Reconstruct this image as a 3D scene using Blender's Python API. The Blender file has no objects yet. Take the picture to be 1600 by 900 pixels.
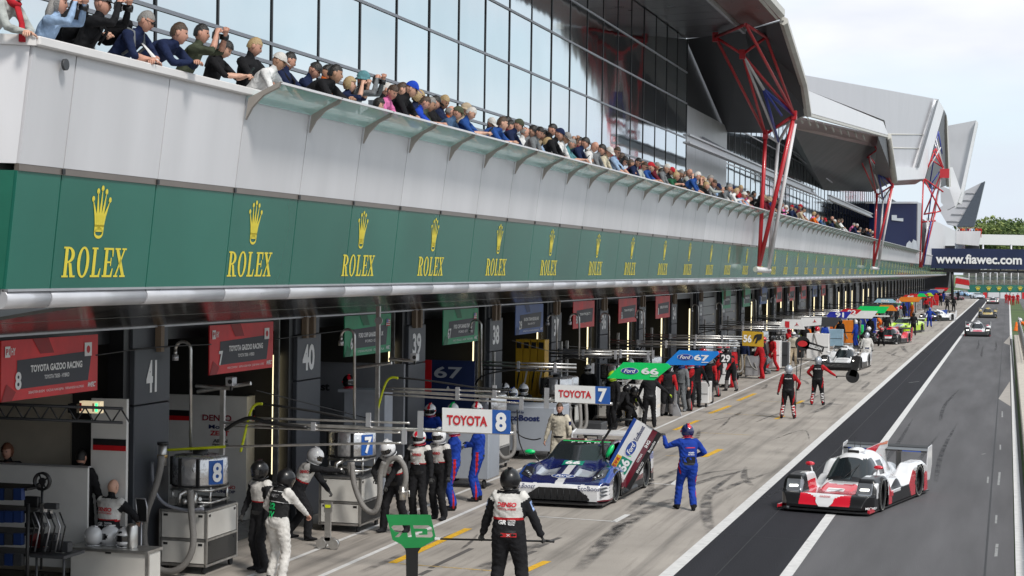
import bpy, math, random
import numpy as np
from mathutils import Vector, Matrix
from mathutils.bvhtree import BVHTree
random.seed(7)
SC = bpy.context.scene
COL = SC.collection
R_ = math.radians
# ------------------------------------------------------------------ camera (pit lane runs along +Y, camera on a 4.8 m stand)
FOC = 2900.0; ROLL = 0.014; CAMP = Vector((0, 0, 4.8))
_u = 772*math.cos(ROLL) - 23*math.sin(ROLL); _v = -23*math.cos(ROLL) - 772*math.sin(ROLL)
PITCH = math.atan(-_v/FOC); YAW = math.atan(_u*math.cos(PITCH)/FOC)
cF = Vector((-math.sin(YAW)*math.cos(PITCH), math.cos(YAW)*math.cos(PITCH), -math.sin(PITCH)))
_R0 = Vector((math.cos(YAW), math.sin(YAW), 0)); _U0 = _R0.cross(cF)
cR = _R0*math.cos(ROLL) + _U0*math.sin(ROLL); cU = _U0*math.cos(ROLL) - _R0*math.sin(ROLL)
cam = bpy.data.cameras.new('camera'); co = bpy.data.objects.new('camera', cam); COL.objects.link(co)
cam.sensor_width = 36; cam.lens = FOC/1600*36; cam.clip_end = 6000; cam.clip_start = 0.2
m = Matrix((cR, cU, -cF)).transposed().to_4x4(); m.translation = CAMP; co.matrix_world = m
SC.camera = co
def ray(x, y): return cF*FOC + cR*(x-800) + cU*(450-y)
def G(x, y, z=0.0):                       # a point on the ground (or on height z)
    d = ray(x, y); return CAMP + d*((z-CAMP.z)/d.z)
def W(x, y, D):                           # a point on the plane X = -D, parallel to the pit lane
    d = ray(x, y); return CAMP + d*(-D/d.x)
def WY(x, y, Y):                          # a point on the plane Y, across the pit lane
    d = ray(x, y); return CAMP + d*(Y/d.y)
def proj(P):
    q = Vector(P)-CAMP; return (800+FOC*q.dot(cR)/q.dot(cF), 450-FOC*q.dot(cU)/q.dot(cF))
# ------------------------------------------------------------------ light: bright overcast sky with a soft high sun
SUN_EL, SUN_AZ = R_(50), R_(132)          # azimuth: direction the sun stands in, from +Y towards +X
w = bpy.data.worlds.new('World'); SC.world = w; w.use_nodes = True
nt = w.node_tree; nt.nodes.clear()
def N(t, typ, **k):
    n = t.nodes.new(typ)
    for a, b in k.items(): setattr(n, a, b)
    return n
out = N(nt, 'ShaderNodeOutputWorld'); bg = N(nt, 'ShaderNodeBackground')
sky = N(nt, 'ShaderNodeTexSky', sky_type='NISHITA', sun_disc=False)
sky.sun_elevation = SUN_EL; sky.sun_rotation = SUN_AZ; sky.air_density = 1.0; sky.dust_density = 2.0
tc = N(nt, 'ShaderNodeTexCoord'); mp = N(nt, 'ShaderNodeMapping'); mp.inputs['Scale'].default_value = (1.0, 1.0, 3.4)
nz = N(nt, 'ShaderNodeTexNoise'); nz.inputs['Scale'].default_value = 3.2; nz.inputs['Detail'].default_value = 7; nz.inputs['Roughness'].default_value = 0.55
nz.inputs['Distortion'].default_value = 0.4
cr = N(nt, 'ShaderNodeValToRGB'); cr.color_ramp.elements[0].position = 0.36; cr.color_ramp.elements[1].position = 0.60
nz2 = N(nt, 'ShaderNodeTexNoise'); nz2.inputs['Scale'].default_value = 2.1; nz2.inputs['Detail'].default_value = 6
cc = N(nt, 'ShaderNodeValToRGB'); e = cc.color_ramp.elements
e[0].position = 0.42; e[0].color = (6.2, 6.6, 7.5, 1); e[1].position = 0.60; e[1].color = (9.4, 9.4, 9.5, 1)
mx = N(nt, 'ShaderNodeMix', data_type='RGBA')
sc_ = N(nt, 'ShaderNodeMix', data_type='RGBA'); sc_.inputs['Factor'].default_value = 0.82; sc_.inputs['B'].default_value = (7.3, 8.5, 9.2, 1)
L = nt.links.new
L(tc.outputs['Generated'], mp.inputs['Vector']); L(mp.outputs[0], nz.inputs['Vector']); L(mp.outputs[0], nz2.inputs['Vector'])
L(nz.outputs['Fac'], cr.inputs['Fac']); L(nz2.outputs['Fac'], cc.inputs['Fac'])
L(sky.outputs[0], sc_.inputs['A'])
L(cr.outputs[0], mx.inputs['Factor']); L(sc_.outputs['Result'], mx.inputs['A']); L(cc.outputs[0], mx.inputs['B'])
L(mx.outputs['Result'], bg.inputs['Color']); bg.inputs['Strength'].default_value = 0.10; L(bg.outputs[0], out.inputs['Surface'])
sl = bpy.data.lights.new('sun', 'SUN'); sl.energy = 2.3; sl.angle = R_(10); sl.color = (1, .955, .89)
so = bpy.data.objects.new('sun', sl); COL.objects.link(so)
sd = Vector((math.sin(SUN_AZ)*math.cos(SUN_EL), math.cos(SUN_AZ)*math.cos(SUN_EL), math.sin(SUN_EL)))
so.rotation_euler = (-sd).to_track_quat('-Z', 'Y').to_euler(); so.location = (0, 0, 60)
SC.view_settings.view_transform = 'Standard'; SC.view_settings.look = 'None'; SC.view_settings.gamma = 1
SC.view_settings.exposure = 0.3
SC.cycles.max_bounces = 6; SC.cycles.glossy_bounces = 3; SC.cycles.transparent_max_bounces = 8; SC.cycles.diffuse_bounces = 3
SC.cycles.use_denoising = True; SC.cycles.caustics_reflective = False; SC.cycles.caustics_refractive = False
# ------------------------------------------------------------------ materials
MATS = {}
def mat(name, col=(.5, .5, .5), rough=.5, metal=0., var=.10, vs=3., bump=0., bs=40., coat=0., emit=0., spec=.5, alpha=1., ior=None, stretch=None, rnd=0.):
    if name in MATS: return MATS[name]
    m = bpy.data.materials.new(name); m.use_nodes = True; t = m.node_tree; p = t.nodes['Principled BSDF']
    p.inputs['Roughness'].default_value = rough; p.inputs['Metallic'].default_value = metal
    p.inputs['Specular IOR Level'].default_value = spec; p.inputs['Coat Weight'].default_value = coat; p.inputs['Coat Roughness'].default_value = .06
    if ior: p.inputs['IOR'].default_value = ior
    p.inputs['Base Color'].default_value = (*col, 1)
    if emit:
        p.inputs['Emission Color'].default_value = (*col, 1); p.inputs['Emission Strength'].default_value = emit
    if alpha < 1: p.inputs['Alpha'].default_value = alpha
    tc = None
    if var or bump:
        tc = N(t, 'ShaderNodeTexCoord'); src = tc.outputs['Object']
        if stretch:
            mm = N(t, 'ShaderNodeMapping'); mm.inputs['Scale'].default_value = stretch; t.links.new(src, mm.inputs[0]); src = mm.outputs[0]
    if var:
        n = N(t, 'ShaderNodeTexNoise'); n.inputs['Scale'].default_value = vs; n.inputs['Detail'].default_value = 5
        t.links.new(src, n.inputs['Vector'])
        r = N(t, 'ShaderNodeMapRange'); r.inputs['From Min'].default_value = .3; r.inputs['From Max'].default_value = .7
        r.inputs['To Min'].default_value = 1-var; r.inputs['To Max'].default_value = 1+var
        t.links.new(n.outputs['Fac'], r.inputs['Value'])
        h = N(t, 'ShaderNodeVectorMath', operation='SCALE'); h.inputs[0].default_value = col
        if rnd:
            oi = N(t, 'ShaderNodeObjectInfo'); rr_ = N(t, 'ShaderNodeMapRange'); rr_.inputs['To Min'].default_value = 1-rnd; rr_.inputs['To Max'].default_value = 1+rnd; mu = N(t, 'ShaderNodeMath', operation='MULTIPLY')
            t.links.new(oi.outputs['Random'], rr_.inputs['Value']); t.links.new(rr_.outputs[0], mu.inputs[0]); t.links.new(r.outputs[0], mu.inputs[1]); r = mu
        t.links.new(r.outputs[0], h.inputs['Scale']); t.links.new(h.outputs[0], p.inputs['Base Color'])
        r2 = N(t, 'ShaderNodeMapRange'); r2.inputs['To Min'].default_value = max(0.02, rough-.07); r2.inputs['To Max'].default_value = min(1, rough+.08)
        t.links.new(n.outputs['Fac'], r2.inputs['Value']); t.links.new(r2.outputs[0], p.inputs['Roughness'])
    if bump:
        n = N(t, 'ShaderNodeTexNoise'); n.inputs['Scale'].default_value = bs; n.inputs['Detail'].default_value = 4
        t.links.new(src, n.inputs['Vector'])
        b = N(t, 'ShaderNodeBump'); b.inputs['Strength'].default_value = bump; b.inputs['Distance'].default_value = .02
        t.links.new(n.outputs['Fac'], b.inputs['Height']); t.links.new(b.outputs[0], p.inputs['Normal'])
    MATS[name] = m; return m
def fab(name, col, rough=.85): return mat('cloth '+name, col, rough, var=.22, vs=7, bump=1.0, bs=13, spec=.2)
# ------------------------------------------------------------------ mesh builder
WOFF = {}
class MB:
    def __init__(s): s.v = []; s.f = []; s.m = []; s.s = []
    def add(s, vs, fs, mi=0, sm=False):
        b = len(s.v); s.v += [tuple(v) for v in vs]
        for f in fs: s.f.append(tuple(b+i for i in f)); s.m.append(mi); s.s.append(sm)
        return s
    def box(s, c, d, mi=0, ax=None, bev=0.0):
        X, Y, Z = ax if ax else (Vector((1, 0, 0)), Vector((0, 1, 0)), Vector((0, 0, 1)))
        c = Vector(c); hx, hy, hz = d[0]/2, d[1]/2, d[2]/2
        if bev:
            vs = []; fs = []
            for sz in (-1, 1):
                for k, (px, py) in enumerate(((-hx+bev, -hy), (hx-bev, -hy), (hx, -hy+bev), (hx, hy-bev), (hx-bev, hy), (-hx+bev, hy), (-hx, hy-bev), (-hx, -hy+bev))):
                    vs.append(c+X*px+Y*py+Z*(sz*(hz-bev)))
            for sz in (-1, 1):
                for k, (px, py) in enumerate(((-hx+bev, -hy), (hx-bev, -hy), (hx, -hy+bev), (hx, hy-bev), (hx-bev, hy), (-hx+bev, hy), (-hx, hy-bev), (-hx, -hy+bev))):
                    qx = max(-hx+bev, min(hx-bev, px)); qy = max(-hy+bev, min(hy-bev, py))
                    vs.append(c+X*qx+Y*qy+Z*(sz*hz))
            for k in range(8):
                n = (k+1) % 8; fs.append((k, n, 8+n, 8+k)); fs.append((8+k, 8+n, 24+n, 24+k)); fs.append((n, k, 16+k, 16+n))
            fs.append(tuple(range(24, 32))); fs.append(tuple(reversed(range(16, 24))))
            return s.add(vs, fs, mi)
        vs = [c+X*(a*hx)+Y*(b*hy)+Z*(e_*hz) for e_ in (-1, 1) for a, b in ((-1, -1), (1, -1), (1, 1), (-1, 1))]
        return s.add(vs, [(3, 2, 1, 0), (4, 5, 6, 7), (0, 1, 5, 4), (1, 2, 6, 5), (2, 3, 7, 6), (3, 0, 4, 7)], mi)
    def bb(s, lo, hi, mi=0, bev=0.0):
        return s.box([(a+b)/2 for a, b in zip(lo, hi)], [abs(b-a) for a, b in zip(lo, hi)], mi, None, bev)
    def prism(s, poly, depth, mi=0):      # poly: 3-D outline; extruded by vector depth
        n = len(poly); p = [Vector(q) for q in poly]; d = Vector(depth)
        nrm = sum((p[i].cross(p[(i+1) % n]) for i in range(n)), Vector())
        if nrm.dot(d) < 0: p.reverse()
        vs = p+[q+d for q in p]
        return s.add(vs, [tuple(reversed(range(n))), tuple(range(n, 2*n))]+[(i, (i+1) % n, n+(i+1) % n, n+i) for i in range(n)], mi)
    def tube(s, pts, r, n=8, mi=0, caps=True, sq=None, side=None, sm=True):
        pts = [Vector(p) for p in pts]; k = len(pts)
        rs = r if isinstance(r, (list, tuple)) else [r]*k
        vs = []; u = Vector(side) if side is not None else None
        for i, p in enumerate(pts):
            t = (pts[min(i+1, k-1)]-pts[max(i-1, 0)]).normalized()
            if u is None: u = Vector((0, 0, 1)) if abs(t.z) < .9 else Vector((1, 0, 0))
            a = (u-t*u.dot(t)); a = a.normalized() if a.length > 1e-5 else t.orthogonal().normalized()
            b = t.cross(a)
            if side is None: u = a
            ri = rs[i]; ra, rb = ri if isinstance(ri, (list, tuple)) else (ri, ri*(sq or 1))
            for j in range(n):
                an = 2*math.pi*j/n; vs.append(p+a*(math.cos(an)*ra)+b*(math.sin(an)*rb))
        fs = [(i*n+j, i*n+(j+1) % n, (i+1)*n+(j+1) % n, (i+1)*n+j) for i in range(k-1) for j in range(n)]
        s.add(vs, fs, mi, sm)
        if caps:
            b0 = len(s.v)-len(vs)
            s.f += [tuple(b0+j for j in reversed(range(n))), tuple(b0+(k-1)*n+j for j in range(n))]; s.m += [mi]*2; s.s += [False]*2
        return s
    def cyl(s, a, b, r, n=12, mi=0, r2=None): return s.tube([a, b], [r, r if r2 is None else r2], n, mi)
    def ell(s, c, rad, mi=0, seg=14, ring=9, M=None, v0=0., v1=1.):
        vs = []; c = Vector(c)
        for i in range(ring+1):
            ph = math.pi*(v0+(v1-v0)*i/ring)
            for j in range(seg):
                th = 2*math.pi*j/seg; q = Vector((rad[0]*math.sin(ph)*math.cos(th), rad[1]*math.sin(ph)*math.sin(th), rad[2]*math.cos(ph)))
                vs.append(c+(M@q if M else q))
        return s.add(vs, [(i*seg+j, (i+1)*seg+j, (i+1)*seg+(j+1) % seg, i*seg+(j+1) % seg) for i in range(ring) for j in range(seg)], mi, True)
    def lathe(s, prof, c=(0, 0, 0), n=20, mi=0, ax=None):  # prof: (r, h) pairs
        X, Y, Z = ax if ax else (Vector((1, 0, 0)), Vector((0, 1, 0)), Vector((0, 0, 1))); c = Vector(c); vs = []
        for r, h in prof:
            for j in range(n):
                a = 2*math.pi*j/n; vs.append(c+X*(r*math.cos(a))+Y*(r*math.sin(a))+Z*h)
        k = len(prof)
        s.add(vs, [(i*n+j, i*n+(j+1) % n, (i+1)*n+(j+1) % n, (i+1)*n+j) for i in range(k-1) for j in range(n)], mi, True)
        return s
    def mesh(s, name, mats, off=None):
        me = bpy.data.meshes.new(name)
        v = s.v if off is None else [(a-off[0], b-off[1], c-off[2]) for a, b, c in s.v]
        me.from_pydata(v, [], s.f)
        for m_ in (mats if isinstance(mats, (list, tuple)) else [mats]): me.materials.append(m_)
        me.polygons.foreach_set('material_index', s.m); me.polygons.foreach_set('use_smooth', s.s); me.update(); return me
    def build(s, name, mats, parent=None, off=True):
        wl = WOFF.get(parent.name) if parent else None
        me = s.mesh(name, mats, wl if (off and wl is not None) else None)
        o = link(name, me, parent)
        if off and wl is not None: WOFF[o.name] = wl
        return o
def link(name, data, parent=None, loc=None, rot=None):
    o = bpy.data.objects.new(name, data); COL.objects.link(o)
    if parent: o.parent = parent
    if loc is not None: o.location = loc
    if rot is not None: o.rotation_euler = rot
    return o
def tag(o, label, cat, group=None, kind=None):
    if label: o['label'] = label
    if cat: o['category'] = cat
    if group: o['group'] = group
    if kind: o['kind'] = kind
    return o
def thing(name, label, cat, loc=(0, 0, 0), rotz=0., group=None):
    o = link(name, None, None, loc, (0, 0, rotz)); o.empty_display_size = .2
    tag(o, label, cat, group)
    if not rotz: WOFF[o.name] = tuple(loc)     # parts of unrotated things are modelled in world coordinates
    return o
def struct(o): o['kind'] = 'structure'; return o
def kids(o): return [c for c in bpy.data.objects if c.parent == o]
def copy_tree(root, loc, rotz, label, group=None):
    r = root.copy(); COL.objects.link(r); r.location = loc; r.rotation_euler = (0, 0, rotz); r['label'] = label
    if group: r['group'] = group
    for c in root.children:
        d = c.copy(); COL.objects.link(d); d.parent = r
        for g in c.children:
            h = g.copy(); COL.objects.link(h); h.parent = d
    return r
# ------------------------------------------------------------------ lettering
_tx = {}
def text_geo(s, bold=0.0, shear=0.0, space=1.0):
    k = (s, bold, shear, space)
    if k in _tx: return _tx[k]
    c = bpy.data.curves.new('t', 'FONT'); c.body = s; c.align_x = 'CENTER'; c.align_y = 'CENTER'; c.resolution_u = 3; c.offset = bold; c.shear = shear; c.space_character = space
    o = bpy.data.objects.new('t', c); COL.objects.link(o); dg = bpy.context.evaluated_depsgraph_get(); me = bpy.data.meshes.new_from_object(o.evaluated_get(dg))
    v = np.array([tuple(a.co) for a in me.vertices]).reshape(-1, 3); f = [tuple(p.vertices) for p in me.polygons]
    bpy.data.objects.remove(o); bpy.data.curves.remove(c); bpy.data.meshes.remove(me)
    if len(v):
        lo, hi = v.min(0), v.max(0); v[:, 0] -= (lo[0]+hi[0])/2; v[:, 1] -= (lo[1]+hi[1])/2; ext = (hi[0]-lo[0], hi[1]-lo[1])
    else: ext = (1, 1)
    _tx[k] = (v, f, ext); return _tx[k]
def text(mb, s, c, ex, ey, wd, ht, mi=0, bold=0.02, shear=0., space=1.0, onto=None, lift=.004):
    """lettering of width wd and height ht, centred on c in the plane ex, ey; onto: BVH tree the letters are pressed on"""
    v, f, (a, b) = text_geo(s, bold, shear, space); c = Vector(c); ex = Vector(ex).normalized(); ey = Vector(ey).normalized(); nn = ex.cross(ey).normalized(); P = []
    for q in v:
        p = c+ex*(q[0]*wd/a)+ey*(q[1]*ht/b)
        if onto:
            h = onto.ray_cast(p+nn*.35, -nn, 1.0)
            if h[0] is not None: p = h[0]+nn*lift
            else: p = p+nn*.0
        P.append(p)
    mb.add(P, f, mi); return mb
def tree_of(o):
    me = o.data; return BVHTree.FromPolygons([tuple(v.co) for v in me.vertices], [tuple(p.vertices) for p in me.polygons])
# shared materials
M_white = mat('white powder coated panel', (.66, .66, .68), .42, var=.04, vs=.8)
M_steel = mat('brushed steel', (.55, .54, .52), .33, .9, var=.15, vs=8)
M_alu = mat('grey aluminium', (.50, .50, .52), .4, .7, var=.10)
M_black = mat('black plastic', (.012, .012, .013), .45)
M_rubber = mat('black rubber', (.015, .015, .016), .75)
M_dark = mat('dark grey metal', (.055, .057, .062), .5, .3)
M_whitep = mat('white gloss paint', (.80, .80, .80), .25, coat=.6, var=.03)
M_red = mat('red paint', (.55, .015, .02), .35, coat=.3)
M_blue = mat('blue paint', (.02, .05, .32), .35, coat=.3)
M_txtw = mat('white lettering', (.82, .82, .82), .5, var=0)
M_txtb = mat('black lettering', (.012, .012, .015), .5, var=0)
M_txtr = mat('red lettering', (.55, .02, .03), .5, var=0)
M_txtblue = mat('navy lettering', (.01, .02, .10), .5, var=0)
# ------------------------------------------------------------------ ground, lanes, painted lines
def flat(name, pts, z, m, extra=None):
    mb = MB(); mb.add([(p[0], p[1], z) for p in pts], [tuple(range(len(pts)))], 0)
    n = sum((Vector((pts[i][0], pts[i][1], 0)).cross(Vector((pts[(i+1) % len(pts)][0], pts[(i+1) % len(pts)][1], 0))).z for i in range(len(pts))))
    if n < 0: mb.f[0] = tuple(reversed(mb.f[0]))
    o = mb.build(name, m); return struct(o)
def concrete_mat():
    m = mat('pit apron concrete', (.35, .315, .28), .78, var=.14, vs=.55, bump=.25, bs=30); t = m.node_tree; p = t.nodes['Principled BSDF']
    src = p.inputs['Base Color'].links[0].from_socket; tc = [n for n in t.nodes if n.type == 'TEX_COORD'][0]
    prev = src
    for sc, lo, hi, dark, rot in (((2.6, .07, 1), .50, .72, .52, .05), ((5.5, .35, 1), .55, .75, .66, -.10), ((.35, .35, 1), .48, .72, .82, 0), ((40, 40, 1), .60, .66, .72, 0)):
        mm = N(t, 'ShaderNodeMapping'); mm.inputs['Scale'].default_value = sc; mm.inputs['Rotation'].default_value = (0, 0, rot)
        n = N(t, 'ShaderNodeTexNoise'); n.inputs['Scale'].default_value = 1; n.inputs['Detail'].default_value = 6; n.inputs['Roughness'].default_value = .6
        r = N(t, 'ShaderNodeMapRange'); r.inputs['From Min'].default_value = lo; r.inputs['From Max'].default_value = hi
        r.inputs['To Min'].default_value = 1; r.inputs['To Max'].default_value = dark
        s = N(t, 'ShaderNodeVectorMath', operation='SCALE')
        t.links.new(tc.outputs['Object'], mm.inputs[0]); t.links.new(mm.outputs[0], n.inputs['Vector']); t.links.new(n.outputs['Fac'], r.inputs['Value'])
        t.links.new(prev, s.inputs[0]); t.links.new(r.outputs[0], s.inputs['Scale']); prev = s.outputs[0]
    t.links.new(prev, p.inputs['Base Color']); return m
def asphalt_mat(name, col):
    m = mat(name, col, .85, var=.20, vs=.9, bump=.6, bs=90, stretch=(1.6, .12, 1), spec=.15); t = m.node_tree; p = t.nodes['Principled BSDF']
    tc = [n for n in t.nodes if n.type == 'TEX_COORD'][0]; prev = p.inputs['Base Color'].links[0].from_socket
    n = N(t, 'ShaderNodeTexNoise'); n.inputs['Scale'].default_value = 160; n.inputs['Detail'].default_value = 2
    r = N(t, 'ShaderNodeMapRange'); r.inputs['From Min'].default_value = .35; r.inputs['From Max'].default_value = .7; r.inputs['To Min'].default_value = .8; r.inputs['To Max'].default_value = 1.35
    s = N(t, 'ShaderNodeVectorMath', operation='SCALE'); t.links.new(tc.outputs['Object'], n.inputs['Vector']); t.links.new(n.outputs['Fac'], r.inputs['Value'])
    t.links.new(prev, s.inputs[0]); t.links.new(r.outputs[0], s.inputs['Scale']); t.links.new(s.outputs[0], p.inputs['Base Color']); return m
M_conc = concrete_mat()
M_asph = asphalt_mat('fast lane asphalt', (.108, .106, .111)); M_asphd = asphalt_mat('dark inner lane asphalt', (.026, .026, .031))
def worn_paint(name, col, wear=.5):
    m = mat(name, col, .6, var=.12, vs=6); t = m.node_tree; p = t.nodes['Principled BSDF']
    tc = [n for n in t.nodes if n.type == 'TEX_COORD'][0]
    n = N(t, 'ShaderNodeTexNoise'); n.inputs['Scale'].default_value = 9; n.inputs['Detail'].default_value = 8; n.inputs['Roughness'].default_value = .7
    r = N(t, 'ShaderNodeMapRange'); r.inputs['From Min'].default_value = wear-.22; r.inputs['From Max'].default_value = wear-.08
    t.links.new(tc.outputs['Object'], n.inputs['Vector']); t.links.new(n.outputs['Fac'], r.inputs['Value']); t.links.new(r.outputs[0], p.inputs['Alpha']); return m
M_lw = worn_paint('white road paint', (.62, .61, .60), .46); M_ly = worn_paint('yellow road paint', (.70, .40, .02), .52); M_ly2 = worn_paint('faded yellow road paint', (.62, .40, .10), .60)
M_grass = mat('grass', (.06, .10, .025), .9, var=.35, vs=.2, bump=.6, bs=8)
YE_ = 318
flat('ground', [(-1500, -60), (1500, -60), (1500, 4000), (-1500, 4000)], -.03, M_grass)
flat('concrete_apron', [(-12.72, -10), G(1030, 900)[:2] and (-5.19, -10), (-4.79, 352), (-12.72, 352)], 0, M_conc)
xa0, xb0, xc0 = -5.19, -3.38, .17
flat('inner_lane', [(xa0, -10), (xb0-.0, -10), (-3.16, 352), (-4.79, 352)], .0, M_asphd)
flat('fast_lane', [(xb0, -10), (.16, -10), (.62, 352), (-3.16, 352)], .0, M_asph)
flat('run_off_asphalt', [(-90, 352.02), (60, 352.02), (60, 460), (-90, 460)], -.006, M_asph)
flat('service_yard', [(-90, YE_+.5), (-12.74, YE_+.5), (-12.74, 352), (-90, 352)], -.004, M_conc)
flat('race_track', [(2.3, -60), (60, -60), (60, 352), (2.3, 352)], -.008, asphalt_mat('race track asphalt', (.12, .118, .12)))
def line(p, q, wd, m, z=.004, name='painted_line'):
    p = Vector(p[:2]); q = Vector(q[:2]); d = (q-p).normalized(); n = Vector((-d.y, d.x))*wd/2
    return flat(name, [p-n, q-n, q+n, p+n], z, m)
line((-5.09, -10), (-4.75, 350), .22, M_lw)
line((-3.28, -10), (-3.1, 350), .19, M_lw)
line((.27, -10), (.68, 350), .17, M_lw)
line((-10.12, 5), (-9.72, 330), .10, M_lw)
line((-11.2, 5), (-10.95, 70), .09, M_lw)
for a, b, wd in (((1109, 646), (1141, 634), .17), ((1153, 626), (1180, 615), .17), ((1100, 714), (1126, 702), .17), ((1054, 672), (1091, 657), .15), ((613, 880), (732, 826), .15), ((817, 894), (855, 877), .15), ((1244, 631), (1255, 626), .15), ((1212, 655), (1224, 650), .15), ((1350, 556), (1358, 552), .15)):
    line(G(*a), G(*b), wd, M_ly, .0045)
for a, b in (((625, 881), (768, 892)), ((1130, 646), (1240, 652)), ((1040, 712), (1100, 714)), ((1180, 626), (1250, 630)), ((1090, 676), (1176, 680))): line(G(*a), G(*b), .05, M_ly2, .0035)
for a, b, wd in (((836, 807), (962, 815), .07), ((959, 816), (981, 804), .12), ((1017, 755), (1052, 758), .06), ((1050, 758), (1060, 750), .12), ((1247, 589), (1312, 592), .10), ((1258, 577), (1266, 573), .16), ((1360, 549), (1378, 549), .16)):
    line(G(*a), G(*b), wd, M_lw, .0045)
M_scuff = worn_paint('scuffed white paint', (.24, .24, .235), .54)
for a, b, wd in (((1566, 643), (1566, 652), .05), ((1563, 695), (1563, 703), .04), ((1562, 738), (1560, 758), .05), ((1544, 745), (1543, 755), .04), ((1557, 805), (1556, 818), .04), ((1558, 850), (1556, 870), .05), ((1534, 710), (1540, 709), .05), ((1420, 598), (1436, 596), .05)): line(G(*a), G(*b), wd, M_scuff, .0035, 'paint_scuff')
M_seam = mat('tar seam', (.02, .02, .022), .7)
line((-.28, -5), (.02, 340), .035, M_seam, .003, 'tar_seam'); line((-4.35, -5), (-4.0, 340), .02, M_seam, .0045, 'tar_seam')
for y in (33.5, 41, 52, 70, 96): line((-5.0, y), (-3.3, y+random.uniform(-1, 1)), .02, M_seam, .0045, 'tar_seam')
# sunlight through pit wall gaps, painted as pale triangles on the fast lane
M_patch = mat('painted sunlight patch', (.34, .31, .28), .8, var=.12)
flat('painted_sun_patch', [G(1560, 623), G(1578, 596), G(1579, 635)], .004, M_patch); flat('painted_sun_patch', [G(1568, 536), G(1578, 525), G(1580, 540)], .004, M_patch)
# strips of dark tape, tyre marks
M_tape = mat('dark tape', (.10, .09, .085), .7)
for a, b in (((672, 888), (737, 857)), ((655, 899), (672, 891)), ((818, 868), (836, 861)), ((838, 856), (855, 849)), ((861, 845), (875, 840))): line(G(*a), G(*b), .10, M_tape, .003, 'tape_strip')
def rubber_mat():
    m = mat('tyre rubber smear', (.035, .035, .04), .8, var=0); t = m.node_tree; p = t.nodes['Principled BSDF']
    uv = N(t, 'ShaderNodeTexCoord'); mm = N(t, 'ShaderNodeMapping'); mm.inputs['Scale'].default_value = (14, 2.6, 1)
    n = N(t, 'ShaderNodeTexNoise'); n.inputs['Scale'].default_value = 1; n.inputs['Detail'].default_value = 5
    r = N(t, 'ShaderNodeMapRange'); r.inputs['From Min'].default_value = .30; r.inputs['From Max'].default_value = .75; r.inputs['To Min'].default_value = 0; r.inputs['To Max'].default_value = .75
    mm.inputs['Scale'].default_value = (5, 2, 1); at = N(t, 'ShaderNodeAttribute', attribute_name='fade'); mu = N(t, 'ShaderNodeMath', operation='MULTIPLY')
    t.links.new(r.outputs[0], mu.inputs[0]); t.links.new(at.outputs['Fac'], mu.inputs[1]); t.links.new(mu.outputs[0], p.inputs['Alpha']); t.links.new(uv.outputs['Object'], mm.inputs[0]); t.links.new(mm.outputs[0], n.inputs['Vector']); t.links.new(n.outputs['Fac'], r.inputs['Value']); return m
M_rubm = rubber_mat()
def skid(pts, wd, px=True):
    P = [Vector((G(*p) if px else p)[:2]) for p in pts]; Q = []
    for i in range(len(P)-1):
        for k in range(6):
            t = k/6; a = P[max(i-1, 0)]; b = P[i]; c = P[i+1]; d = P[min(i+2, len(P)-1)]
            Q.append(.5*((2*b)+(c-a)*t+(2*a-5*b+4*c-d)*t*t+(3*b-a-3*c+d)*t**3))
    Q.append(P[-1]); mb = MB(); n = len(Q)
    for i, q in enumerate(Q):
        d = (Q[min(i+1, n-1)]-Q[max(i-1, 0)]).normalized(); s = Vector((-d.y, d.x))*wd/2*(.35+.65*math.sin(math.pi*min(1, .15+i/n)))
        mb.v += [(q.x+s.x*k, q.y+s.y*k, .0025) for k in (-1, -.55, .55, 1)]
    mb.f = [(4*i+k, 4*i+k+1, 4*i+5+k, 4*i+4+k) for i in range(n-1) for k in range(3)]; mb.m = [0]*len(mb.f); mb.s = [False]*len(mb.f)
    o = struct(mb.build('tyre_mark', M_rubm)); fa = o.data.attributes.new('fade', 'FLOAT', 'POINT')
    fa.data.foreach_set('value', [e_*min(1, 5*min(i, n-1-i)/n) for i in range(n) for e_ in (0, 1, 1, 0)])
for pts, wd in (([(1112, 840), (1103, 795), (1112, 768), (1160, 733)], .30), ([(1175, 760), (1163, 745), (1166, 728)], .22), ([(935, 858), (985, 812), (1040, 785), (1075, 775)], .45),
        ([(900, 895), (940, 850), (960, 830), (1010, 800)], .35), ([(1000, 790), (1035, 760), (1100, 740), (1160, 733)], .25), ([(560, 896), (640, 862), (740, 822)], .2), ([(980, 800), (1010, 775), (1020, 752)], .3),
        ([(1020, 752), (1060, 735), (1095, 722)], .3), ([(1120, 672), (1135, 660), (1142, 650)], .1), ([(1262, 648), (1290, 636), (1306, 622)], .28), ([(1370, 585), (1380, 578), (1388, 572)], .35), ([(1345, 588), (1362, 580)], .3),
        ([(1200, 690), (1255, 672), (1265, 690)], .08), ([(1418, 552), (1410, 542), (1420, 540)], .3), ([(1380, 548), (1400, 556), (1430, 562)], .15), ([(1180, 660), (1205, 650), (1230, 642)], .12), ([(1150, 800), (1250, 748), (1330, 690)], .12),
        ([(740, 895), (800, 868), (850, 845)], .4), ([(1345, 610), (1360, 596)], .2), ([(1430, 545), (1455, 556)], .15)):
    skid(pts, wd)
for k in range(26):
    y = random.uniform(30, 200); x = random.uniform(-9.4, -5.6); l = random.uniform(1.5, 6); b = random.uniform(-.9, .9)
    skid([(x, y), (x+b*.4, y+l*.5), (x+b, y+l)], random.uniform(.08, .28), False)
for k in range(7):
    y = random.uniform(30, 120); x = random.uniform(-3.0, -.2); skid([(x, y), (x+random.uniform(-.1, .1), y+8), (x+random.uniform(-.2, .3), y+18)], .16, False)
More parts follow.
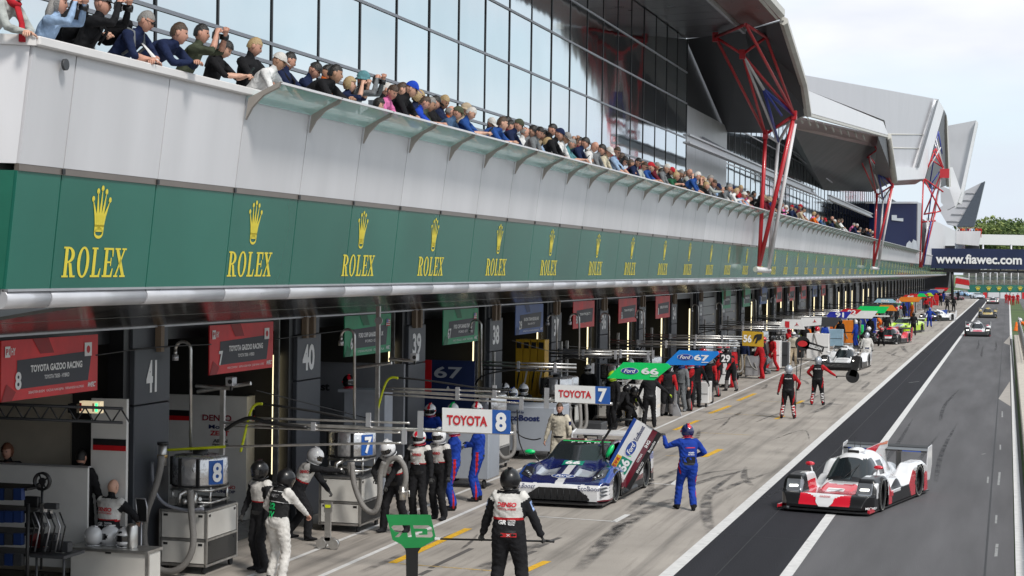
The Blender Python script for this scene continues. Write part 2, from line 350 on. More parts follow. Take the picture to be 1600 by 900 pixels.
# right hand edge: low kerb, pit wall footing, debris fence
kb = MB(); kb.bb((.385, -10, -.03), (.46, 140, .03), 0); struct(kb.build('kerb', mat('dark drain channel', (.05, .05, .05), .8)))
w_ = thing('pit_wall', 'low pale concrete pit wall running along the right edge of the fast lane', 'wall', (1.2, 60, 0))
pwm = mat('cream pit wall concrete', (.46, .42, .36), .75, bump=.2, var=.14)
for k in range(42):
    y0 = 14+k*3.0; x0 = .465+.0011*y0
    b = MB(); b.bb((x0, y0+.015, -.02), (x0+.75, y0+2.985, .32), 0, .03); b.build('wall_block', pwm, w_)
f_ = thing('debris_fence', 'silver mesh debris fence on posts at the far right above the pit wall', 'fence', (2.2, 120, 0))
for k in range(14):
    y0 = 96+k*4; b = MB(); b.cyl((.98, y0, .3), (.98, y0, 1.45), .04, 8); b.build('post', M_steel, f_)
for z in (.35, .65, .95, 1.22):
    b = MB(); b.cyl((.98, 96, z+.2), (.98, 148, z+.2), .018, 6); b.build('rail', M_steel, f_)
b = MB()
for k in range(350): b.box((.98, 96+k*.15, .98), (.008, .008, .9), 0)
o = b.build('mesh_wire', M_steel, f_); o['kind'] = 'stuff'
# ------------------------------------------------------------------ pit building
PB = thing('pit_building', 'long pit building with white parapet, green crown logo band, glass wall and folded wing roof', 'building', (-13, 60, 0))
def part(mb, name, mats, parent=None): return mb.build(name, mats, parent or PB)
M_par = mat('pale parapet cladding', (.64, .635, .655), .38, var=.06, vs=1.4, stretch=(1, 1, .16), bump=.03, bs=1.5, rnd=.05)
M_cap = mat('parapet capping', (.70, .68, .67), .4, var=.04)
M_green = mat('green band vinyl', (.022, .150, .110), .24, var=.12, vs=.35, coat=.5, rnd=.06); M_gold = mat('gold lettering', (.75, .62, .05), .5, var=0)
M_gut = mat('silver gutter cladding', (.62, .62, .65), .3, .35, var=.05)
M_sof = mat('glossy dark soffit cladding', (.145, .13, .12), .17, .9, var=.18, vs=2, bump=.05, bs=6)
PITCHP = 2.235; Y0 = W(91, 267, 9.6).y; YE = 318
def plate(x0, z0, x1, z1, y0, y1, th=.05):   # slanted plate between two (x, z) lines, thickness inward
    b = MB(); d = Vector((z1-z0, 0, -(x1-x0))).normalized(); d = d if d.x < 0 else -d
    b.prism([(x0, y0, z0), (x0, y1, z0), (x1, y1, z1), (x1, y0, z1)], d*th); return b
nP = int((YE-Y0)/PITCHP)+1
ys = [Y0+k*PITCHP for k in range(-1, nP+1)]
bandp = []
for k in range(len(ys)-1):
    a, b_ = ys[k]+.012, ys[k+1]-.012
    if k == 0: a = W(22, 265, 9.6).y
    part(plate(-9.54, 5.76, -9.40, 6.93, a, b_), 'parapet_panel', M_par)
    bandp.append(part(plate(-9.68, 4.50, -9.56, 5.69, a, b_), 'band_panel', M_green))
    b = MB(); b.tube([(-9.76, a+.0, 4.40), (-9.76, b_, 4.40)], .105, 14, 0, sm=True); part(b, 'gutter_segment', M_gut)
    if k > 0 and ys[k] < 150:
        b = MB(); b.bb((-9.60, ys[k]-.03, 5.695), (-9.53, ys[k]+.03, 5.75)); part(b, 'joint_clip', M_black)
# leading end of the building, nearer than the first joint
ya = W(22, 265, 9.6).y
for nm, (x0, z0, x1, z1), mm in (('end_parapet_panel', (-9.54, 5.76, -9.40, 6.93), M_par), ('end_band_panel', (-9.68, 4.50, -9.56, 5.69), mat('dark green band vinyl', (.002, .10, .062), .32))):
    b = MB(); b.prism([(x0-.02, ya-.03, z0), (x0-1.6, ya-1.1, z0), (x1-1.6, ya-1.1, z1), (x1-.02, ya-.03, z1)], (-.05, .06, 0)); part(b, nm, mm)
b = MB(); b.bb((-9.60, ya, 5.69), (-9.545, YE, 5.76)); part(b, 'reveal_strip', mat('bronze reveal strip', (.20, .17, .15), .4, .5))
b = MB(); b.bb((-9.72, ya, 4.475), (-9.655, YE, 4.50)); part(b, 'drip_edge', M_alu)
for k in range(14):
    a = ya if k == 0 else Y0+(k*8-1)*PITCHP; c = Y0+((k+1)*8-1)*PITCHP
    b = MB(); b.bb((-9.72, a+.004, 6.93), (-9.33, c-.004, 7.03), 0, .015); part(b, 'coping', M_cap)
b = MB(); b.prism([(-9.35, ya-.04, 6.93), (-11.2, ya-1.25, 6.93), (-11.2, ya-1.25, 7.03), (-9.35, ya-.04, 7.03)], (-.1, .25, 0)); part(b, 'coping', M_cap)
b = MB(); b.bb((-9.60, ya, 5.8), (-9.80, YE, 6.9)); part(b, 'parapet_core', M_dark)
b = MB(); b.bb((-13.2, 4, 5.7), (-9.8, YE, 6.10)); part(b, 'terrace_floor', mat('terrace paving', (.35, .34, .33), .8))
b = MB(); b.bb((-13.2, 4, 4.32), (-9.79, YE, 5.68)); part(b, 'slab', M_dark)
b = MB(); b.bb((-9.44, W(97, 100, 9.4).y, 6.68), (-9.36, W(104, 100, 9.4).y, 6.78)); b2 = MB(); p0 = W(100, 101, 9.37); b2.tube([p0, p0+Vector((.03, 0, 0))], .06, 14); part(b2, 'round_vent', M_dark)
# serif letters and crown, unit boxes
def serif_word():
    mb = MB()
    def q(pts): mb.add([(x, y, 0) for x, y in pts], [tuple(range(len(pts)))], 0)
    def bx(x0, y0, x1, y1): q([(x0, y0), (x1, y0), (x1, y1), (x0, y1)])
    def ring(cx, cy, rx, ry, ix, iy, a0, a1, n=18):
        for i in range(n):
            s, t = R_(a0+(a1-a0)*i/n), R_(a0+(a1-a0)*(i+1)/n)
            q([(cx+ix*math.cos(s), cy+iy*math.sin(s)), (cx+rx*math.cos(s), cy+ry*math.sin(s)), (cx+rx*math.cos(t), cy+ry*math.sin(t)), (cx+ix*math.cos(t), cy+iy*math.sin(t))])
    sx = 0
    # R
    bx(.05, .06, .14, .94); bx(0, 0, .19, .06); bx(0, .94, .14, 1); ring(.14, .735, .20, .265, .10, .205, -90, 90); q([(.17, .49), (.26, .46), (.33, .06), (.235, .06)]); bx(.235, 0, .40, .06)
    # O
    ring(.62, .5, .185, .52, .095, .45, 0, 360, 28)
    # L
    o = .87; bx(o+.05, .06, o+.14, .94); bx(o, .94, o+.19, 1); bx(o, 0, o+.30, .07); q([(o+.24, .07), (o+.30, .07), (o+.32, .30), (o+.29, .30)])
    # E
    o = 1.25; bx(o+.05, .06, o+.14, .94); bx(o, .93, o+.32, 1); bx(o, 0, o+.32, .07); bx(o+.14, .48, o+.24, .54); q([(o+.24, .38), (o+.27, .38), (o+.27, .66), (o+.24, .66)]); q([(o+.26, .07), (o+.32, .07), (o+.34, .30), (o+.31, .30)]); q([(o+.27, .93), (o+.29, .70), (o+.32, .70), (o+.32, .93)])
    # X
    o = 1.63; q([(o+.02, .94), (o+.12, .94), (o+.36, .06), (o+.26, .06)]); q([(o+.27, .94), (o+.32, .94), (o+.09, .06), (o+.04, .06)]); bx(o-.01, .94, o+.17, 1); bx(o+.22, .94, o+.37, 1); bx(o, 0, o+.14, .06); bx(o+.20, 0, o+.39, .06)
    return mb
def crown():
    mb = MB()
    def q(pts): mb.add([(x, y, 0) for x, y in pts], [tuple(range(len(pts)))], 0)
    tips = [(-.46, .72), (-.23, .87), (0, .93), (.23, .87), (.46, .72)]; bs = [-.19, -.10, 0, .10, .19]
    for (tx, ty), b in zip(tips, bs):
        q([(b-.055, .22), (b+.055, .22), (b*1.25+.075, .42), (tx+.012, ty), (tx-.012, ty), (b*1.25-.075, .42)])
        q([(tx+.075*math.cos(R_(k*30)), ty+.02+.055*math.sin(R_(k*30))) for k in range(12)])
    n = 20; P = lambda a, rx, ry: (rx*math.cos(a), .11+ry*math.sin(a))
    for i in range(n):
        a, b = 2*math.pi*i/n, 2*math.pi*(i+1)/n; q([P(a, .19, .055), P(a, .25, .11), P(b, .25, .11), P(b, .19, .055)])
    q([(-.25, .11), (-.19, .13), (.19, .13), (.25, .11), (.26, .26), (-.26, .26)])
    return mb
_sw, _cw = serif_word(), crown()
def logo(yc):
    mb = MB()
    def pt(x, y, zc, wd, ht): z = zc+y*ht; return (-9.68+(z-4.50)*.12/1.19+.006, yc+x*wd, z)
    mb.add([pt(v[0]/2.02-.5, v[1]-.5, 4.78, 1.46, .325) for v in _sw.v], _sw.f); mb.add([pt(v[0], v[1]-.5, 5.33, .42, .58) for v in _cw.v], _cw.f)
    mb.m = [0]*len(mb.f); mb.s = [False]*len(mb.f); return mb
lx = [150, 392, 561, 674, 776, 858, 931, 985, 1036, 1075, 1109, 1137, 1165]
lys = [W(x, 411, 9.64).y for x in lx]
while lys[-1] < YE-3: lys.append(lys[-1]+2*PITCHP)
for yy in lys:
    k = max(0, min(len(bandp)-1, int((yy-Y0)/PITCHP)+1)); part(logo(yy), 'crown_logo', M_gold, None)
# glass canopy along the parapet, on curved fins
M_cgl = mat('pale green canopy glass', (.45, .72, .70), .08, var=.04, vs=1, alpha=.62, spec=.7)
M_fin = mat('stone grey fin', (.33, .30, .27), .5, .2)
for k in range(3, len(ys)):
    y = ys[k]+.0
    if y > 205: break
    b = MB(); P = [(-9.40, y-.03, 6.62), (-9.36, y-.03, 6.90), (-8.96, y-.03, 7.09), (-8.92, y-.03, 7.10), (-8.95, y-.03, 7.03), (-9.16, y-.03, 6.93), (-9.31, y-.03, 6.78)]
    b.prism(P, (0, .06, 0)); part(b, 'canopy_fin', M_fin)
    b = MB(); b.prism([(-9.37, y+.04, 6.86), (-9.37, y+PITCHP-.04, 6.86), (-8.95, y+PITCHP-.04, 7.085), (-8.95, y+.04, 7.085)], (-.006, 0, .014)); part(b, 'canopy_glass', M_cgl)
b = MB(); b.bb((-8.955, ys[3], 7.075), (-8.925, 205, 7.105)); part(b, 'canopy_edge', M_par)
# soffit of glossy cladding leaning in over the garage doors
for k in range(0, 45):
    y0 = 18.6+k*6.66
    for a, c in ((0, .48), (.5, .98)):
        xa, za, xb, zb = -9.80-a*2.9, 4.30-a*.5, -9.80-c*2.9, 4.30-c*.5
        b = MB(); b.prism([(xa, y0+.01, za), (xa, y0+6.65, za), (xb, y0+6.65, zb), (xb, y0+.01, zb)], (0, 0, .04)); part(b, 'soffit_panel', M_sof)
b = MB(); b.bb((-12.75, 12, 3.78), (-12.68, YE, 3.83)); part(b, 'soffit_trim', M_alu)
# garage front: columns, lintels, dividing walls
GP = 6.66; YC = W(211, 560, 12.7).y
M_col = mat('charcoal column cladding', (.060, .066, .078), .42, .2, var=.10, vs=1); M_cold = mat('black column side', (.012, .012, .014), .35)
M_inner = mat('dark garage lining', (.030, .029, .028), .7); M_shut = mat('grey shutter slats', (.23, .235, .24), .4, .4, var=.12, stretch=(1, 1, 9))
M_fl = mat('grey painted garage floor', (.11, .112, .115), .25, var=.12); M_lamp = mat('warm lit tube lamp', (1, .86, .52), .5, var=0, emit=1.5); M_brn = mat('tan hanging bracket', (.23, .17, .12), .6)
flat('garage_floor', [(-20.3, 8), (-12.72, 8), (-12.72, YE), (-20.3, YE)], .004, M_fl)
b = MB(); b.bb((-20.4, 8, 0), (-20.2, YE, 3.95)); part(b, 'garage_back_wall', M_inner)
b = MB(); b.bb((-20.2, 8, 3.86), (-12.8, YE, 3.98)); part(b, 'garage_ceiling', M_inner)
digits = 41
for k in range(-1, 43):
    y = YC+k*GP
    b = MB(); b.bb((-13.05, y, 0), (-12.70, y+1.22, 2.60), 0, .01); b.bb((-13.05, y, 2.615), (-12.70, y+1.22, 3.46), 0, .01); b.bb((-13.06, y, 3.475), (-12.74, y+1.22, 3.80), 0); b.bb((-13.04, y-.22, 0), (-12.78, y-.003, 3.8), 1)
    c = part(b, 'column', [M_col, M_cold])
    if k < 15:
        b = MB(); s = str(digits-k); text(b, s, (-12.693, y+.56, 3.03), (0, 1, 0), (0, 0, 1), .36 if '1' in s else .62, .50, bold=.035); part(b, 'numeral', M_txtw, c)
        for q in (.72, ) if k == 0 else (.25, .62):
            b = MB(); b.bb((-12.72, y+q, 3.40), (-12.62, y+q+.12, 3.80)); part(b, 'hanging_bracket', M_brn, c)
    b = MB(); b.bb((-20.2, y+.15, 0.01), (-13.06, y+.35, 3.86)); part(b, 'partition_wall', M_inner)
    if k >= 1:
        b = MB(); b.tube([(-13.02, y-.30, .9), (-13.02, y-.30, 3.1)], .05, 8); part(b, 'tube_lamp', M_lamp)
        b = MB(); b.bb((-13.0, y-.42, .02), (-12.9, y-.37, 3.8)); part(b, 'door_track', M_steel)
    # a rolled shutter box under the soffit
    b = MB(); b.bb((-13.25, y+1.25, 3.55), (-13.0, y+GP-.24, 3.84)); part(b, 'shutter_box', M_cold)
# closed shutters of garages further along
for k in (8, 9, 14, 17, 21, 24):
    y = YC+k*GP
    for j in range(9):
        b = MB(); b.bb((-12.98, y+1.24, .02+j*.39), (-12.93, y+GP-.44, .40+j*.39), 0, .008); part(b, 'shutter_panel', M_shut)
# terrace glass wall
def glass_mat():
    m = mat('blue grey reflective glazing', (.66, .73, .76), .02, 1.0, var=.05, vs=.4, rnd=.05); t = m.node_tree; p = t.nodes['Principled BSDF']
    tc = [n for n in t.nodes if n.type == 'TEX_COORD'][0]
    n = N(t, 'ShaderNodeTexNoise'); n.inputs['Scale'].default_value = .55; n.inputs['Detail'].default_value = 2
    bmp = N(t, 'ShaderNodeBump'); bmp.inputs['Strength'].default_value = .16; bmp.inputs['Distance'].default_value = .05
    t.links.new(tc.outputs['Object'], n.inputs['Vector']); t.links.new(n.outputs['Fac'], bmp.inputs['Height']); t.links.new(bmp.outputs[0], p.inputs['Normal']); return m
M_gl = glass_mat(); M_mul = mat('black mullion', (.01, .01, .012), .4, .3); M_trn = mat('pale grey transom', (.40, .41, .45), .4)
MQ = 2.125
def glass_wall(X, ya, yb, rows, q=MQ, wm=.06):
    n = int(round((yb-ya)/q))
    for i in range(n):
        a, c = yb-(i+1)*q, yb-i*q
        for z0, z1 in zip(rows[:-1], rows[1:]):
            b = MB(); dz = random.uniform(-.004, .004); b.bb((X-.03, a+wm/2+.002, z0+.035), (X+dz-.004, c-wm/2-.002, z1-.035)); part(b, 'glass_pane', M_gl)
        b = MB(); b.bb((X-.06, c-wm/2, rows[0]), (X+.014, c+wm/2, rows[-1])); part(b, 'mullion', M_mul)
    for z in rows[1:-1]:
        b = MB(); b.bb((X-.05, yb-n*q, z-.027), (X+.022, yb, z+.027)); part(b, 'transom', M_trn)
rows1 = [5.95, 8.05, 8.36, 9.66, 10.95, 12.1, 13.345]
YG = W(1074, 100, 11.6).y
glass_wall(-11.6, YG-26*MQ, YG, rows1)
for x0, x1 in ((404, 440), (587, 612), (738, 762)):
    ya_, yb_ = W(x0, 100, 11.55).y, W(x1, 100, 11.55).y
    for yy in (ya_, yb_):
        b = MB(); b.bb((-11.62, yy-.03, 5.96), (-11.53, yy+.03, 7.9)); part(b, 'door_frame', M_trn)
    b = MB(); b.bb((-11.62, ya_, 7.84), (-11.53, yb_, 7.9)); part(b, 'door_frame', M_trn)
# wing roofs: thick folded plates
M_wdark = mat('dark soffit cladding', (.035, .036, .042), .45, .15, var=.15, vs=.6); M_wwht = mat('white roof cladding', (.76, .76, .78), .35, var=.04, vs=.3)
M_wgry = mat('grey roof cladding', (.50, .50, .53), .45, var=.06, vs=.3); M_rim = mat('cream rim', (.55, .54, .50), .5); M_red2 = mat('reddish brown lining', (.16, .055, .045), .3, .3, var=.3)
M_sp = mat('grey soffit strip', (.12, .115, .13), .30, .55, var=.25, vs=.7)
def slab(pts, th, name, m, parent=None, off=None):
    P = [Vector(p) for p in pts]; n = sum(((P[i]-P[0]).cross(P[(i+1) % len(P)]-P[0]) for i in range(len(P))), Vector()).normalized()
    b = MB(); b.prism(P, Vector(off)*th if off else n*th); return part(b, name, m, parent)
# wing 1 above the near terrace
ZS = 13.35
yg = YG
ye = W(1224, 32, 7.6)
k = 0; y = 14.0
while y < yg-1:
    y1 = min(y+1.6, yg-.3)
    f = lambda yy: min(yy, ye.y+ (yg-ye.y)*0)
    b = MB(); b.prism([(-11.66, y+.012, ZS), (-9.35, y+.012, ZS+.10), (-9.35, y1-.012, ZS+.10), (-11.66, y1-.012, ZS)], (0, 0, .08)); part(b, 'soffit_strip', M_sp); y = y1
b = MB(); b.bb((-9.35, 12, ZS-.02), (-9.24, ye.y+2.5, ZS+.12)); part(b, 'soffit_rail', M_alu)
slab([(-9.30, 12, ZS+.12), (-7.7, 12, ZS+.20), (-7.7, ye.y, ZS+.14), (-9.30, ye.y+2.6, ZS+.12)], .1, 'eaves_lining', M_red2, off=(0, 0, 1))
r0 = Vector((-7.6, 12, ye.z)); r1 = ye
slab([(-7.82, 12, r0.z-.02), (-7.55, 12, r0.z), (-7.55, r1.y, r1.z+.15), (-7.82, r1.y, r1.z)], .22, 'roof_rim', M_rim, off=(0, 0, 1))
slab([(-7.6, 12, r0.z+.24), (-8.6, 12, r0.z+1.9), (-8.6, r1.y+3, r0.z+1.9), (-7.6, r1.y, r0.z+.36)], .2, 'roof_panel', M_wwht, off=(-1, 0, 0))
slab([(-8.6, 12, r0.z+1.92), (-22, 12, r0.z+3.6), (-22, r1.y+9, r0.z+3.6), (-8.6, r1.y+3, r0.z+1.92)], .3, 'roof_panel', M_wwht, off=(0, 0, -1))
# fold of wing 1: the roof turns down towards the terrace
A = Vector((-11.66, yg, ZS)); Bm = Vector((-9.3, ye.y+2.6, ZS+.1)); Cc = ye.copy(); D1 = W(1255, 130, 7.6); E1 = W(1262, 178, 7.6); F1 = W(1195, 208, 10.0); G1 = W(1135, 207, 11.62)
fold = [(A, Bm, F1, G1), (Bm, Cc, D1, E1, F1)]
for f in fold:
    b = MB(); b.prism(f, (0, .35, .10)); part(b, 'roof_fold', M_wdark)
for p, q in ((Cc, D1), (D1, E1)):
    b = MB(); b.tube([p+Vector((.0, .1, 0)), q+Vector((0, .1, 0))], (.16), 6, 0, sm=False); part(b, 'roof_rim', M_rim)
slab([E1, F1, F1+Vector((0, .4, .12)), E1+Vector((0, .4, .12))], .05, 'roof_rim', M_rim)
b = MB(); b.bb((-12.2, 12, 13.28), (-11.66, yg, 13.7)); part(b, 'wall_header', M_dark)
# white end wall between the two glazed stretches, in upright sheets
yw2 = W(1135, 207, 11.6).y
for i in range(5):
    a = yg+.05+i*(yw2-yg)/5; c = yg+.05+(i+1)*(yw2-yg)/5
    b = MB(); b.bb((-11.75, a+.01, 5.95), (-11.58, c-.01, 10.9)); part(b, 'wall_sheet', M_par)
b = MB(); b.bb((-11.9, yg, 5.9), (-11.76, yw2+.3, 13.3)); part(b, 'wall_core', M_dark)
# second glazed stretch
YG2 = 128.0
glass_wall(-12.3, yw2, YG2, [5.95, 7.9, 9.6, 11.4, 13.2], 1.9, .08)
b = MB(); b2 = MB()
for i in range(30): b.bb((-12.33, YG2+.05+i*2.5, 5.95), (-12.305, YG2+2.46+i*2.5, 9.2)); b.bb((-12.33, YG2+.05+i*2.5, 9.26), (-12.305, YG2+2.46+i*2.5, 13.2)); b2.bb((-12.36, YG2+2.46+i*2.5, 5.95), (-12.28, YG2+2.55+i*2.5, 13.2))
for o in (part(b, 'far_glazing', M_gl), part(b2, 'far_mullions', M_mul)): o['kind'] = 'stuff'
b = MB(); b.bb((-13.0, 60, 5.95), (-12.4, YE, 12.9)); part(b, 'wall_core', M_dark)
# sloping handrail and stair stringers in front of it
for (xa, ya_, xb, yb_) in ((1098, 215, 1185, 262), (1188, 262, 1300, 318), (1240, 240, 1300, 285), (1215, 222, 1262, 250)):
    b = MB(); b.cyl(W(xa, ya_, 11.5), W(xb, yb_, 11.5), .05, 6); part(b, 'stair_rail', M_trn)
for (xa, ya_, xb, yb_, t) in ((1095, 264, 1285, 271, .30), (1308, 333, 1410, 339, .35)):
    p = W(xa, ya_, 9.9); q = W(xb, yb_, 9.9); z = (p.z+q.z)/2; x = -10.4
    b = MB(); b.bb((x-.12, p.y, z+.10), (x+.12, q.y, z+.16)); b.bb((x-.12, p.y, z-.16), (x+.12, q.y, z-.10)); b.bb((x-.02, p.y, z-.10), (x+.02, q.y, z+.10)); part(b, 'steel_beam', M_alu)
    b = MB(); b.tube([(x, q.y-1, z), (x, q.y+1.2, z-.1)], .09, 8); part(b, 'lamp_tube', M_white)
# wing 2
P = lambda x, y, D=7.6: W(x, y, D)
slab([P(1257, 139), P(1380, 190), P(1388, 211), P(1264, 176)], .3, 'roof_panel', M_wwht, off=(-.2, 1, 0))
slab([P(1264, 177), P(1388, 212), P(1388, 215), P(1264, 181)], .3, 'roof_rim', M_rim, off=(-.3, 1, 0))
slab([P(1240, 184, 8.3), P(1384, 216, 7.9), P(1372, 231, 8.7), P(1238, 201, 9.6)], .1, 'eaves_lining', M_red2, off=(0, 0, 1))
for i in range(9):
    t = i/9; xx = 1250+t*110; b = MB(); b.cyl(P(xx, 182+t*32, 8.2), P(xx+4, 192+t*31, 8.6), .05, 5); part(b, 'eaves_rib', M_rim)
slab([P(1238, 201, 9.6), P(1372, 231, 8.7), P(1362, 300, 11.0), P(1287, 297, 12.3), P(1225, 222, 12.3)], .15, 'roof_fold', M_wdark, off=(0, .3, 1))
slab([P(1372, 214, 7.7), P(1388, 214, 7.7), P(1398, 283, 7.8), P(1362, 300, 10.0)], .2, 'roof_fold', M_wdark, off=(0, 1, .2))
b = MB(); b.tube([P(1388, 213), P(1398, 283)], .22, 6); part(b, 'roof_rim', M_rim)
# wing 3: tall upturned plate, white ribbon frame
slab([P(1255, 117, 9), P(1465, 155, 9), P(1434, 262, 9), P(1397, 262, 9), P(1382, 188, 9), P(1257, 139, 9)], 1.2, 'roof_panel', M_wgry, off=(-1, .5, 0))
for f in (.33, .68):
    p = P(1382+(1434-1382)*0-2+f*8, 190+f*60, 8.98); q = P(1455-f*20, 190+f*62, 8.98); b = MB(); b.cyl(p, q, .06, 4); part(b, 'seam', M_rim)
slab([P(1461, 157, 8.9), P(1467, 155, 8.9), P(1437, 262, 8.9), P(1431, 262, 8.9)], .6, 'shadow_gap', M_cold, off=(-1, 0, 0)); slab([P(1463.5, 157, 8.38), P(1466.5, 156, 8.38), P(1436, 262, 8.38), P(1433, 262, 8.38)], .05, 'shadow_gap', M_cold, off=(-1, 0, 0))
slab([P(1397, 260, 8.5), P(1434, 262, 8.5), P(1466, 156, 8.5), P(1475, 170, 8.5), P(1445, 279, 8.5), P(1397, 282, 8.5)], .9, 'roof_panel', M_wwht, off=(-1, 0, 0))
slab([P(1395, 283, 8.6), P(1444, 280, 8.6), P(1430, 288, 9.4), P(1395, 290, 9.4)], .1, 'eaves_lining', M_red2, off=(0, 0, 1))
slab([P(1475, 171, 8.7), P(1479, 180, 8.7), P(1484, 288, 8.7), P(1462, 296, 9.4), P(1446, 281, 9)], .6, 'roof_fold', M_wdark, off=(-1, 0, 0))
slab([P(1479, 180, 8.5), P(1481, 190, 8.5), P(1486, 292, 8.5), P(1483, 292, 8.5)], .4, 'roof_rim', M_rim, off=(-1, 0, 0))
Q = lambda x, y, Y: WY(x, y, Y)
slab([Q(1478, 197, 330), Q(1525, 188, 330), Q(1500, 318, 330), Q(1484, 322, 330)], 3, 'roof_panel', M_wgry, off=(0, 1, 0))
slab([Q(1525, 188, 329), Q(1528, 191, 329), Q(1502, 319, 329), Q(1497, 316, 329)], 4, 'roof_panel', M_wwht, off=(0, 1, 0))
slab([Q(1482, 262, 322), Q(1488, 261, 322), Q(1502, 300, 322), Q(1493, 325, 322), Q(1484, 310, 322)], 3, 'roof_panel', M_wwht, off=(0, 1, 0))
slab([Q(1469, 290, 318), Q(1484, 296, 318), Q(1492, 322, 318), Q(1480, 328, 318), Q(1470, 316, 318)], 3, 'roof_panel', M_wgry, off=(0, 1, 0))
slab([Q(1466, 326, 372), Q(1504, 300, 372), Q(1534, 285, 372), Q(1497, 354, 372), Q(1480, 350, 372)], 4, 'roof_fin', M_wgry, off=(0, 1, 0))
for i in range(5):
    yy = 296+i*11; b = MB(); b.cyl(Q(1535-i*5.5-26-i*2, yy+6, 371.9), Q(1530-i*5.7, yy+6, 371.9), .10, 4); part(b, 'seam', M_alu)
slab([Q(1539, 283, 371), Q(1522, 354, 371), Q(1495, 354, 371), Q(1533, 286, 371)], 5, 'roof_fin', mat('slate cladding', (.07, .085, .11), .4), off=(0, 1, 0))
# far end of the terrace: raised balcony, dark blue screen, stairs
slab([P(1452, 400, 9.5), P(1452, 340, 9.6), P(1495, 362, 9.6), P(1495, 384, 9.6)], .4, 'far_parapet', M_par, off=(-1, 0, 0))
slab([Q(1494, 361, 300), Q(1532, 361, 300), Q(1529, 384, 300), Q(1494, 381, 300)], 5, 'far_balcony', M_par, off=(0, 1, 0))
slab([Q(1455, 384, 306), Q(1530, 384, 306), Q(1530, 427, 306), Q(1455, 425, 306)], 4, 'far_wall', M_wdark, off=(0, 1, 0))
slab([Q(1492, 380, 304.8), Q(1508, 380, 304.8), Q(1508, 390, 304.8), Q(1492, 390, 304.8)], .5, 'far_window', M_gl, off=(0, 1, 0))
for i in range(14):
    xx = 1410+i*6; b = MB(); b.cyl(P(xx, 345+i*2, 10.6), P(xx, 396, 10.6), .08, 5); part(b, 'baluster', M_mul)
scn = thing('display_screen', 'large dark navy screen above the terrace between two red trusses', 'screen', tuple(P(1400, 350, 10.2)))
b = MB(); pa, pb = P(1366, 318, 10.2), P(1434, 318, 10.2); pa2, pb2 = P(1366, 372, 10.2), P(1434, 392, 10.2)
b.prism([pa, pb, pb2, pa2], (-.4, 0, 0)); b.build('panel', mat('navy screen face', (.008, .014, .06), .8, spec=.1), scn)
b = MB(); b.prism([P(1434, 316, 10.1), P(1441, 318, 10.1), P(1440, 394, 10.1), P(1433, 391, 10.1)], (-.6, 0, 0)); b.prism([P(1364, 315, 10.1), P(1434, 315, 10.1), P(1434, 318, 10.1), P(1364, 318, 10.1)], (-.6, 0, 0)); b.build('frame', M_alu, scn)
b = MB(); q = lambda x, y: P(x, y, 10.12)
b.prism([q(1415, 386), q(1433, 390), q(1432, 377), q(1427, 374), q(1424, 380), q(1421, 376), q(1417, 380)], (.02, 0, 0)); b.prism([q(1393, 336), q(1401, 336), q(1401, 341), q(1411, 341), q(1411, 346), q(1393, 344)], (.02, 0, 0)); b.build('picture', mat('pale picture', (.45, .48, .52), .5), scn)
slab([Q(1436, 426, 322), Q(1484, 425, 322), Q(1481, 450, 322), Q(1470, 461, 322), Q(1436, 470, 322)], 12, 'end_block', M_wdark, off=(0, 1, 0))
slab([Q(1440, 411, 319.5), Q(1500, 413, 319.5), Q(1500, 425, 319.5), Q(1440, 425, 319.5)], 2, 'end_fascia', M_par, off=(0, 1, 0))
# ------------------------------------------------------------------ red white and blue roof trusses
M_tr = mat('red truss paint', (.50, .018, .028), .35, coat=.3, var=.08); M_tw = mat('white truss paint', (.66, .66, .67), .35, coat=.3, var=.05); M_tb = mat('blue truss paint', (.02, .04, .30), .35, coat=.3, var=.05)
YM = 71.75
mast = thing('roof_truss', 'nearest red, white and blue tubular truss rising from the green band to the wing roof', 'truss', (-9.2, YM, 4.6), 0, 'tubular trusses holding up the wing roofs')
tA, tB, tC, tE = G(1118, 58, 13.2), G(1165, 38, 13.2), G(1197, 58, 13.2), WY(1160, 85, 67.2)
n1, n2 = WY(1196, 210, YM), WY(1241, 180, YM); n3 = WY(1216, 222, YM+.8); b0 = WY(1186, 416, YM); b1 = WY(1201, 420, YM+.5)
def mem(p, q, r, m, name='member'):
    b = MB(); b.cyl(p, q, r*.66, 8); b.build(name, m, mast)
for p, q, r in ((tA, tB, .09), (tB, tC, .09), (tC, tE, .08), (tE, tA, .08), (tA, n1, .085), (tE, n1, .085), (tE, n2, .085), (tB, n2, .085), (tC, n2, .085), (n1, n2, .09), (n1, b0, .12), (n2, b0, .13)): mem(p, q, r, M_tr)
wm1 = tE.lerp(n2, .45)+Vector((-.1, 0, -.25)); wm2 = tC.lerp(n2, .62)
for p, q, r in ((tE, wm1, .085), (tE, n3, .085), (tC, wm2, .07), (n1, n3, .09), (n2, n3, .09), (n3, b1, .10), (n2+Vector((0, .3, -.3)), b1, .11)): mem(p, q, r, M_tw)
for p, q, r in ((wm1, n2, .10), (wm1, n3, .09), (wm1, wm1.lerp(n2, .5)+Vector((.1, 0, -.5)), .07), (wm2, n2, .07)): mem(p, q, r, M_tb)
b = MB(); b.tube([b0+Vector((-.1, -.3, -.12)), b0+Vector((.3, .7, -.16))], .11, 8); b.build('foot', M_tw, mast)
for nd in (tA, tE, n1, n2):
    b = MB(); b.box(nd, (.2, .2, .34)); b.build('node', M_tr, mast)
for yy, lab in ((135.5, 'middle red, white and blue truss carrying the second wing roof'),):
    copy_tree(mast, (-9.2, yy, 4.6+(yy-YM)*.0035), 0, lab)
m3 = thing('roof_truss', 'farthest, tallest red white and blue truss reaching into the third wing', 'truss', (-9.2, 209, 4.9), 0, 'tubular trusses holding up the wing roofs')
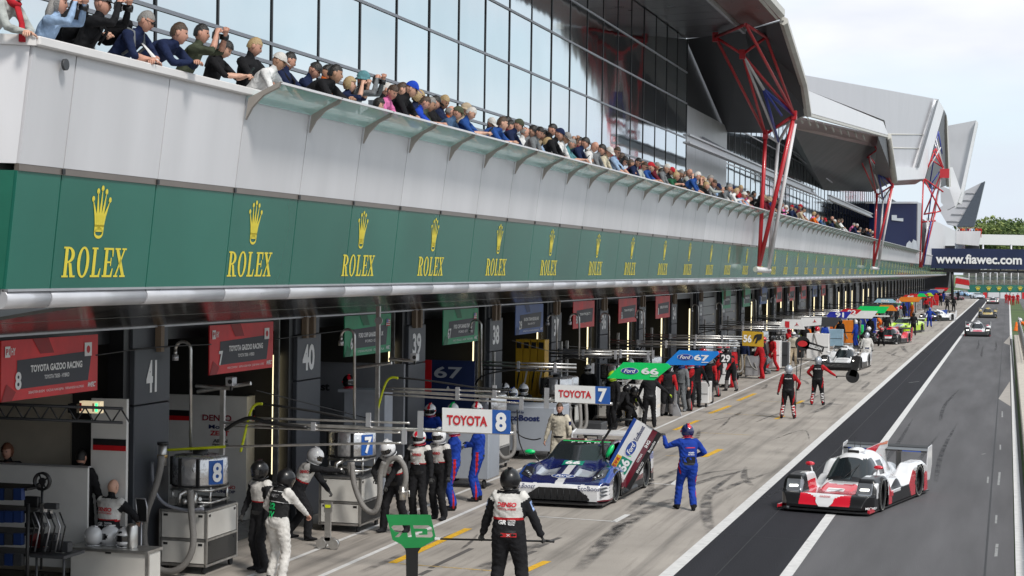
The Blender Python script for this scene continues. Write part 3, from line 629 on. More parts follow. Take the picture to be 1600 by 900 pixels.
for cc_, lst in ((M_tr, ((1437, 418, 1443, 278), (1438, 418, 1474, 262), (1443, 278, 1462, 232), (1462, 232, 1474, 262), (1443, 278, 1470, 330), (1474, 262, 1444, 335), (1458, 235, 1473, 262), (1443, 335, 1470, 330), (1441, 347, 1462, 345), (1443, 278, 1474, 300), (1456, 250, 1474, 262), (1462, 330, 1440, 418))), (M_tw, ((1446, 272, 1470, 230), (1460, 222, 1474, 258), (1474, 262, 1458, 345), (1462, 215, 1474, 262), (1450, 345, 1441, 416))), (M_tb, ((1466, 205, 1452, 292), (1466, 205, 1472, 240), (1452, 292, 1468, 268), (1457, 290, 1450, 345), (1455, 345, 1443, 416)))):
    for xa, ya_, xb, yb_ in lst: b = MB(); b.cyl(WY(xa, ya_, 209), WY(xb, yb_, 209+(xa % 3)*.4), .085 if cc_ is M_tr else .07, 6); b.build('member', cc_, m3)
b = MB(); b.box(WY(1476, 271, 209), (1.0, .5, 1.0)); b.build('red_box', M_tr, m3)
# ------------------------------------------------------------------ far end of the lane
sg = thing('gantry_sign', 'wide navy sign reading www.fiawec.com across the far end of the pit lane', 'sign', tuple(WY(1530, 430, 250)))
b = MB(); b.prism([WY(1453, 388, 250), WY(1640, 390, 250), WY(1640, 422, 250), WY(1453, 419, 250)], (0, .5, 0)); b.build('board', mat('navy sign face', (.012, .022, .07), .4, var=.25, vs=.3), sg)
b = MB(); text(b, 'www.fiawec.com', WY(1529, 405, 249.9), (1, 0, -.003), (0, 0, 1), 123*250/FOC*1.03, 14.5*250/FOC, bold=.03); b.build('lettering', M_txtw, sg)
b = MB(); b.box(WY(1545, 424, 250.3), (17, .3, .3)); b.cyl(WY(1488, 423, 250.5), WY(1488, 466, 250.5), .2, 6)
for x in (1462, 1530, 1563, 1590): b.cyl(WY(x, 418, 250.3), WY(x, 424, 250.3), .1, 5)
b.build('support_truss', M_black, sg)
hd = thing('trackside_hoarding', 'green advertising hoarding with small gold crowns beyond the lane end', 'hoarding', tuple(WY(1550, 455, 420)))
b = MB(); b.prism([WY(1512, 445, 420), WY(1680, 446, 420), WY(1680, 458, 420), WY(1512, 458, 420)], (0, .4, 0)); b.build('board', M_green, hd)
for x in (1528, 1545, 1561, 1578, 1594):
    b = MB(); c0 = WY(x, 454, 419.8); b.add([(c0.x+v[0]*1.1, c0.y, c0.z+v[1]*1.0) for v in _cw.v], _cw.f); b.m = [0]*len(b.f); b.s = [False]*len(b.f); b.build('crown_logo', M_gold, hd)
ct = thing('catch_fence', 'tall wire catch fence on posts behind the green hoarding', 'fence', tuple(WY(1550, 445, 424)))
for x in range(1514, 1660, 11):
    b = MB(); b.cyl(WY(x, 424, 424), WY(x, 458, 424), .09, 5); b.build('post', M_alu, ct)
b = MB()
for i in range(14): b.box(WY(1585, 425+i*2.2, 424), (22, .03, .03))
o = b.build('mesh_wire', M_alu, ct); o['kind'] = 'stuff'
gs = thing('grandstand', 'distant dark grandstand with a long flat white roof above the lane end', 'grandstand', tuple(WY(1560, 440, 520)))
b = MB(); b.prism([WY(1529, 366, 520), WY(1700, 369, 520), WY(1700, 386, 520), WY(1527, 382, 520)], (0, 14, 0)); b.build('roof', M_whitep, gs)
for i in range(6):
    b = MB(); y_ = 448-i*5.5; b.prism([WY(1505, y_, 500+i*3), WY(1700, y_, 500+i*3), WY(1700, y_-5, 500+i*3), WY(1505, y_-5, 500+i*3)], (0, 2.6, 0)); b.build('seating_tier', mat('dusty seating %d' % (i % 3), ((.10, .10, .085), (.15, .14, .11), (.07, .085, .075))[i % 3], .8, var=.5, vs=1.5), gs)
for x in (1536, 1580):
    b = MB(); b.cyl(WY(x, 382, 516), WY(x, 440, 516), .25, 6); b.build('column', M_alu, gs)
br = thing('barrier_wall', 'red and white barrier blocks closing the end of the pit lane', 'barrier', tuple(WY(1550, 462, 365)))
for i, (xa, xb, c) in enumerate(((1536, 1543, 1), (1544, 1562, 0), (1563, 1578, 0), (1579, 1596, 0), (1597, 1615, 1))):
    b = MB(); b.prism([WY(xa, 457, 365), WY(xb-.6, 457, 365), WY(xb-.6, 467, 365), WY(xa, 467, 365)], (0, .7, 0)); b.build('block', [M_white, M_red][c], br)
bn = thing('striped_barrier', 'red and white slanted banner wall under the navy sign', 'barrier', tuple(WY(1500, 445, 262)))
for i, (ya_, c) in enumerate(((431, 0), (434, 1), (443, 0))):
    yb_ = (434, 443, 449)[i]; b = MB(); b.prism([WY(1494, ya_, 262), WY(1514, ya_+4, 262), WY(1515, yb_+3, 262), WY(1492, yb_, 262)], (0, .3, 0)); b.build('stripe', [M_white, M_red][c], bn)
# trees beyond the lane end
M_bark = mat('bark', (.07, .05, .035), .9); M_leaf = [mat('leaf green %s' % n, c, .7, var=.35, vs=.4, spec=.2) for n, c in (('pale', (.24, .29, .10)), ('mid', (.16, .22, .07)), ('deep', (.09, .135, .05)))]
def tree_mesh(seed, h=16, r=9, n=4200):
    rd = random.Random(seed); cl = [(rd.uniform(-.72, .72)*r, rd.uniform(-.6, .6)*r, h*rd.uniform(.40, .92), rd.uniform(.22, .42)*r) for _ in range(22)]
    b = MB()
    for i in range(n):
        c = cl[rd.randrange(len(cl))]; th = rd.uniform(0, 6.28); u = rd.uniform(-1, 1); s = math.sqrt(1-u*u); q = Vector((s*math.cos(th), s*math.sin(th), u))*c[3]*rd.uniform(.72, 1.05)
        p = Vector(c[:3])+Vector((q.x, q.y, q.z*.75)); a = Vector((rd.gauss(0, 1), rd.gauss(0, 1), rd.gauss(0, 1))).normalized(); e2 = a.orthogonal().normalized(); e3 = a.cross(e2); sz = rd.uniform(.25, .55)
        b.add([p-e2*sz, p-e3*sz*.5, p+e2*sz, p+e3*sz*.5], [(0, 1, 2, 3)], cl.index(c) % 3 if rd.random() < .8 else rd.randrange(3))
    t = MB(); t.tube([(0, 0, 0), (.1, 0, h*.3), (0, .2, h*.7)], [.5, .35, .1], 8)
    for k in range(6):
        c = cl[k]; t.tube([(0, 0, h*.3), (c[0]*.5, c[1]*.5, c[2]*.8), c[:3]], [.22, .14, .05], 6)
    return b.mesh('crown', M_leaf), t.mesh('trunk', M_bark)
tms = [tree_mesh(s) for s in (1, 2, 3)]
tl = ['leafy tree just right of the slate fin, darkest of the row', 'broad leafy tree beyond the white grandstand roof, second from the slate fin', 'leafy tree over the middle of the white grandstand roof', 'pale leafy tree over the right half of the white grandstand roof', 'leafy tree at the right edge of the photo above the grandstand roof', 'low leafy tree glimpsed between navy sign and grandstand roof', 'rounded tree at the far right behind the others', 'tall leafy tree outside right of the grandstand']
for i, (x, yt, Y) in enumerate(((1532, 345, 600), (1546, 352, 640), (1562, 347, 620), (1578, 346, 650), (1596, 347, 630), (1552, 358, 700), (1588, 350, 700), (1612, 348, 640))):
    top = WY(x, yt, Y); g = WY(x, 450, Y); c_, t_ = tms[i % 3]; r = thing('broadleaf_tree', tl[i], 'tree', (top.x, Y, -.03), random.uniform(0, 6), 'trees beyond the lane end')
    s = (top.z+1)/16.5; o1 = link('crown', c_, r); o2 = link('trunk', t_, r); r.scale = (s*1.0, s*1.0, s)
# ------------------------------------------------------------------ people: one continuous body mesh per pose, clothes colours by region
# slots of a body mesh
SL = ['skin', 'yoke', 'shirt', 'upper_sleeve', 'forearm', 'hips', 'shin', 'shoe', 'hand', 'collar', 'stripe', 'eye', 'lips', 'belt', 'side', 'hem']
def V(*a): return Vector(a)
def ik(a, b, l1, l2, pole):
    d = b-a; L = min(d.length, (l1+l2)*.999); dn = d.normalized(); x = (l1*l1-l2*l2+L*L)/(2*L); h = math.sqrt(max(0, l1*l1-x*x))
    p = pole-dn*pole.dot(dn); p = p.normalized() if p.length > 1e-4 else dn.orthogonal().normalized()
    return a+dn*x+p*h, a+dn*L
def skel(lean=0, side=0, twist=0, pelvis=(0, 0, .93), lh=(-.28, .05, .85), rh=(.28, .05, .85), lf=(-.12, 0), rf=(.12, .03), yaw=0, pitch=0, el=(-.5, -.6, -.3), er=(.5, -.6, -.3), kn=(0, 1, 0), h=1.0, kz=None, shrug=0, fx=0):
    J = {}; pel = V(*pelvis); J['pel'] = pel
    up = V(math.sin(R_(side)), math.sin(R_(lean)), math.cos(R_(lean))*math.cos(R_(side))).normalized()
    up2 = V(math.sin(R_(side)), math.sin(R_(lean*1.25)), math.cos(R_(lean*1.25))).normalized()
    fw = V(0, 1, 0); fw = (fw-up*fw.dot(up)).normalized(); rt = fw.cross(up).normalized()
    tm = Matrix.Rotation(R_(twist), 3, up); rt2 = tm@rt; fw2 = tm@fw
    J['waist'] = pel+up*.16; J['chest'] = pel+up*.34+fw*.0; J['neck'] = J['chest']+up2*.17; J['rt'] = rt; J['rt2'] = rt2; J['up'] = up; J['up2'] = up2; J['fw2'] = fw2
    J['ls'] = J['chest']+up2*(.105+shrug)-rt2*.175; J['rs'] = J['chest']+up2*(.105+shrug)+rt2*.175
    J['lhip'] = pel-rt*.09-up*.02; J['rhip'] = pel+rt*.09-up*.02
    for s, hd, el_ in (('l', lh, el), ('r', rh, er)):
        e, w_ = ik(J[s+'s'], V(*hd), .29, .255, V(*el_)); J[s+'e'] = e; J[s+'w'] = w_
    for s, ft in (('l', lf), ('r', rf)):
        a = V(ft[0], ft[1], ft[2] if len(ft) > 2 else .085); k, an = ik(J[s+'hip'], a, .43, .42, V(*kn)); J[s+'k'] = k; J[s+'a'] = an
    m = Matrix.Rotation(R_(yaw), 3, 'Z')@Matrix.Rotation(R_(pitch), 3, 'X'); J['hm'] = m
    hd = (m@V(0, .03, 1)).normalized(); J['head'] = J['neck']+up2*.035+hd*.115
    return J
def head_geo(face=True):
    """head in its own space, centre between the ears, facing +Y; returns verts, faces, slots"""
    b = MB(); n, r = 20, 16; vs = []
    for i in range(r+1):
        ph = math.pi*i/r
        for j in range(n):
            th = 2*math.pi*j/n; x = math.sin(ph)*math.cos(th); y = math.sin(ph)*math.sin(th); z = math.cos(ph)
            X, Y, Z = x*.076, y*.096, z*.118
            if z < 0:                                   # jaw
                t = -z; X *= 1-.30*t*t; Y = Y*(1-.25*t) + .020*t*(1 if y > -.2 else .2)
                if y > .3: Y += .010*t
            if y > .55 and abs(z) < .75: Y -= .006*(1-abs(x)*1.2)
            if y > .6 and .02 < z < .22 and .25 < abs(x) < .60: Y -= .012      # eye sockets
            if y > .6 and .24 < z < .42: Y += .005        # brow
            if abs(x) < .22 and y > .6 and -.32 < z < .18: Y += .020*(1-abs(x)/.22)*(1-abs(z+.18)/.4 if z < .1 else .2)   # nose
            if y > .6 and -.62 < z < -.42 and abs(x) < .35: Y += .004
            vs.append(V(X, Y, Z))
    b.add(vs, [(i*n+j, (i+1)*n+j, (i+1)*n+(j+1) % n, i*n+(j+1) % n) for i in range(r) for j in range(n)], 0, True)
    if face:
        for s in (-1, 1):
            b.ell((s*.032, .080, .016), (.014, .009, .008), 11, 8, 5)
            b.ell((s*.077, -.006, .0), (.010, .022, .033), 0, 8, 5)
        b.ell((0, .0935, -.052), (.024, .006, .0065), 12, 8, 4)
    return b
_HG = head_geo(True); _HN = head_geo(False)
def limb(b, pts, rs, side=None, n=12): b.tube(pts, rs, n, 0, True, None, side)
def hand(b, w, e, palm_n, curl=.5, sgn=1, mi=8):
    """five fingers on a palm; w wrist, e elbow"""
    d = (w-e).normalized(); pn = (palm_n-d*palm_n.dot(d)); pn = pn.normalized() if pn.length > .1 else d.orthogonal().normalized(); s = d.cross(pn)*sgn
    k = w+d*.085
    for i, (off, ln) in enumerate(((-.030, .060), (-.010, .072), (.011, .067), (.031, .050))):
        a = k+s*off; c1 = curl*.9; p1 = a+(d*math.cos(c1)+pn*math.sin(c1))*ln*.45; c2 = curl*1.9; p2 = p1+(d*math.cos(c2)+pn*math.sin(c2))*ln*.32; c3 = curl*2.6; p3 = p2+(d*math.cos(c3)+pn*math.sin(c3))*ln*.25
        b.tube([a-d*.015, p1, p2, p3], [.0095, .009, .008, .006], 6, mi)
    a = w+d*.03-s*.035; p1 = a+(d*.6-s*.55+pn*.35).normalized()*.035; p2 = p1+(d*.85-s*.1+pn*.5).normalized()*.030
    b.tube([a, p1, p2], [.012, .0105, .007], 6, mi)
REGS = {}
def body_mesh(name, J, bulk=1.0, vox=.019, helmet=False, curl=.5, palm=(0, 0, -1), rule=None, girl=False, mats=None):
    g = bulk; b = MB(); rt, rt2, up, fw2 = J['rt'], J['rt2'], J['up'], J['fw2']
    limb(b, [J['pel']-up*.11, J['pel']-up*.02, J['waist'], J['chest'], J['chest']+J['up2']*.09, J['neck']-J['up2']*.015, J['neck']+J['up2']*.02],
         [(.10*g, .085*g), (.165*g, .115*g), (.145*g, .105*g), (.165*g, .118*g), (.165*g, .105*g), (.085, .075), (.055, .055)], rt2, 16)
    limb(b, [J['neck']-J['up2']*.04, J['neck']+J['up2']*.02, J['head']-J['hm']@V(0, .015, .06)], [.062, .055, .052])
    for s in 'lr':
        S, E, Wr = J[s+'s'], J[s+'e'], J[s+'w']; ax = (E-S).normalized()
        limb(b, [J['chest']+J['up2']*.09, S, S.lerp(E, .25), S.lerp(E, .6), E, E.lerp(Wr, .3), E.lerp(Wr, .7), Wr], [.07, .066*g, .060*g, .050*g, .044*g, .045*g, .036*g, .030*(1+(g-1)*1.6)])
        d = (Wr-E).normalized(); pn = V(*palm) if not isinstance(palm, dict) else V(*palm[s]); pn = (pn-d*pn.dot(d)); pn = pn.normalized() if pn.length > .1 else d.orthogonal().normalized()
        b.tube([Wr-d*.01, Wr+d*.03, Wr+d*.09, Wr+d*.10], [(.026, .022), (.040, .022), (.043, .020), (.035, .012)], 10, 0, True, None, d.cross(pn))
        H, K, A = J[s+'hip'], J[s+'k'], J[s+'a']
        limb(b, [J['pel'].lerp(H, .6)+up*.03, H, H.lerp(K, .3), K, K.lerp(A, .35), A+V(0, 0, .04), A-V(0, 0, .01)], [.10*g, .098*g, .088*g, .062*g*1.05, .062*g, .050*(2*g-1), .046*(2*g-1)])
        ff = (K-A); ff = V(0, 1, 0) if True else ff
        dd = J.get(s+'dir', V((-.18 if s == 'l' else .18), 1, 0)).normalized(); a0 = A-V(0, 0, .045)
        b.tube([a0-dd*.065, a0-dd*.02, a0+dd*.09, a0+dd*.165, a0+dd*.19], [(.034, .034), (.042, .045), (.046, .034), (.040, .024), (.02, .012)], 10, 0, True, None, dd.cross(V(0, 0, 1)))
    me = bpy.data.meshes.new('b'); me.from_pydata(b.v, [], b.f); o = bpy.data.objects.new('b', me); COL.objects.link(o)
    md = o.modifiers.new('r', 'REMESH'); md.mode = 'VOXEL'; md.voxel_size = vox
    ms = o.modifiers.new('s', 'SMOOTH'); ms.iterations = 2; ms.factor = .5
    dg = bpy.context.evaluated_depsgraph_get(); ev = bpy.data.meshes.new_from_object(o.evaluated_get(dg)); bpy.data.objects.remove(o); bpy.data.meshes.remove(me)
    nv = len(ev.vertices); co_ = np.empty(nv*3, np.float32); ev.vertices.foreach_get('co', co_); co_ = co_.reshape(-1, 3)
    # cloth folds: small displacement away from hands and face
    nf = len(ev.polygons); li = np.empty(nf*4, np.int32)
    F = [tuple(p.vertices) for p in ev.polygons]; bpy.data.meshes.remove(ev)
    cen = np.array([co_[list(f)].mean(0) for f in F])
    bones = [('torso', J['pel'], J['chest']), ('chest', J['chest'], J['neck']), ('neck', J['neck']+J['up2']*.02, J['head'])]
    for s in 'lr': bones += [(s+'ua', J[s+'s'], J[s+'e']), (s+'fa', J[s+'e'], J[s+'w']), (s+'hand', J[s+'w'], J[s+'w']+(J[s+'w']-J[s+'e']).normalized()*.1), (s+'th', J[s+'hip'], J[s+'k']), (s+'sh', J[s+'k'], J[s+'a']), (s+'ft', J[s+'a']-V(0, 0, .05), J[s+'a']+V(0, .12, -.05))]
    rad = dict(torso=.13, chest=.13, neck=.05, ua=.055, fa=.042, hand=.03, th=.09, sh=.06, ft=.045)
    D = []; T = []
    for nm, a, c in bones:
        a = np.array(a); c = np.array(c); d = c-a; t = np.clip(((cen-a)@d)/(d@d), 0, 1); q = a+t[:, None]*d
        D.append(np.linalg.norm(cen-q, axis=1)-rad.get(nm, rad.get(nm[1:], .05))); T.append(((cen-a)@d)/(d@d))
    D = np.array(D); T = np.array(T); near = D.argmin(0)
    base = dict(torso=2, chest=1, neck=0, ua=3, fa=4, hand=8, th=5, sh=6, ft=7)
    upn = np.array(J['up']); pel = np.array(J['pel']); hgt = (cen-pel)@upn; lat = (cen-pel)@np.array(J['rt2']); frn = (cen-pel)@np.array(J['fw2'])
    mi = []
    for i in range(len(F)):
        nm = bones[near[i]][0]; k = nm if nm in base else nm[1:]; m_ = base[k]; t = T[near[i], i]
        if k in ('torso', 'chest'): m_ = 1 if hgt[i] > .27 else (2 if hgt[i] > .06 else 5)
        if k == 'chest' and t > .86: m_ = 9
        if k == 'neck' and t < .18: m_ = 9
        if k == 'sh' and t > .96: m_ = 7
        if rule: m_ = rule(k, nm, t, hgt[i], lat[i], frn[i], m_)
        mi.append(m_)
    b = MB(); b.v = [tuple(map(float, c)) for c in co_]; b.f = F; b.m = mi; b.s = [True]*len(F)
    # wrinkles
    for i in range(nv):
        x, y, z = co_[i]; w_ = math.sin(z*61+math.sin(x*23)*2.2)*math.sin(x*37+z*19+y*29)*.0035+(abs(math.sin(z*34+x*17-y*11+math.sin(y*40)))**3-.3)*.007*(1 if z < J['neck'].z-.02 else 0)
        b.v[i] = (float(x+w_), float(y+w_*.8), float(z))
    for s in 'lr':
        hand(b, J[s+'w'], J[s+'e'], V(*palm) if not isinstance(palm, dict) else V(*palm[s]), curl, 1 if s == 'r' else -1)
    H = _HN if helmet else _HG; hm = J['hm']; b.add([J['head']+hm@Vector(v) for v in H.v], H.f, 0, True)
    for k in range(len(H.f)): b.m[-1-k] = H.m[-1-k]
    me = b.mesh('body', [M_black]*16); REGS[name] = (me, J)
    return me, J
# head wear in head space
def shell(pred, rad=(.083, .104, .124), c=(0, -.004, .006), seg=22, ring=16, mi=0, jit=0):
    b = MB(); vs = []
    for i in range(ring+1):
        ph = math.pi*i/ring
        for j in range(seg):
            th = 2*math.pi*j/seg; j_ = 1+jit*math.sin(i*2.3+j*3.1)*math.sin(j*1.7); vs.append(V(c[0]+rad[0]*j_*math.sin(ph)*math.cos(th), c[1]+rad[1]*j_*math.sin(ph)*math.sin(th), c[2]+rad[2]*math.cos(ph)*j_))
    fs = []
    for i in range(ring):
        for j in range(seg):
            ph = math.pi*(i+.5)/ring; th = 2*math.pi*(j+.5)/seg; x, y, z = math.sin(ph)*math.cos(th), math.sin(ph)*math.sin(th), math.cos(ph)
            if pred(x, y, z): fs.append((i*seg+j, (i+1)*seg+j, (i+1)*seg+(j+1) % seg, i*seg+(j+1) % seg))
    return b.add(vs, fs, mi, True)
HW = {}
HW['short'] = shell(lambda x, y, z: z > .46 or (y < .05 and z > -.30 and (abs(x) < .8 or y < -.2)) or (abs(x) > .7 and z > .12 and y < .30), (.0795, .1005, .1225), jit=.035).mesh('hair', M_black)
HW['fringe'] = shell(lambda x, y, z: (y < .1 and -.35 < z < .45), jit=.03).mesh('hair', M_black)
b = shell(lambda x, y, z: z > .40 or (y < .25 and z > -.9), (.09, .112, .128), jit=.04); b.tube([(0, -.05, .02), (0, -.085, -.12), (0, -.08, -.26), (0, -.07, -.36)], [(.085, .06), (.10, .055), (.09, .04), (.05, .02)], 12, 0, True, None, (1, 0, 0)); HW['long'] = b.mesh('hair', M_black)
b = shell(lambda x, y, z: z > .42 or (y < .2 and z > -.75), (.092, .112, .128), jit=.05); HW['bob'] = b.mesh('hair', M_black)
b = shell(lambda x, y, z: z > .22, (.088, .108, .128)); P_ = []
for i in range(9):
    a = math.pi*(i/8); P_.append(V(.070*math.cos(a), .085+.085*math.sin(a), .035-.022*math.sin(a)))
b.prism([V(-.075, .055, .040)]+list(reversed(P_))+[V(.075, .055, .040)], (0, 0, .008), 1); HW['cap'] = b.mesh('cap', [M_black, M_black])
b = shell(lambda x, y, z: z > .15, (.09, .11, .128)); b.lathe([(.092, .030), (.11, .012), (.135, -.012), (.132, -.018), (.088, .02)], (0, 0, .0), 22, 1); HW['bucket'] = b.mesh('sun_hat', [M_black, M_black])
b = MB()
for s in (-1, 1): b.ell((s*.033, .098, .018), (.027, .010, .018), 0, 10, 6); b.box((s*.072, .05, .022), (.006, .09, .006))
b.box((0, .104, .024), (.02, .006, .006)); HW['glasses'] = b.mesh('sunglasses', M_black)
# full-face helmet: shell, visor, chin bar, trim; slots shell, visor, second colour
def helmet(open_=False):
    b = MB(); vs = []; seg, ring = 26, 18; R = (.130, .152, .148)
    fs = []; ms = []
    for i in range(ring+1):
        ph = math.pi*i/ring*.90
        for j in range(seg):
            th = 2*math.pi*j/seg; x, y, z = math.sin(ph)*math.cos(th), math.sin(ph)*math.sin(th), math.cos(ph); q = V(R[0]*x, R[1]*y, R[2]*z)
            if z < -.35 and y > .2: q.y += .018*y
            if y > .45 and -.28 < z < .30: q *= .955
            vs.append(q)
    for i in range(ring):
        for j in range(seg):
            ph = math.pi*(i+.5)/ring*.90; th = 2*math.pi*(j+.5)/seg; x, y, z = math.sin(ph)*math.cos(th), math.sin(ph)*math.sin(th), math.cos(ph)
            fs.append((i*seg+j, (i+1)*seg+j, (i+1)*seg+(j+1) % seg, i*seg+(j+1) % seg)); ms.append(1 if (y > .35 and -.30 < z < .32) else (2 if (abs(x) < .22 and z > .3) or (z < -.62) else 0))
    b.v = [tuple(v) for v in vs]; b.f = fs; b.m = ms; b.s = [True]*len(fs)
    b.lathe([(.118, -.118), (.124, -.128), (.112, -.134)], (0, 0, 0), 20, 2)
    for s in (-1, 1): b.cyl((s*.122, .03, .0), (s*.136, .03, .0), .022, 10, 2)
    b.box((0, -.03, .148), (.05, .09, .016), 2)
    return b.mesh('helmet', [M_black]*3)
HW['helmet'] = helmet()
M_visor = mat('dark visor', (.01, .01, .012), .08, coat=1, var=0)
M_skin = [mat('skin tone %s' % n, c, .55, var=.08, vs=14) for n, c in (('fair', (.62, .36, .26)), ('rosy', (.55, .29, .21)), ('tan', (.42, .23, .15)), ('brown', (.22, .11, .065)))]
def person(label, body, loc, rotz, cols, head=None, hcols=(), skin=1, group=None, glasses=False, scale=1.0, cat='person'):
    """cols: dict slot name -> material, 'default' for the rest"""
    me, J = REGS[body]; t = link('person', None, None, loc, (0, 0, rotz)); tag(t, label, cat, group); t.scale = (scale,)*3
    t.empty_display_size = .2; o = link('body', me, t)
    for i, s in enumerate(SL):
        mm = cols.get(s)
        if mm is None:
            sh = cols.get('shirt') or cols.get('default'); us = cols.get('upper_sleeve') or sh; yk = cols.get('yoke') or sh
            mm = {'skin': M_skin[skin], 'hand': M_skin[skin], 'eye': mat('dark eye', (.03, .02, .02), .3, var=0), 'lips': mat('lips', (.34, .10, .09), .6, var=0), 'collar': yk, 'yoke': yk, 'shirt': sh, 'upper_sleeve': us, 'forearm': us, 'shin': cols.get('hips'), 'stripe': sh, 'belt': M_black, 'side': cols.get('hips') if cols.get('hips') and 0 else sh, 'hem': sh}.get(s) or cols.get('default') or M_black
            if s == 'forearm' and cols.get('short'): mm = M_skin[skin]
        o.material_slots[i].link = 'OBJECT'; o.material_slots[i].material = mm
    hm = J['hm'].to_4x4(); hm.translation = J['head']
    if head:
        h = link(HW[head].name.split('.')[0], HW[head], t); h.matrix_local = hm
        for i in range(len(h.material_slots)):
            h.material_slots[i].link = 'OBJECT'; h.material_slots[i].material = hcols[min(i, len(hcols)-1)]
    if glasses: g = link('sunglasses', HW['glasses'], t); g.matrix_local = hm
    return t
def on_body(t, s, c, nrm, wd, ht, m, name='lettering', upv=(0, 0, 1), bold=.03, shear=0):
    """print pressed on the person's own body mesh; c, nrm in the person's space"""
    bo = [k for k in t.children if k.name.startswith('body')][0]; key = bo.data.name
    if key not in _bvh: _bvh[key] = tree_of(bo)
    n = Vector(nrm).normalized(); up = Vector(upv); up = (up-n*up.dot(n)).normalized(); ex = up.cross(n); b = MB()
    if s == '#':
        P = []; nn = 6
        for a in (-.5, .5):
            for i in range(nn+1):
                p = Vector(c)+ex*((i/nn-.5)*wd)+up*(a*ht); h = _bvh[key].ray_cast(p+n*.35, -n, 1.0); P.append((h[0]+n*.0035) if h[0] else p)
        b.add(P, [(i, i+1, nn+2+i, nn+1+i) for i in range(nn)])
    else: text(b, s, c, ex, up, wd, ht, 0, bold, shear, onto=_bvh[key], lift=.006)
    return link(name, b.mesh(name, m), t)
_bvh = {}
# ------------------------------------------------------------------ poses
def suit_rule(k, nm, t, h, lat, fr, m):           # white yoke with thin red hem over black
    if k in ('torso', 'chest') and .165 < h <= .19: return 15
    if k in ('torso', 'chest') and .19 < h <= .28 and m != 9: return 1
    if k in ('torso', 'chest') and -.03 < h < .035: return 13
    if k == 'ua' and m == 3 and t < .12: return 1
    return m
def side_rule(k, nm, t, h, lat, fr, m):           # side stripe down arms and legs, belt
    if k in ('torso', 'chest') and -.02 < h < .04: return 13
    if k in ('th', 'sh') and abs(fr) < .022 and abs(lat) > .15: return 14
    return m
BD = lambda name, **k: None
def mk(name, sk, **k): return body_mesh(name, skel(**sk), **k)
mk('rail', dict(lean=42, lh=(.02, .56, .97), rh=(-.02, .52, .97), el=(-1.2, .1, -.7), er=(1.2, .1, -.7), yaw=12, pitch=-26, lf=(-.12, -.12), rf=(.13, .08)))
mk('rail_low', dict(lean=56, pelvis=(0, -.06, .92), lh=(.02, .66, .97), rh=(.04, .62, .97), el=(-1, 0, -.6), er=(1, 0, -.6), yaw=22, pitch=-12, lf=(-.10, -.25), rf=(.13, .05)))
mk('rail_toward', dict(lean=32, lh=(.0, .54, .97), rh=(.05, .50, .97), el=(-.9, 0, -1), er=(.9, 0, -1), yaw=-24, pitch=-34, lf=(-.12, -.1), rf=(.13, .05)))
mk('phone', dict(lean=20, lh=(-.05, .58, 1.16), rh=(.06, .58, 1.15), el=(-.8, 0, -1), er=(.8, 0, -1), yaw=6, pitch=-38), curl=1.2)
mk('camera', dict(lean=27, lh=(-.055, .58, 1.50), rh=(.065, .52, 1.50), el=(-.6, .2, -1), er=(.6, .1, -1), yaw=14, pitch=-8, twist=10), curl=1.2, palm=dict(l=(0, 0, 1), r=(-1, 0, .3)))
mk('upright', dict(lean=10, lh=(-.22, .50, .95), rh=(.24, .48, .95), el=(-.6, -.6, -1), er=(.6, -.6, -1), yaw=30, pitch=-24))
mk('upright_toward', dict(lean=14, lh=(-.12, .52, .97), rh=(.14, .48, .97), el=(-.6, -.4, -1), er=(.6, -.4, -1), yaw=-30, pitch=-30))
mk('lolly', dict(lean=3, lh=(-.40, .16, .80), rh=(.44, .14, .79), el=(-.8, -.4, 0), er=(.8, -.4, 0), pitch=-8, lf=(-.19, .0), rf=(.21, .0)), bulk=1.38, helmet=True, vox=.016, rule=suit_rule, curl=1.5, palm=(0, 0, -1))
mk('tv', dict(lean=10, twist=-14, lh=(-.22, .30, .98), rh=(.20, .55, .92), el=(-.8, -.5, -.2), er=(.8, -.3, -.6), yaw=-25, pitch=-30, lf=(-.13, .02), rf=(.14, -.05)), bulk=1.20, helmet=True, vox=.016, curl=1.0)
mk('reach', dict(lean=26, pelvis=(0, -.05, .88), lh=(-.12, .55, .75), rh=(.06, .86, 1.20), el=(-.7, -.3, -.5), er=(.7, .1, -.8), yaw=0, pitch=-25, lf=(-.14, -.22), rf=(.14, .16)), bulk=1.24, helmet=True, rule=suit_rule, curl=1.2)
mk('hose', dict(lean=20, lh=(-.06, .42, .86), rh=(.16, .40, .98), el=(-.9, -.4, -.2), er=(.9, -.3, -.1), yaw=-12, pitch=-32, lf=(-.18, -.1), rf=(.18, .12), kn=(.1, 1, 0)), bulk=1.25, helmet=True, rule=suit_rule, curl=1.3)
mk('stand', dict(lean=3, lh=(-.30, .14, .86), rh=(.28, .16, .88), el=(-.6, -.7, 0), er=(.6, -.7, 0), pitch=-12, lf=(-.12, .02), rf=(.14, -.04)), bulk=1.23, helmet=True, rule=suit_rule, curl=.8)
mk('folded', dict(lean=-1, lh=(.12, .25, 1.17), rh=(-.10, .27, 1.12), el=(-.8, .2, -.9), er=(.8, .2, -.9), pitch=-6, lf=(-.12, .02), rf=(.13, -.02)), bulk=1.22, helmet=True, rule=side_rule, curl=.6)
mk('official', dict(lean=2, lh=(-.33, .12, .80), rh=(.33, .10, .82), el=(-.7, -.6, 0), er=(.7, -.6, 0), pitch=-10, lf=(-.15, .02), rf=(.15, 0)), bulk=1.28, rule=side_rule, vox=.017)
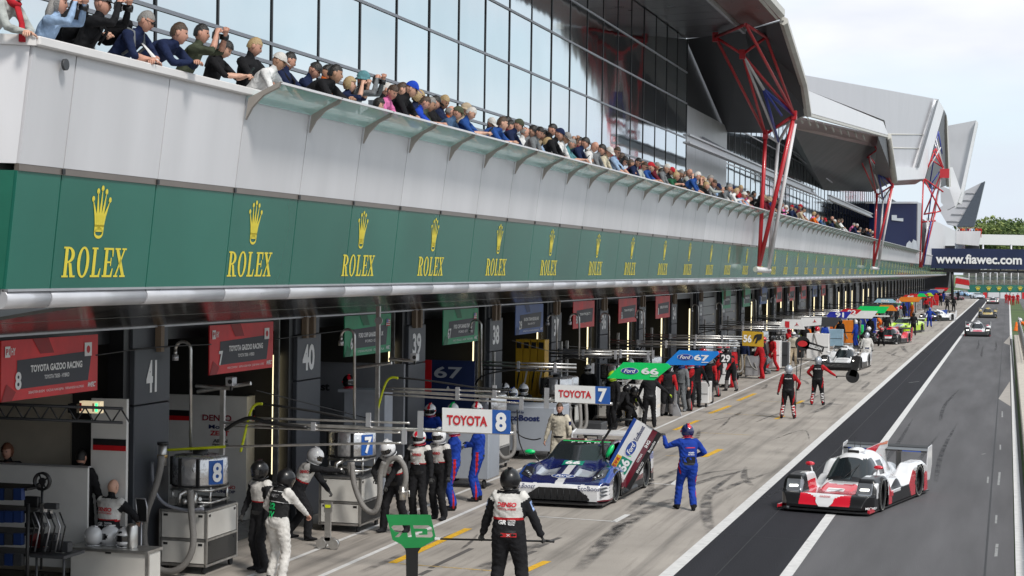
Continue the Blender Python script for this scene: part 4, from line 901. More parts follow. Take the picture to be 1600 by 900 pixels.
mk('door', dict(lean=6, twist=8, lh=(-.42, .34, 1.42), rh=(.22, .30, 1.05), el=(-.5, -.4, -.8), er=(.9, -.6, -.2), yaw=8, pitch=-6, lf=(-.17, .16), rf=(.10, -.10), pelvis=(0, 0, .91)), bulk=1.22, helmet=True, rule=side_rule, vox=.016, palm=(0, 0, -1))
mk('point', dict(lean=12, lh=(-.38, .28, .86), rh=(.62, .20, .98), el=(-.7, -.5, 0), er=(.3, -.4, -.8), yaw=-20, pitch=-25, lf=(-.15, -.05), rf=(.15, .12)), bulk=1.22, rule=side_rule)
mk('pole_up', dict(lean=2, lh=(-.34, .10, .80), rh=(.30, .22, .98), el=(-.7, -.6, 0), er=(.8, -.6, 0), pitch=-4, lf=(-.20, 0), rf=(.20, 0)), bulk=1.22, helmet=True, rule=side_rule, curl=1.4)
mk('pole_out', dict(lean=4, twist=-8, lh=(-.24, .26, 1.02), rh=(.66, .16, 1.02), el=(-.8, -.5, 0), er=(.4, -.5, -.6), yaw=-12, pitch=-6, lf=(-.20, .02), rf=(.20, 0)), bulk=1.22, helmet=True, rule=side_rule, curl=1.4)
mk('crouch', dict(lean=42, pelvis=(0, -.12, .60), lh=(-.14, .62, .55), rh=(.16, .60, .62), el=(-.8, 0, -.3), er=(.8, 0, -.3), yaw=0, pitch=-30, lf=(-.16, -.18), rf=(.16, .18)), bulk=1.24, helmet=True, rule=suit_rule, curl=1.2)
mk('seated', dict(lean=8, pelvis=(0, 0, .55), lh=(-.22, .42, .68), rh=(.22, .42, .68), el=(-.8, -.3, -.2), er=(.8, -.3, -.2), pitch=-15, lf=(-.16, .42), rf=(.16, .42)), bulk=1.23, rule=suit_rule)
mk('walk', dict(lean=6, lh=(-.28, .25, .92), rh=(.28, -.08, .86), el=(-.5, -.8, 0), er=(.5, -.8, 0), pitch=-10, lf=(-.11, -.26, .12), rf=(.11, .28)), bulk=1.22, helmet=True, rule=side_rule)
# ------------------------------------------------------------------ spectators along the parapet
C = lambda n, *c: fab(n, c)
CL = dict(navy=C('navy', .012, .02, .06), black=C('black', .012, .012, .014), white=C('white', .68, .68, .68), grey=C('grey', .16, .17, .18), lightblue=C('pale blue', .30, .42, .60), blue=C('blue', .02, .07, .26), royal=C('royal blue', .015, .06, .45),
          maroon=C('maroon', .13, .012, .025), pink=C('pink', .62, .16, .36), red=C('red', .42, .02, .03), knit=C('grey knit', .40, .42, .40), denim=C('denim', .06, .11, .20), olive=C('olive', .06, .07, .045), teal=C('teal', .10, .24, .27), orange=C('orange', .65, .14, .02), cream=C('cream', .55, .50, .38), green=C('dark green', .02, .10, .05), yellow=C('yellow', .65, .55, .06), camo=C('camouflage', .07, .08, .05), beige=C('beige', .42, .34, .24))
HC = dict(black=mat('black hair', (.010, .009, .008), .45, bump=.6, bs=60), brown=mat('brown hair', (.06, .035, .02), .5, bump=.6, bs=60), grey=mat('grey hair', (.24, .23, .22), .5, bump=.6, bs=60), white=mat('white hair', (.60, .58, .55), .5, bump=.6, bs=60), blonde=mat('blonde hair', (.42, .30, .15), .5, bump=.6, bs=60), ginger=mat('reddish brown hair', (.16, .06, .03), .5, bump=.6, bs=60))
def spectator(x, yh, body, top, head=None, hc='brown', label='', dep=.0, glasses=False, skin=1, short=True, rot=0, sc=1.0, trousers='denim'):
    p = W(x, yh, 9.35+dep); hz = REGS[body][1]['head'].z; sc = sc*1.02*min(1.10, max(.98, (p.z-6.1)/hz/1.0)) if sc > .9 else sc
    J = REGS[body][1]; fx = J['head'].y*sc
    X = -9.93-dep; Y = p.y+.0
    cols = dict(default=CL[trousers], shirt=CL[top], hips=CL[trousers], shoe=CL['black'], belt=CL[trousers])
    if short: cols['short'] = True
    hcm = (HC[hc],) if hc in HC else (CL[hc], CL[hc])
    off = Vector((J['head'].x, J['head'].y))*sc; a = R_(-90+rot); wx = off.x*math.cos(a)-off.y*math.sin(a); wy = off.x*math.sin(a)+off.y*math.cos(a)
    pp = W(x, yh, -(X+wx)); t = person(label, body, (X, pp.y-wy, 6.10), a, cols, head, hcm, skin, None if not label else 'spectators leaning over the parapet', glasses, sc); return t
S = spectator
near = []
near.append(S(30, 2, 'rail', 'knit', 'short', 'grey', 'person in a grey knitted top and red scarf, leftmost on the parapet', skin=0, short=False, sc=.98))
near.append(S(92, 28, 'camera', 'lightblue', 'long', 'grey', 'person with long grey hair and pale blue shirt raising a camera beside the red scarf', short=False, sc=.92))
near.append(S(160, 18, 'camera', 'black', 'cap', 'black', 'person in black jacket and black cap aiming a camera, third from the left end', short=False))
near.append(S(228, 32, 'rail', 'navy', 'short', 'grey', 'person with short grey hair, sunglasses and navy t-shirt with a backpack', glasses=True, rot=-6))
near.append(S(280, 52, 'rail_low', 'navy', 'short', 'brown', 'person in long sleeved navy sweater with short brown hair beside the bearded photographer', short=False))
near.append(S(315, 52, 'camera', 'olive', 'short', 'black', 'bearded dark haired person in olive t-shirt photographing with both hands'))
near.append(S(352, 78, 'phone', 'black', 'long', 'black', 'person with long straight black hair and black top holding a phone', sc=.93, skin=0))
near.append(S(452, 85, 'upright', 'navy', 'short', 'black', 'dark haired person in navy standing behind the white cap', dep=.42))
near.append(S(436, 96, 'rail', 'white', 'cap', 'white', 'person in white cap and white polo shirt leaning on the canopy edge', skin=2))
near.append(S(524, 112, 'rail_low', 'black', 'short', 'black', 'person in black team jacket with thinning dark hair bent low over the rail', short=False, skin=2))
near.append(S(547, 118, 'camera', 'navy', 'bob', 'blonde', 'blonde person in navy top taking a photo beside the black team jacket', sc=.95, skin=0, dep=.1))
near.append(S(568, 118, 'camera', 'grey', 'bucket', 'teal', 'person in teal sun hat and grey sweatshirt taking a photo', short=False))
near.append(S(592, 146, 'rail', 'black', 'bob', 'black', 'short person with black bobbed hair next to the pink shirt', sc=.86, skin=0))
near.append(S(613, 148, 'rail_toward', 'pink', 'short', 'brown', 'person in bright pink shirt with short brown hair', glasses=False, skin=1))
near.append(S(643, 140, 'rail', 'black', 'cap', 'royal', 'person in black polo shirt and royal blue cap', skin=0))
near.append(S(664, 158, 'phone', 'royal', 'short', 'brown', 'person in royal blue t-shirt shading the eyes with a hand', rot=10, sc=.97))
near.append(S(680, 152, 'upright', 'black', 'cap', 'black', 'person in black jacket and black cap with orange peak', dep=.2, short=False))
near.append(S(704, 170, 'upright', 'orange', 'fringe', 'grey', 'bald person in orange and black jacket beside the camouflage cap', dep=.3, short=False))
near.append(S(715, 172, 'rail', 'denim', 'cap', 'camo', 'person in camouflage cap and denim shirt with phone', short=False, sc=.97))
near.append(S(736, 172, 'phone', 'blue', 'short', 'white', 'white haired person in blue shirt looking down at a phone', glasses=False, skin=0))
near.append(S(785, 192, 'rail_low', 'blue', 'short', 'brown', 'brown haired person in blue t-shirt bent over the rail after the gap', skin=0))
near.append(S(797, 190, 'upright', 'maroon', 'short', 'black', 'dark haired person in maroon top behind the blue t-shirt', dep=.25))
near.append(S(810, 196, 'rail', 'navy', 'cap', 'olive', 'person in olive cap and long navy sleeves with wristwatch', short=False))
near.append(S(820, 200, 'upright', 'white', 'fringe', 'grey', 'balding person in white top behind the olive cap', dep=.3))
near.append(S(843, 205, 'rail_toward', 'grey', 'short', 'black', 'dark haired person in grey polo shirt looking straight down'))
near.append(S(855, 218, 'phone', 'lightblue', 'bob', 'blonde', 'blonde person in pale blue top holding a blue phone', sc=.92, skin=0))
near.append(S(863, 200, 'upright', 'black', 'cap', 'black', 'tall person in black cap and black shirt standing above the blonde head', dep=.15, sc=1.03))
near.append(S(874, 210, 'rail', 'black', 'cap', 'navy', 'person in navy cap and black shirt beside the tall black cap', short=False))
near.append(S(885, 214, 'rail_toward', 'white', 'cap', 'grey', 'person in grey cap and white t-shirt', skin=2))
near.append(S(893, 222, 'phone', 'teal', 'short', 'grey', 'grey haired person in teal top filming with a phone'))
near.append(S(905, 216, 'upright', 'maroon', 'short', 'black', 'person in maroon shirt with receding dark hair', dep=.15, skin=1))
near.append(S(914, 224, 'rail', 'navy', 'cap', 'black', 'person in black cap and sleeveless navy top'))
near.append(S(929, 228, 'rail_toward', 'white', None, 'brown', 'bald person in white t-shirt looking toward the camera', skin=1))
near.append(S(940, 234, 'rail', 'grey', 'cap', 'black', 'person in black cap and grey t-shirt next to the bald white shirt'))
near.append(S(952, 236, 'rail_toward', 'cream', 'cap', 'white', 'person in white and red cap and cream shirt'))
near.append(S(964, 232, 'upright_toward', 'lightblue', 'short', 'brown', 'person in pale blue striped shirt and sunglasses standing upright', glasses=True))
near.append(S(976, 244, 'rail_toward', 'black', 'long', 'black', 'person in black with dark hair tied up and mirrored sunglasses', glasses=True, sc=.94))
near.append(S(997, 252, 'rail_toward', 'navy', 'short', 'black', 'dark haired person in navy with sunglasses before the grey t-shirt', glasses=True))
near.append(S(1007, 258, 'rail_toward', 'knit', 'short', 'brown', 'brown haired person in light grey t-shirt and sunglasses', glasses=True))
# the rest of the row, farther down
rr = random.Random(21); used = set(); mut = ['navy', 'black', 'white', 'grey', 'lightblue', 'blue', 'maroon', 'knit', 'denim', 'navy', 'black', 'olive', 'red', 'black', 'navy', 'grey', 'maroon', 'white', 'beige', 'pink', 'orange', 'green']
names = dict(navy='navy', black='black', white='white', grey='grey', lightblue='pale blue', blue='blue', maroon='maroon', red='red', knit='light grey', denim='denim', olive='olive', cream='cream', green='dark green', orange='orange', pink='pink', beige='beige', yellow='yellow')
hats = [('short', 'brown', 'brown hair'), ('short', 'black', 'black hair'), ('short', 'grey', 'grey hair'), ('cap', 'black', 'a black cap'), ('cap', 'white', 'a white cap'), ('cap', 'navy', 'a navy cap'), ('cap', 'red', 'a red cap'), ('bob', 'blonde', 'blonde bobbed hair'), ('long', 'brown', 'long brown hair'), (None, 'brown', 'a bald head'), ('short', 'white', 'white hair'), ('bucket', 'beige', 'a beige sun hat'), ('short', 'blonde', 'fair hair'), ('long', 'black', 'long black hair')]
xs = [1017, 1026, 1034, 1042, 1049, 1057, 1064, 1070, 1077, 1084, 1090, 1097, 1104, 1110, 1116, 1122, 1128, 1134, 1140, 1145, 1151, 1157, 1163, 1168, 1173, 1178, 1183, 1188, 1193, 1197, 1202, 1207, 1212, 1217, 1222, 1228, 1237, 1243, 1250, 1256, 1272, 1277, 1284, 1289, 1300, 1304, 1310, 1315, 1334, 1339, 1344, 1349, 1354, 1359, 1363]
for i, x in enumerate(xs):
    where = 'left of the first truss' if x < 1170 else ('behind the first truss' if x < 1225 else ('beyond the first truss' if x < 1320 else 'before the second truss'))
    while True:
        top = rr.choice(mut); hd = rr.choice(hats); k = (top, hd[2], where)
        if k not in used: used.add(k); break
    bd = rr.choice(['rail', 'rail_toward', 'rail_toward', 'phone', 'upright_toward', 'rail_low', 'camera'] if x < 1200 else ['rail', 'rail_toward', 'phone', 'upright'])
    y = 427-(1572-x)*.335+rr.uniform(-1, 2)
    S(x, y, bd, top, hd[0], hd[1], 'spectator in %s top with %s, %s' % (names[top], hd[2], where), dep=rr.choice([0, 0, .12, .35]), short=rr.random() < .6, skin=rr.choice([0, 1, 1, 2]), sc=rr.uniform(.92, 1.03), rot=rr.uniform(-18, 18))
# a second, partly hidden row
xs2 = [125, 398, 492, 512, 604, 628, 654, 672, 694, 728, 768, 792, 832, 850, 880, 900, 922, 946, 958, 970, 986, 1002, 1012, 1022, 1031, 1039, 1053, 1061, 1074, 1087, 1100, 1114, 1125, 1137, 1148, 1160, 1171, 1186, 1199]
for i, x in enumerate(xs2):
    where = 'second row at the near end' if x < 420 else ('second row above the early canopy' if x < 700 else ('second row at mid parapet' if x < 950 else 'second row before the first truss'))
    while True:
        top = rr.choice(mut); hd = rr.choice(hats); k = (top, hd[2], where)
        if k not in used: used.add(k); break
    if x < 420:
        top = next(c for c in ('navy', 'black', 'grey', 'maroon', 'olive', 'denim', 'blue') if (c, hd[2], where) not in used); used.add((top, hd[2], where))
    S(x, 427-(1572-x)*.318+(6 if x < 420 else 0), rr.choice(['upright', 'upright_toward', 'rail', 'camera', 'upright', 'phone']), top, hd[0], hd[1], 'spectator in %s with %s %s' % (names[top], hd[2].replace('bobbed ', ''), where), dep=rr.uniform(.38, .55), short=rr.random() < .6, skin=rr.choice([0, 1, 1, 2]), sc=rr.uniform(.92, 1.0), rot=rr.uniform(-15, 15))
# far balcony spectators
for i in range(13):
    top = ['white', 'black', 'red', 'orange', 'grey', 'navy', 'red', 'white', 'lightblue', 'black', 'orange', 'maroon', 'red'][i]; p = WY(1497+i*2.9, 361, 304)
    t = person('spectator in %s standing at place %s of the row on the far balcony' % (names[top], 'first second third fourth fifth sixth seventh eighth ninth tenth eleventh twelfth thirteenth'.split()[i]), 'upright', (p.x, p.y, p.z-1.05), R_(180), dict(default=CL[top]), 'short', (HC[['black', 'brown', 'grey'][i % 3]],), 1, 'spectators on the far balcony')
# what they wear and hold
def cam_mesh(big):
    b = MB(); b.box((0, 0, 0), (.14, .07, .095), 0, None, .01); b.box((0, .0, .06), (.06, .06, .04), 0, None, .008); L_ = .16 if big else .09
    b.lathe([(.0, .02), (.036, .02), (.036, L_*.6), (.042, L_*.62), (.042, L_), (.033, L_), (.03, L_-.012), (0, L_-.012)], (0, 0, 0), 14, 0, (V(1, 0, 0), V(0, 0, -1), V(0, 1, 0)))
    b.lathe([(.037, L_*.3), (.0375, L_*.34), (.037, L_*.38)], (0, 0, 0), 14, 1, (V(1, 0, 0), V(0, 0, -1), V(0, 1, 0))); return b.mesh('camera', [M_black, M_alu])
cm = [cam_mesh(False), cam_mesh(True)]
for t, big, lab in ((near[1], 1, 'black camera held by the long grey haired person'), (near[2], 1, 'black camera held up by the person in black cap and jacket'), (near[5], 1, 'black camera with strap at the face of the bearded person in olive'), (near[10], 0, 'small black camera of the blonde person in navy'), (near[11], 1, 'camera with long lens held under the teal sun hat')):
    J = REGS['camera'][1]; o = link('camera', cm[big]); mw = Matrix.Translation(t.location)@Matrix.Rotation(t.rotation_euler.z, 4, 'Z')@Matrix.Scale(t.scale.x, 4); c0 = J['head']+J['hm']@V(0, .175, .0)
    o.matrix_world = mw@(Matrix.Translation(c0)@J['hm'].to_4x4()); tag(o, lab, 'camera', 'cameras held by spectators')
pm = MB(); pm.box((0, 0, 0), (.075, .008, .15), 0, None, .003); pm.box((0, -.0046, 0), (.067, .001, .138), 1); pmm = pm.mesh('phone', [M_black, mat('phone screen', (.05, .09, .14), .1, var=0)])
for t, lab in ((near[6], 'phone in the hands of the long black haired person'), (near[19], 'phone held by the white haired person in blue'), (near[25], 'phone held by the blonde person in pale blue'), (near[29], 'phone held by the grey haired person in teal')):
    o = link('phone', pmm); mw = Matrix.Translation(t.location)@Matrix.Rotation(t.rotation_euler.z, 4, 'Z')@Matrix.Scale(t.scale.x, 4); o.matrix_world = mw@Matrix.Translation((0, .66, 1.21))@Matrix.Rotation(R_(-40), 4, 'X'); tag(o, lab, 'phone', 'phones held by spectators')
def backpack(t, body, m1, m2):
    J = REGS[body][1]; up, fw = J['up2'], J['fw2']; b = MB(); b.ell(J['chest']-fw*.19-up*.02, (.15, .10, .22), 0, 14, 10, Matrix((J['rt2'], fw, up)).transposed())
    for s in (-1, 1): b.tube([J['chest']+J['rt2']*s*.09-fw*.13+up*.12, J['chest']+J['rt2']*s*.10+up*.165, J['chest']+J['rt2']*s*.10+fw*.135+up*.05, J['chest']+J['rt2']*s*.12+fw*.12-up*.12], .018, 6, 1)
    link('backpack', b.mesh('backpack', [m1, m2]), t)
backpack(near[3], 'rail', CL['black'], CL['grey']); backpack(near[7], 'upright', CL['royal'], CL['black']); backpack(near[2], 'camera', CL['black'], CL['black'])
b = MB(); J = REGS['rail'][1]; b.lathe([(.085, -.03), (.105, .0), (.095, .04), (.07, .05)], J['neck'], 18, 0, (J['rt2'], J['fw2'], J['up2'])); b.tube([J['neck']+J['fw2']*.09, J['neck']+J['fw2']*.16-V(0, 0, .12), J['neck']+J['fw2']*.17-V(0, 0, .30)], [.05, .045, .055], 8, 0, True, .5); link('scarf', b.mesh('scarf', CL['red']), near[0])
on_body(near[3], 'OXFORD', REGS['rail'][1]['chest']+V(0, .1, 0), REGS['rail'][1]['fw2'], .20, .045, M_txtw, upv=REGS['rail'][1]['up']); 
# ------------------------------------------------------------------ racing cars: a fine lofted skin over a length-wise profile, cut out at the wheels
def sst(a, b, x): t = np.clip((x-a)/(b-a), 0, 1); return t*t*(3-2*t)
def skin(zf, hw, mf, y0, y1, ny, ns, zb, arches, edge_rows=5, name='bodywork'):
    """zf(x, y) top height, hw(y) half width, mf(x, y, z, side) slot; arches: (y, z, r) wheel openings in the sides; local front at -Y"""
    t = np.linspace(0, 1, ny); ysl = y0+(y1-y0)*(.5-.5*np.cos(np.pi*(t*.92+.04)))/1.0
    ysl = y0+(y1-y0)*(ysl-ysl[0])/(ysl[-1]-ysl[0]); s = np.linspace(-1, 1, ns); s = np.sign(s)*np.abs(s)**.93
    b = MB(); idx = {}
    H = hw(ysl); X = s[None, :]*H[:, None]; Yg = np.repeat(ysl[:, None], ns, 1); Z = zf(X, Yg)
    v = np.stack([X, Yg, Z], -1).reshape(-1, 3); b.v = [tuple(map(float, q)) for q in v]
    for i in range(ny-1):
        for j in range(ns-1):
            a = i*ns+j; f = (a, a+1, a+ns+1, a+ns); c = v[list(f)].mean(0)
            b.f.append(f); b.m.append(mf(c[0], c[1], c[2], 0)); b.s.append(True)
    def wall(ids, sgn, kind):
        base = len(b.v); R = edge_rows
        for r in range(1, R+1):
            for k in ids:
                x, y, z = b.v[k]; zz = z+(zb-z)*r/R; b.v.append((x, y, zz))
        n = len(ids)
        for r in range(R):
            for k in range(n-1):
                t0 = [ids[k], ids[k+1]] if r == 0 else [base+(r-1)*n+k, base+(r-1)*n+k+1]; t1 = [base+r*n+k, base+r*n+k+1]
                q = (t0[0], t1[0], t1[1], t0[1]) if sgn > 0 else (t0[1], t1[1], t1[0], t0[0])
                c = sum((Vector(b.v[i_]) for i_ in q), Vector())/4
                if kind == 1 and any((c.y-ay)**2+(c.z-az)**2 < ar*ar for ay, az, ar in arches): continue
                b.f.append(q); b.m.append(mf(c.x, c.y, c.z, kind)); b.s.append(True)
    wall([i*ns for i in range(ny)], -1, 1); wall([i*ns+ns-1 for i in range(ny)], 1, 1)
    wall(list(range(ns)), 1, 2); wall([(ny-1)*ns+j for j in range(ns)], -1, 3)
    return b
def wheel(parent, x, y, r, wd, turn=0, rim=None, spokes=10, flip=1):
    c = V(x, y, r); ax = Matrix.Rotation(turn, 3, 'Z')@V(flip, 0, 0); fy = V(0, 0, 1).cross(ax)
    b = MB(); A = (fy, V(0, 0, 1), ax); h = wd/2
    b.lathe([(r*.70, h*.80), (r*.72, h), (r*.93, h), (r, h*.80), (r, -h*.8), (r*.93, -h), (r*.70, -h)], c, 30, 0, A)
    b.lathe([(r*.86, h+.002), (r*.89, h+.002)], c, 30, 1, A); ty = link('wheel', b.mesh('tyre', [M_rubber, mat('tyre side lettering', (.45, .45, .40), .6, var=0)]), parent)
    b = MB(); b.lathe([(r*.66, h*.9), (r*.70, h*.95), (r*.70, h*.3), (r*.62, h*.2), (r*.62, -h)], c, 26, 0, A); b.lathe([(.0, h*.55), (.05, h*.55), (.055, h*.4), (.055, -h)], c, 12, 1, A)
    for k in range(spokes):
        a = 2*math.pi*k/spokes; d = fy*math.cos(a)+V(0, 0, 1)*math.sin(a); e = d.cross(ax); p = c+ax*h*.5
        b.prism([p+d*.04-e*.014, p+d*r*.67-e*.02, p+d*r*.67+e*.02, p+d*.04+e*.014], ax*-.03, 0)
    b.cyl(c-ax*h*.2, c-ax*h*.3, r*.5, 20, 2); link('rim', b.mesh('rim', [rim or M_dark, M_steel, M_black]), ty)
    return ty
def sub(parent, b, name, mats): return link(name, b.mesh(name, mats), parent)
def decal(t, tree, s, c, ex, ey, wd, ht, m, bold=.02, shear=0, space=1.0, lift=.004, name='lettering', slots=None):
    b = MB(); text(b, s, c, ex, ey, wd, ht, 0, bold, shear, space, onto=tree, lift=lift); return sub(t, b, name, m)
def patch(t, tree, c, ex, ey, wd, ht, m, shape='rect', lift=.003, name='decal', n=10):
    c = V(*c); ex = V(*ex).normalized(); ey = V(*ey).normalized(); nn = ex.cross(ey); P = []; F = []
    if shape == 'rect':
        for i in range(n+1):
            for j in range(n+1): P.append(c+ex*((i/n-.5)*wd)+ey*((j/n-.5)*ht))
        F = [(i*(n+1)+j, (i+1)*(n+1)+j, (i+1)*(n+1)+j+1, i*(n+1)+j+1) for i in range(n) for j in range(n)]
    else:
        R = 4; K = 22; P = [c]
        for r in range(1, R+1):
            for k in range(K): a = 2*math.pi*k/K; P.append(c+ex*(math.cos(a)*wd/2*r/R)+ey*(math.sin(a)*ht/2*r/R))
        F = [(0, 1+k, 1+(k+1) % K) for k in range(K)]+[(1+(r-1)*K+k, 1+r*K+k, 1+r*K+(k+1) % K, 1+(r-1)*K+(k+1) % K) for r in range(1, R) for k in range(K)]
    Q = []
    for p in P:
        h = tree.ray_cast(p+nn*.4, -nn, 1.0) if tree else (p,); Q.append(h[0]+nn*lift if h[0] is not None else None)
    b = MB(); b.add([q or V(0, 0, .5) for q in Q], [f for f in F if all(Q[i] is not None for i in f)], 0, True); return sub(t, b, name, m)
def paint(n, c, rough=.22, metal=0): return mat('car paint '+n, c, rough, metal, var=.04, vs=2, coat=.9)
P_wht, P_red, P_blk, P_blue, P_navy = paint('white', (.70, .70, .71)), paint('red', (.60, .012, .03)), mat('car paint black', (.009, .009, .010), .32, var=.05, coat=.15, spec=.4), paint('bright blue', (.014, .06, .30)), paint('navy', (.008, .014, .085), .15)
P_sil, P_mar, P_grn, P_lime, P_gold, P_car = paint('silver', (.42, .45, .50), .25, .3), paint('maroon', (.13, .008, .02)), paint('bright green', (.0, .62, .16)), paint('lime', (.50, .75, .03)), paint('gold', (.50, .36, .08)), mat('carbon fibre', (.014, .014, .015), .35, coat=.4, var=.2, vs=60)
M_cgls = mat('tinted windscreen', (.012, .017, .02), .05, var=0, coat=.25, spec=.7); M_hl = mat('lit headlamp', (1, .97, .88), .3, var=0, emit=7); M_lens = mat('clear lamp lens', (.22, .23, .25), .06, .4, var=0, coat=1)
# closed prototype racer --------------------------------------------------
def proto_z(x, y):
    ax_ = np.abs(x); F = sst(-2.32, -1.75, y)
    nose = .17+.30*sst(-2.30, -1.0, y)-.05*sst(-.2, 1.5, y)
    nose = nose*np.ones_like(x)
    w_nose = sst(.52, .28, ax_); base = .11+.14*sst(-2.0, -1.1, y)+.18*sst(-.9, -.1, y)*sst(.95, .5, ax_)
    z = np.maximum(base, base+(nose-base)*w_nose)
    fen = sst(-2.16, -1.86, y)*(1-sst(-1.12, -.72, y)); fx = sst(.47, .60, ax_)*(1-.20*sst(.86, .97, ax_)); z = np.maximum(z, base+(.69-.06*np.abs(y+1.45)-base)*fen*fx)
    rf = sst(.35, .95, y)*(1-.42*sst(1.7, 2.3, y)); rx = sst(.50, .66, ax_)*(1-.14*sst(.86, .97, ax_)); z = np.maximum(z, base+(.74-base)*rf*rx)
    pod = sst(-.55, .1, y)*(1-.3*sst(1.2, 2.3, y)); z = np.maximum(z, base+(.50-base)*pod*sst(.97, .80, ax_))
    can = sst(-1.0, -.28, y)**.8*(1-.62*sst(.35, 2.1, y)); cx = np.sqrt(np.clip(1-(ax_/(.50-.22*sst(.3, 2.1, y)))**2.6, 0, 1)); z = np.maximum(z, .35+(1.03-.35)*can*cx)
    z = z*(.35+.65*sst(-2.36, -2.16, y)) + .02
    return z
def proto_hw(y): return .95*(.80+.20*sst(-2.36, -2.02, y))*(1-.05*sst(2.0, 2.35, y))
def make_proto(label, cmap, num, group, lights=True, fine=1.0, text_on=True, mf=None):
    t = thing('racing_car', label, 'racing car', (0, 0, 0), 0, group); WOFF.pop(t.name, None)
    mats = [cmap['main'], cmap['accent'], P_blk, M_cgls, cmap.get('second', cmap['accent']), M_lens]
    def mfd(x, y, z, k):
        ax_ = abs(x)
        if mf: r = mf(x, y, z, k)
        else: r = None
        if r is not None: return r
        if k == 2: return 2
        if y < -2.02: return 2
        if k == 3: return 2
        if ax_ < .44 and -.92 < y < -.1 and z > .56 and z < .955: return 3
        if ax_ < .5 and .0 <= y < .32 and .62 < z < .86: return 3
        if ax_ > .5 and y < -1.55 and z < .70: return 2
        if ax_ < .5 and y < -1.05: return 1
        if k == 1 and -.9 < y < .8 and z < .34: return 2
        if ax_ > .6 and -1.1 < y < -.4: return 2
        return 0
    b = skin(proto_z, proto_hw, mfd, -2.33, 2.25, int(120*fine), int(96*fine), .10, [(-1.42, .34, .375), (1.42, .35, .385)], 12)
    bo = sub(t, b, 'bodywork', mats); tr = tree_of(bo)
    b = MB(); b.bb((-.93, -2.36, .045), (.93, 2.3, .075)); b.prism([(-.90, -2.36, .05), (-.70, -2.44, .05), (.70, -2.44, .05), (.90, -2.36, .05), (.93, -1.9, .05), (-.93, -1.9, .05)], (0, 0, .02)); b.bb((-.55, -1.9, .08), (.55, 2.2, .30)); b.bb((-.62, 1.1, .30), (.62, 2.2, .42)); sub(t, b, 'floor', P_car)
    for s in (-1, 1):
        b = MB(); b.bb((s*.90, -2.36, .06), (s*.945, -1.98, .13)); sub(t, b, 'splitter_endplate', cmap['accent'])
        wheel(t, s*.79, -1.42, .345, .31, .10, cmap.get('rim', M_dark), 10, s); wheel(t, s*.78, 1.42, .355, .33, 0, cmap.get('rim', M_dark), 10, s)
        b = MB(); b.prism([(s*.935, 2.05, .30), (s*.935, 2.25, .30), (s*.935, 2.42, .62), (s*.935, 2.42, 1.04), (s*.935, 2.12, 1.0), (s*.935, 2.02, .7)], (s*.018, 0, 0)); sub(t, b, 'wing_endplate', cmap.get('end', cmap['main']))
        b = MB(); b.ell((s*.72, -.98, .83), (.10, .055, .045), 0, 14, 9); b.cyl((s*.70, -.98, .80), (s*.66, -.96, .60), .016, 6, 1); sub(t, b, 'mirror', [cmap['accent'], cmap['main']])
        b = MB(); P = []
        for dy, dx, dz in ((0, -.09, 0), (0, .09, .008), (.05, .085, .040), (.05, -.085, .032)):
            px, pz = s*.73+dx, .46+dz; h = tr.ray_cast(V(px, -3.2, pz), V(0, 1, 0), 3); P.append(h[0]+V(0, -.012, 0) if h[0] is not None else V(px, -2.0, pz))
        b.add(P, [(0, 1, 2, 3)]); sub(t, b, 'headlight', M_hl if lights else M_lens)
    b = MB(); A = [(-.93, 2.05, .89), (.93, 2.05, .89), (.93, 2.36, .93), (-.93, 2.36, .93)]; b.prism(A, (0, 0, .035), 0); b.prism([(-.93, 2.34, .95), (.93, 2.34, .95), (.93, 2.42, .99), (-.93, 2.42, .99)], (0, 0, .02), 0); sub(t, b, 'rear_wing', P_car)
    for s in (-1, 1): b = MB(); b.bb((s*.28, 1.95, .45), (s*.30, 2.30, .90)); sub(t, b, 'wing_pylon', P_car)
    b = MB(); b.prism([(-.012, .25, .98), (-.012, 1.0, .80), (-.012, 2.2, .55), (-.012, 2.28, 1.08), (-.012, 1.5, 1.06), (-.012, .7, 1.03)], (.024, 0, 0), 0); sub(t, b, 'engine_fin', cmap.get('fin', cmap['main']))
    b = MB(); b.ell((0, -.08, 1.06), (.17, .26, .075), 0, 16, 9); sub(t, b, 'air_intake', cmap['main']); b = MB(); b.box((0, -.325, 1.055), (.24, .03, .075), 0, None, .01); sub(t, b, 'intake_mouth', M_black)
    b = MB(); b.cyl((-.12, .15, 1.0), (-.12, .2, 1.32), .006, 5); b.cyl((-.04, .3, 1.0), (-.04, .34, 1.24), .006, 5); sub(t, b, 'aerial', M_black)
    b = MB(); b.cyl((.0, -.93, .60), (.25, -.50, .86), .008, 5); sub(t, b, 'wiper', M_black)
    return t, tr
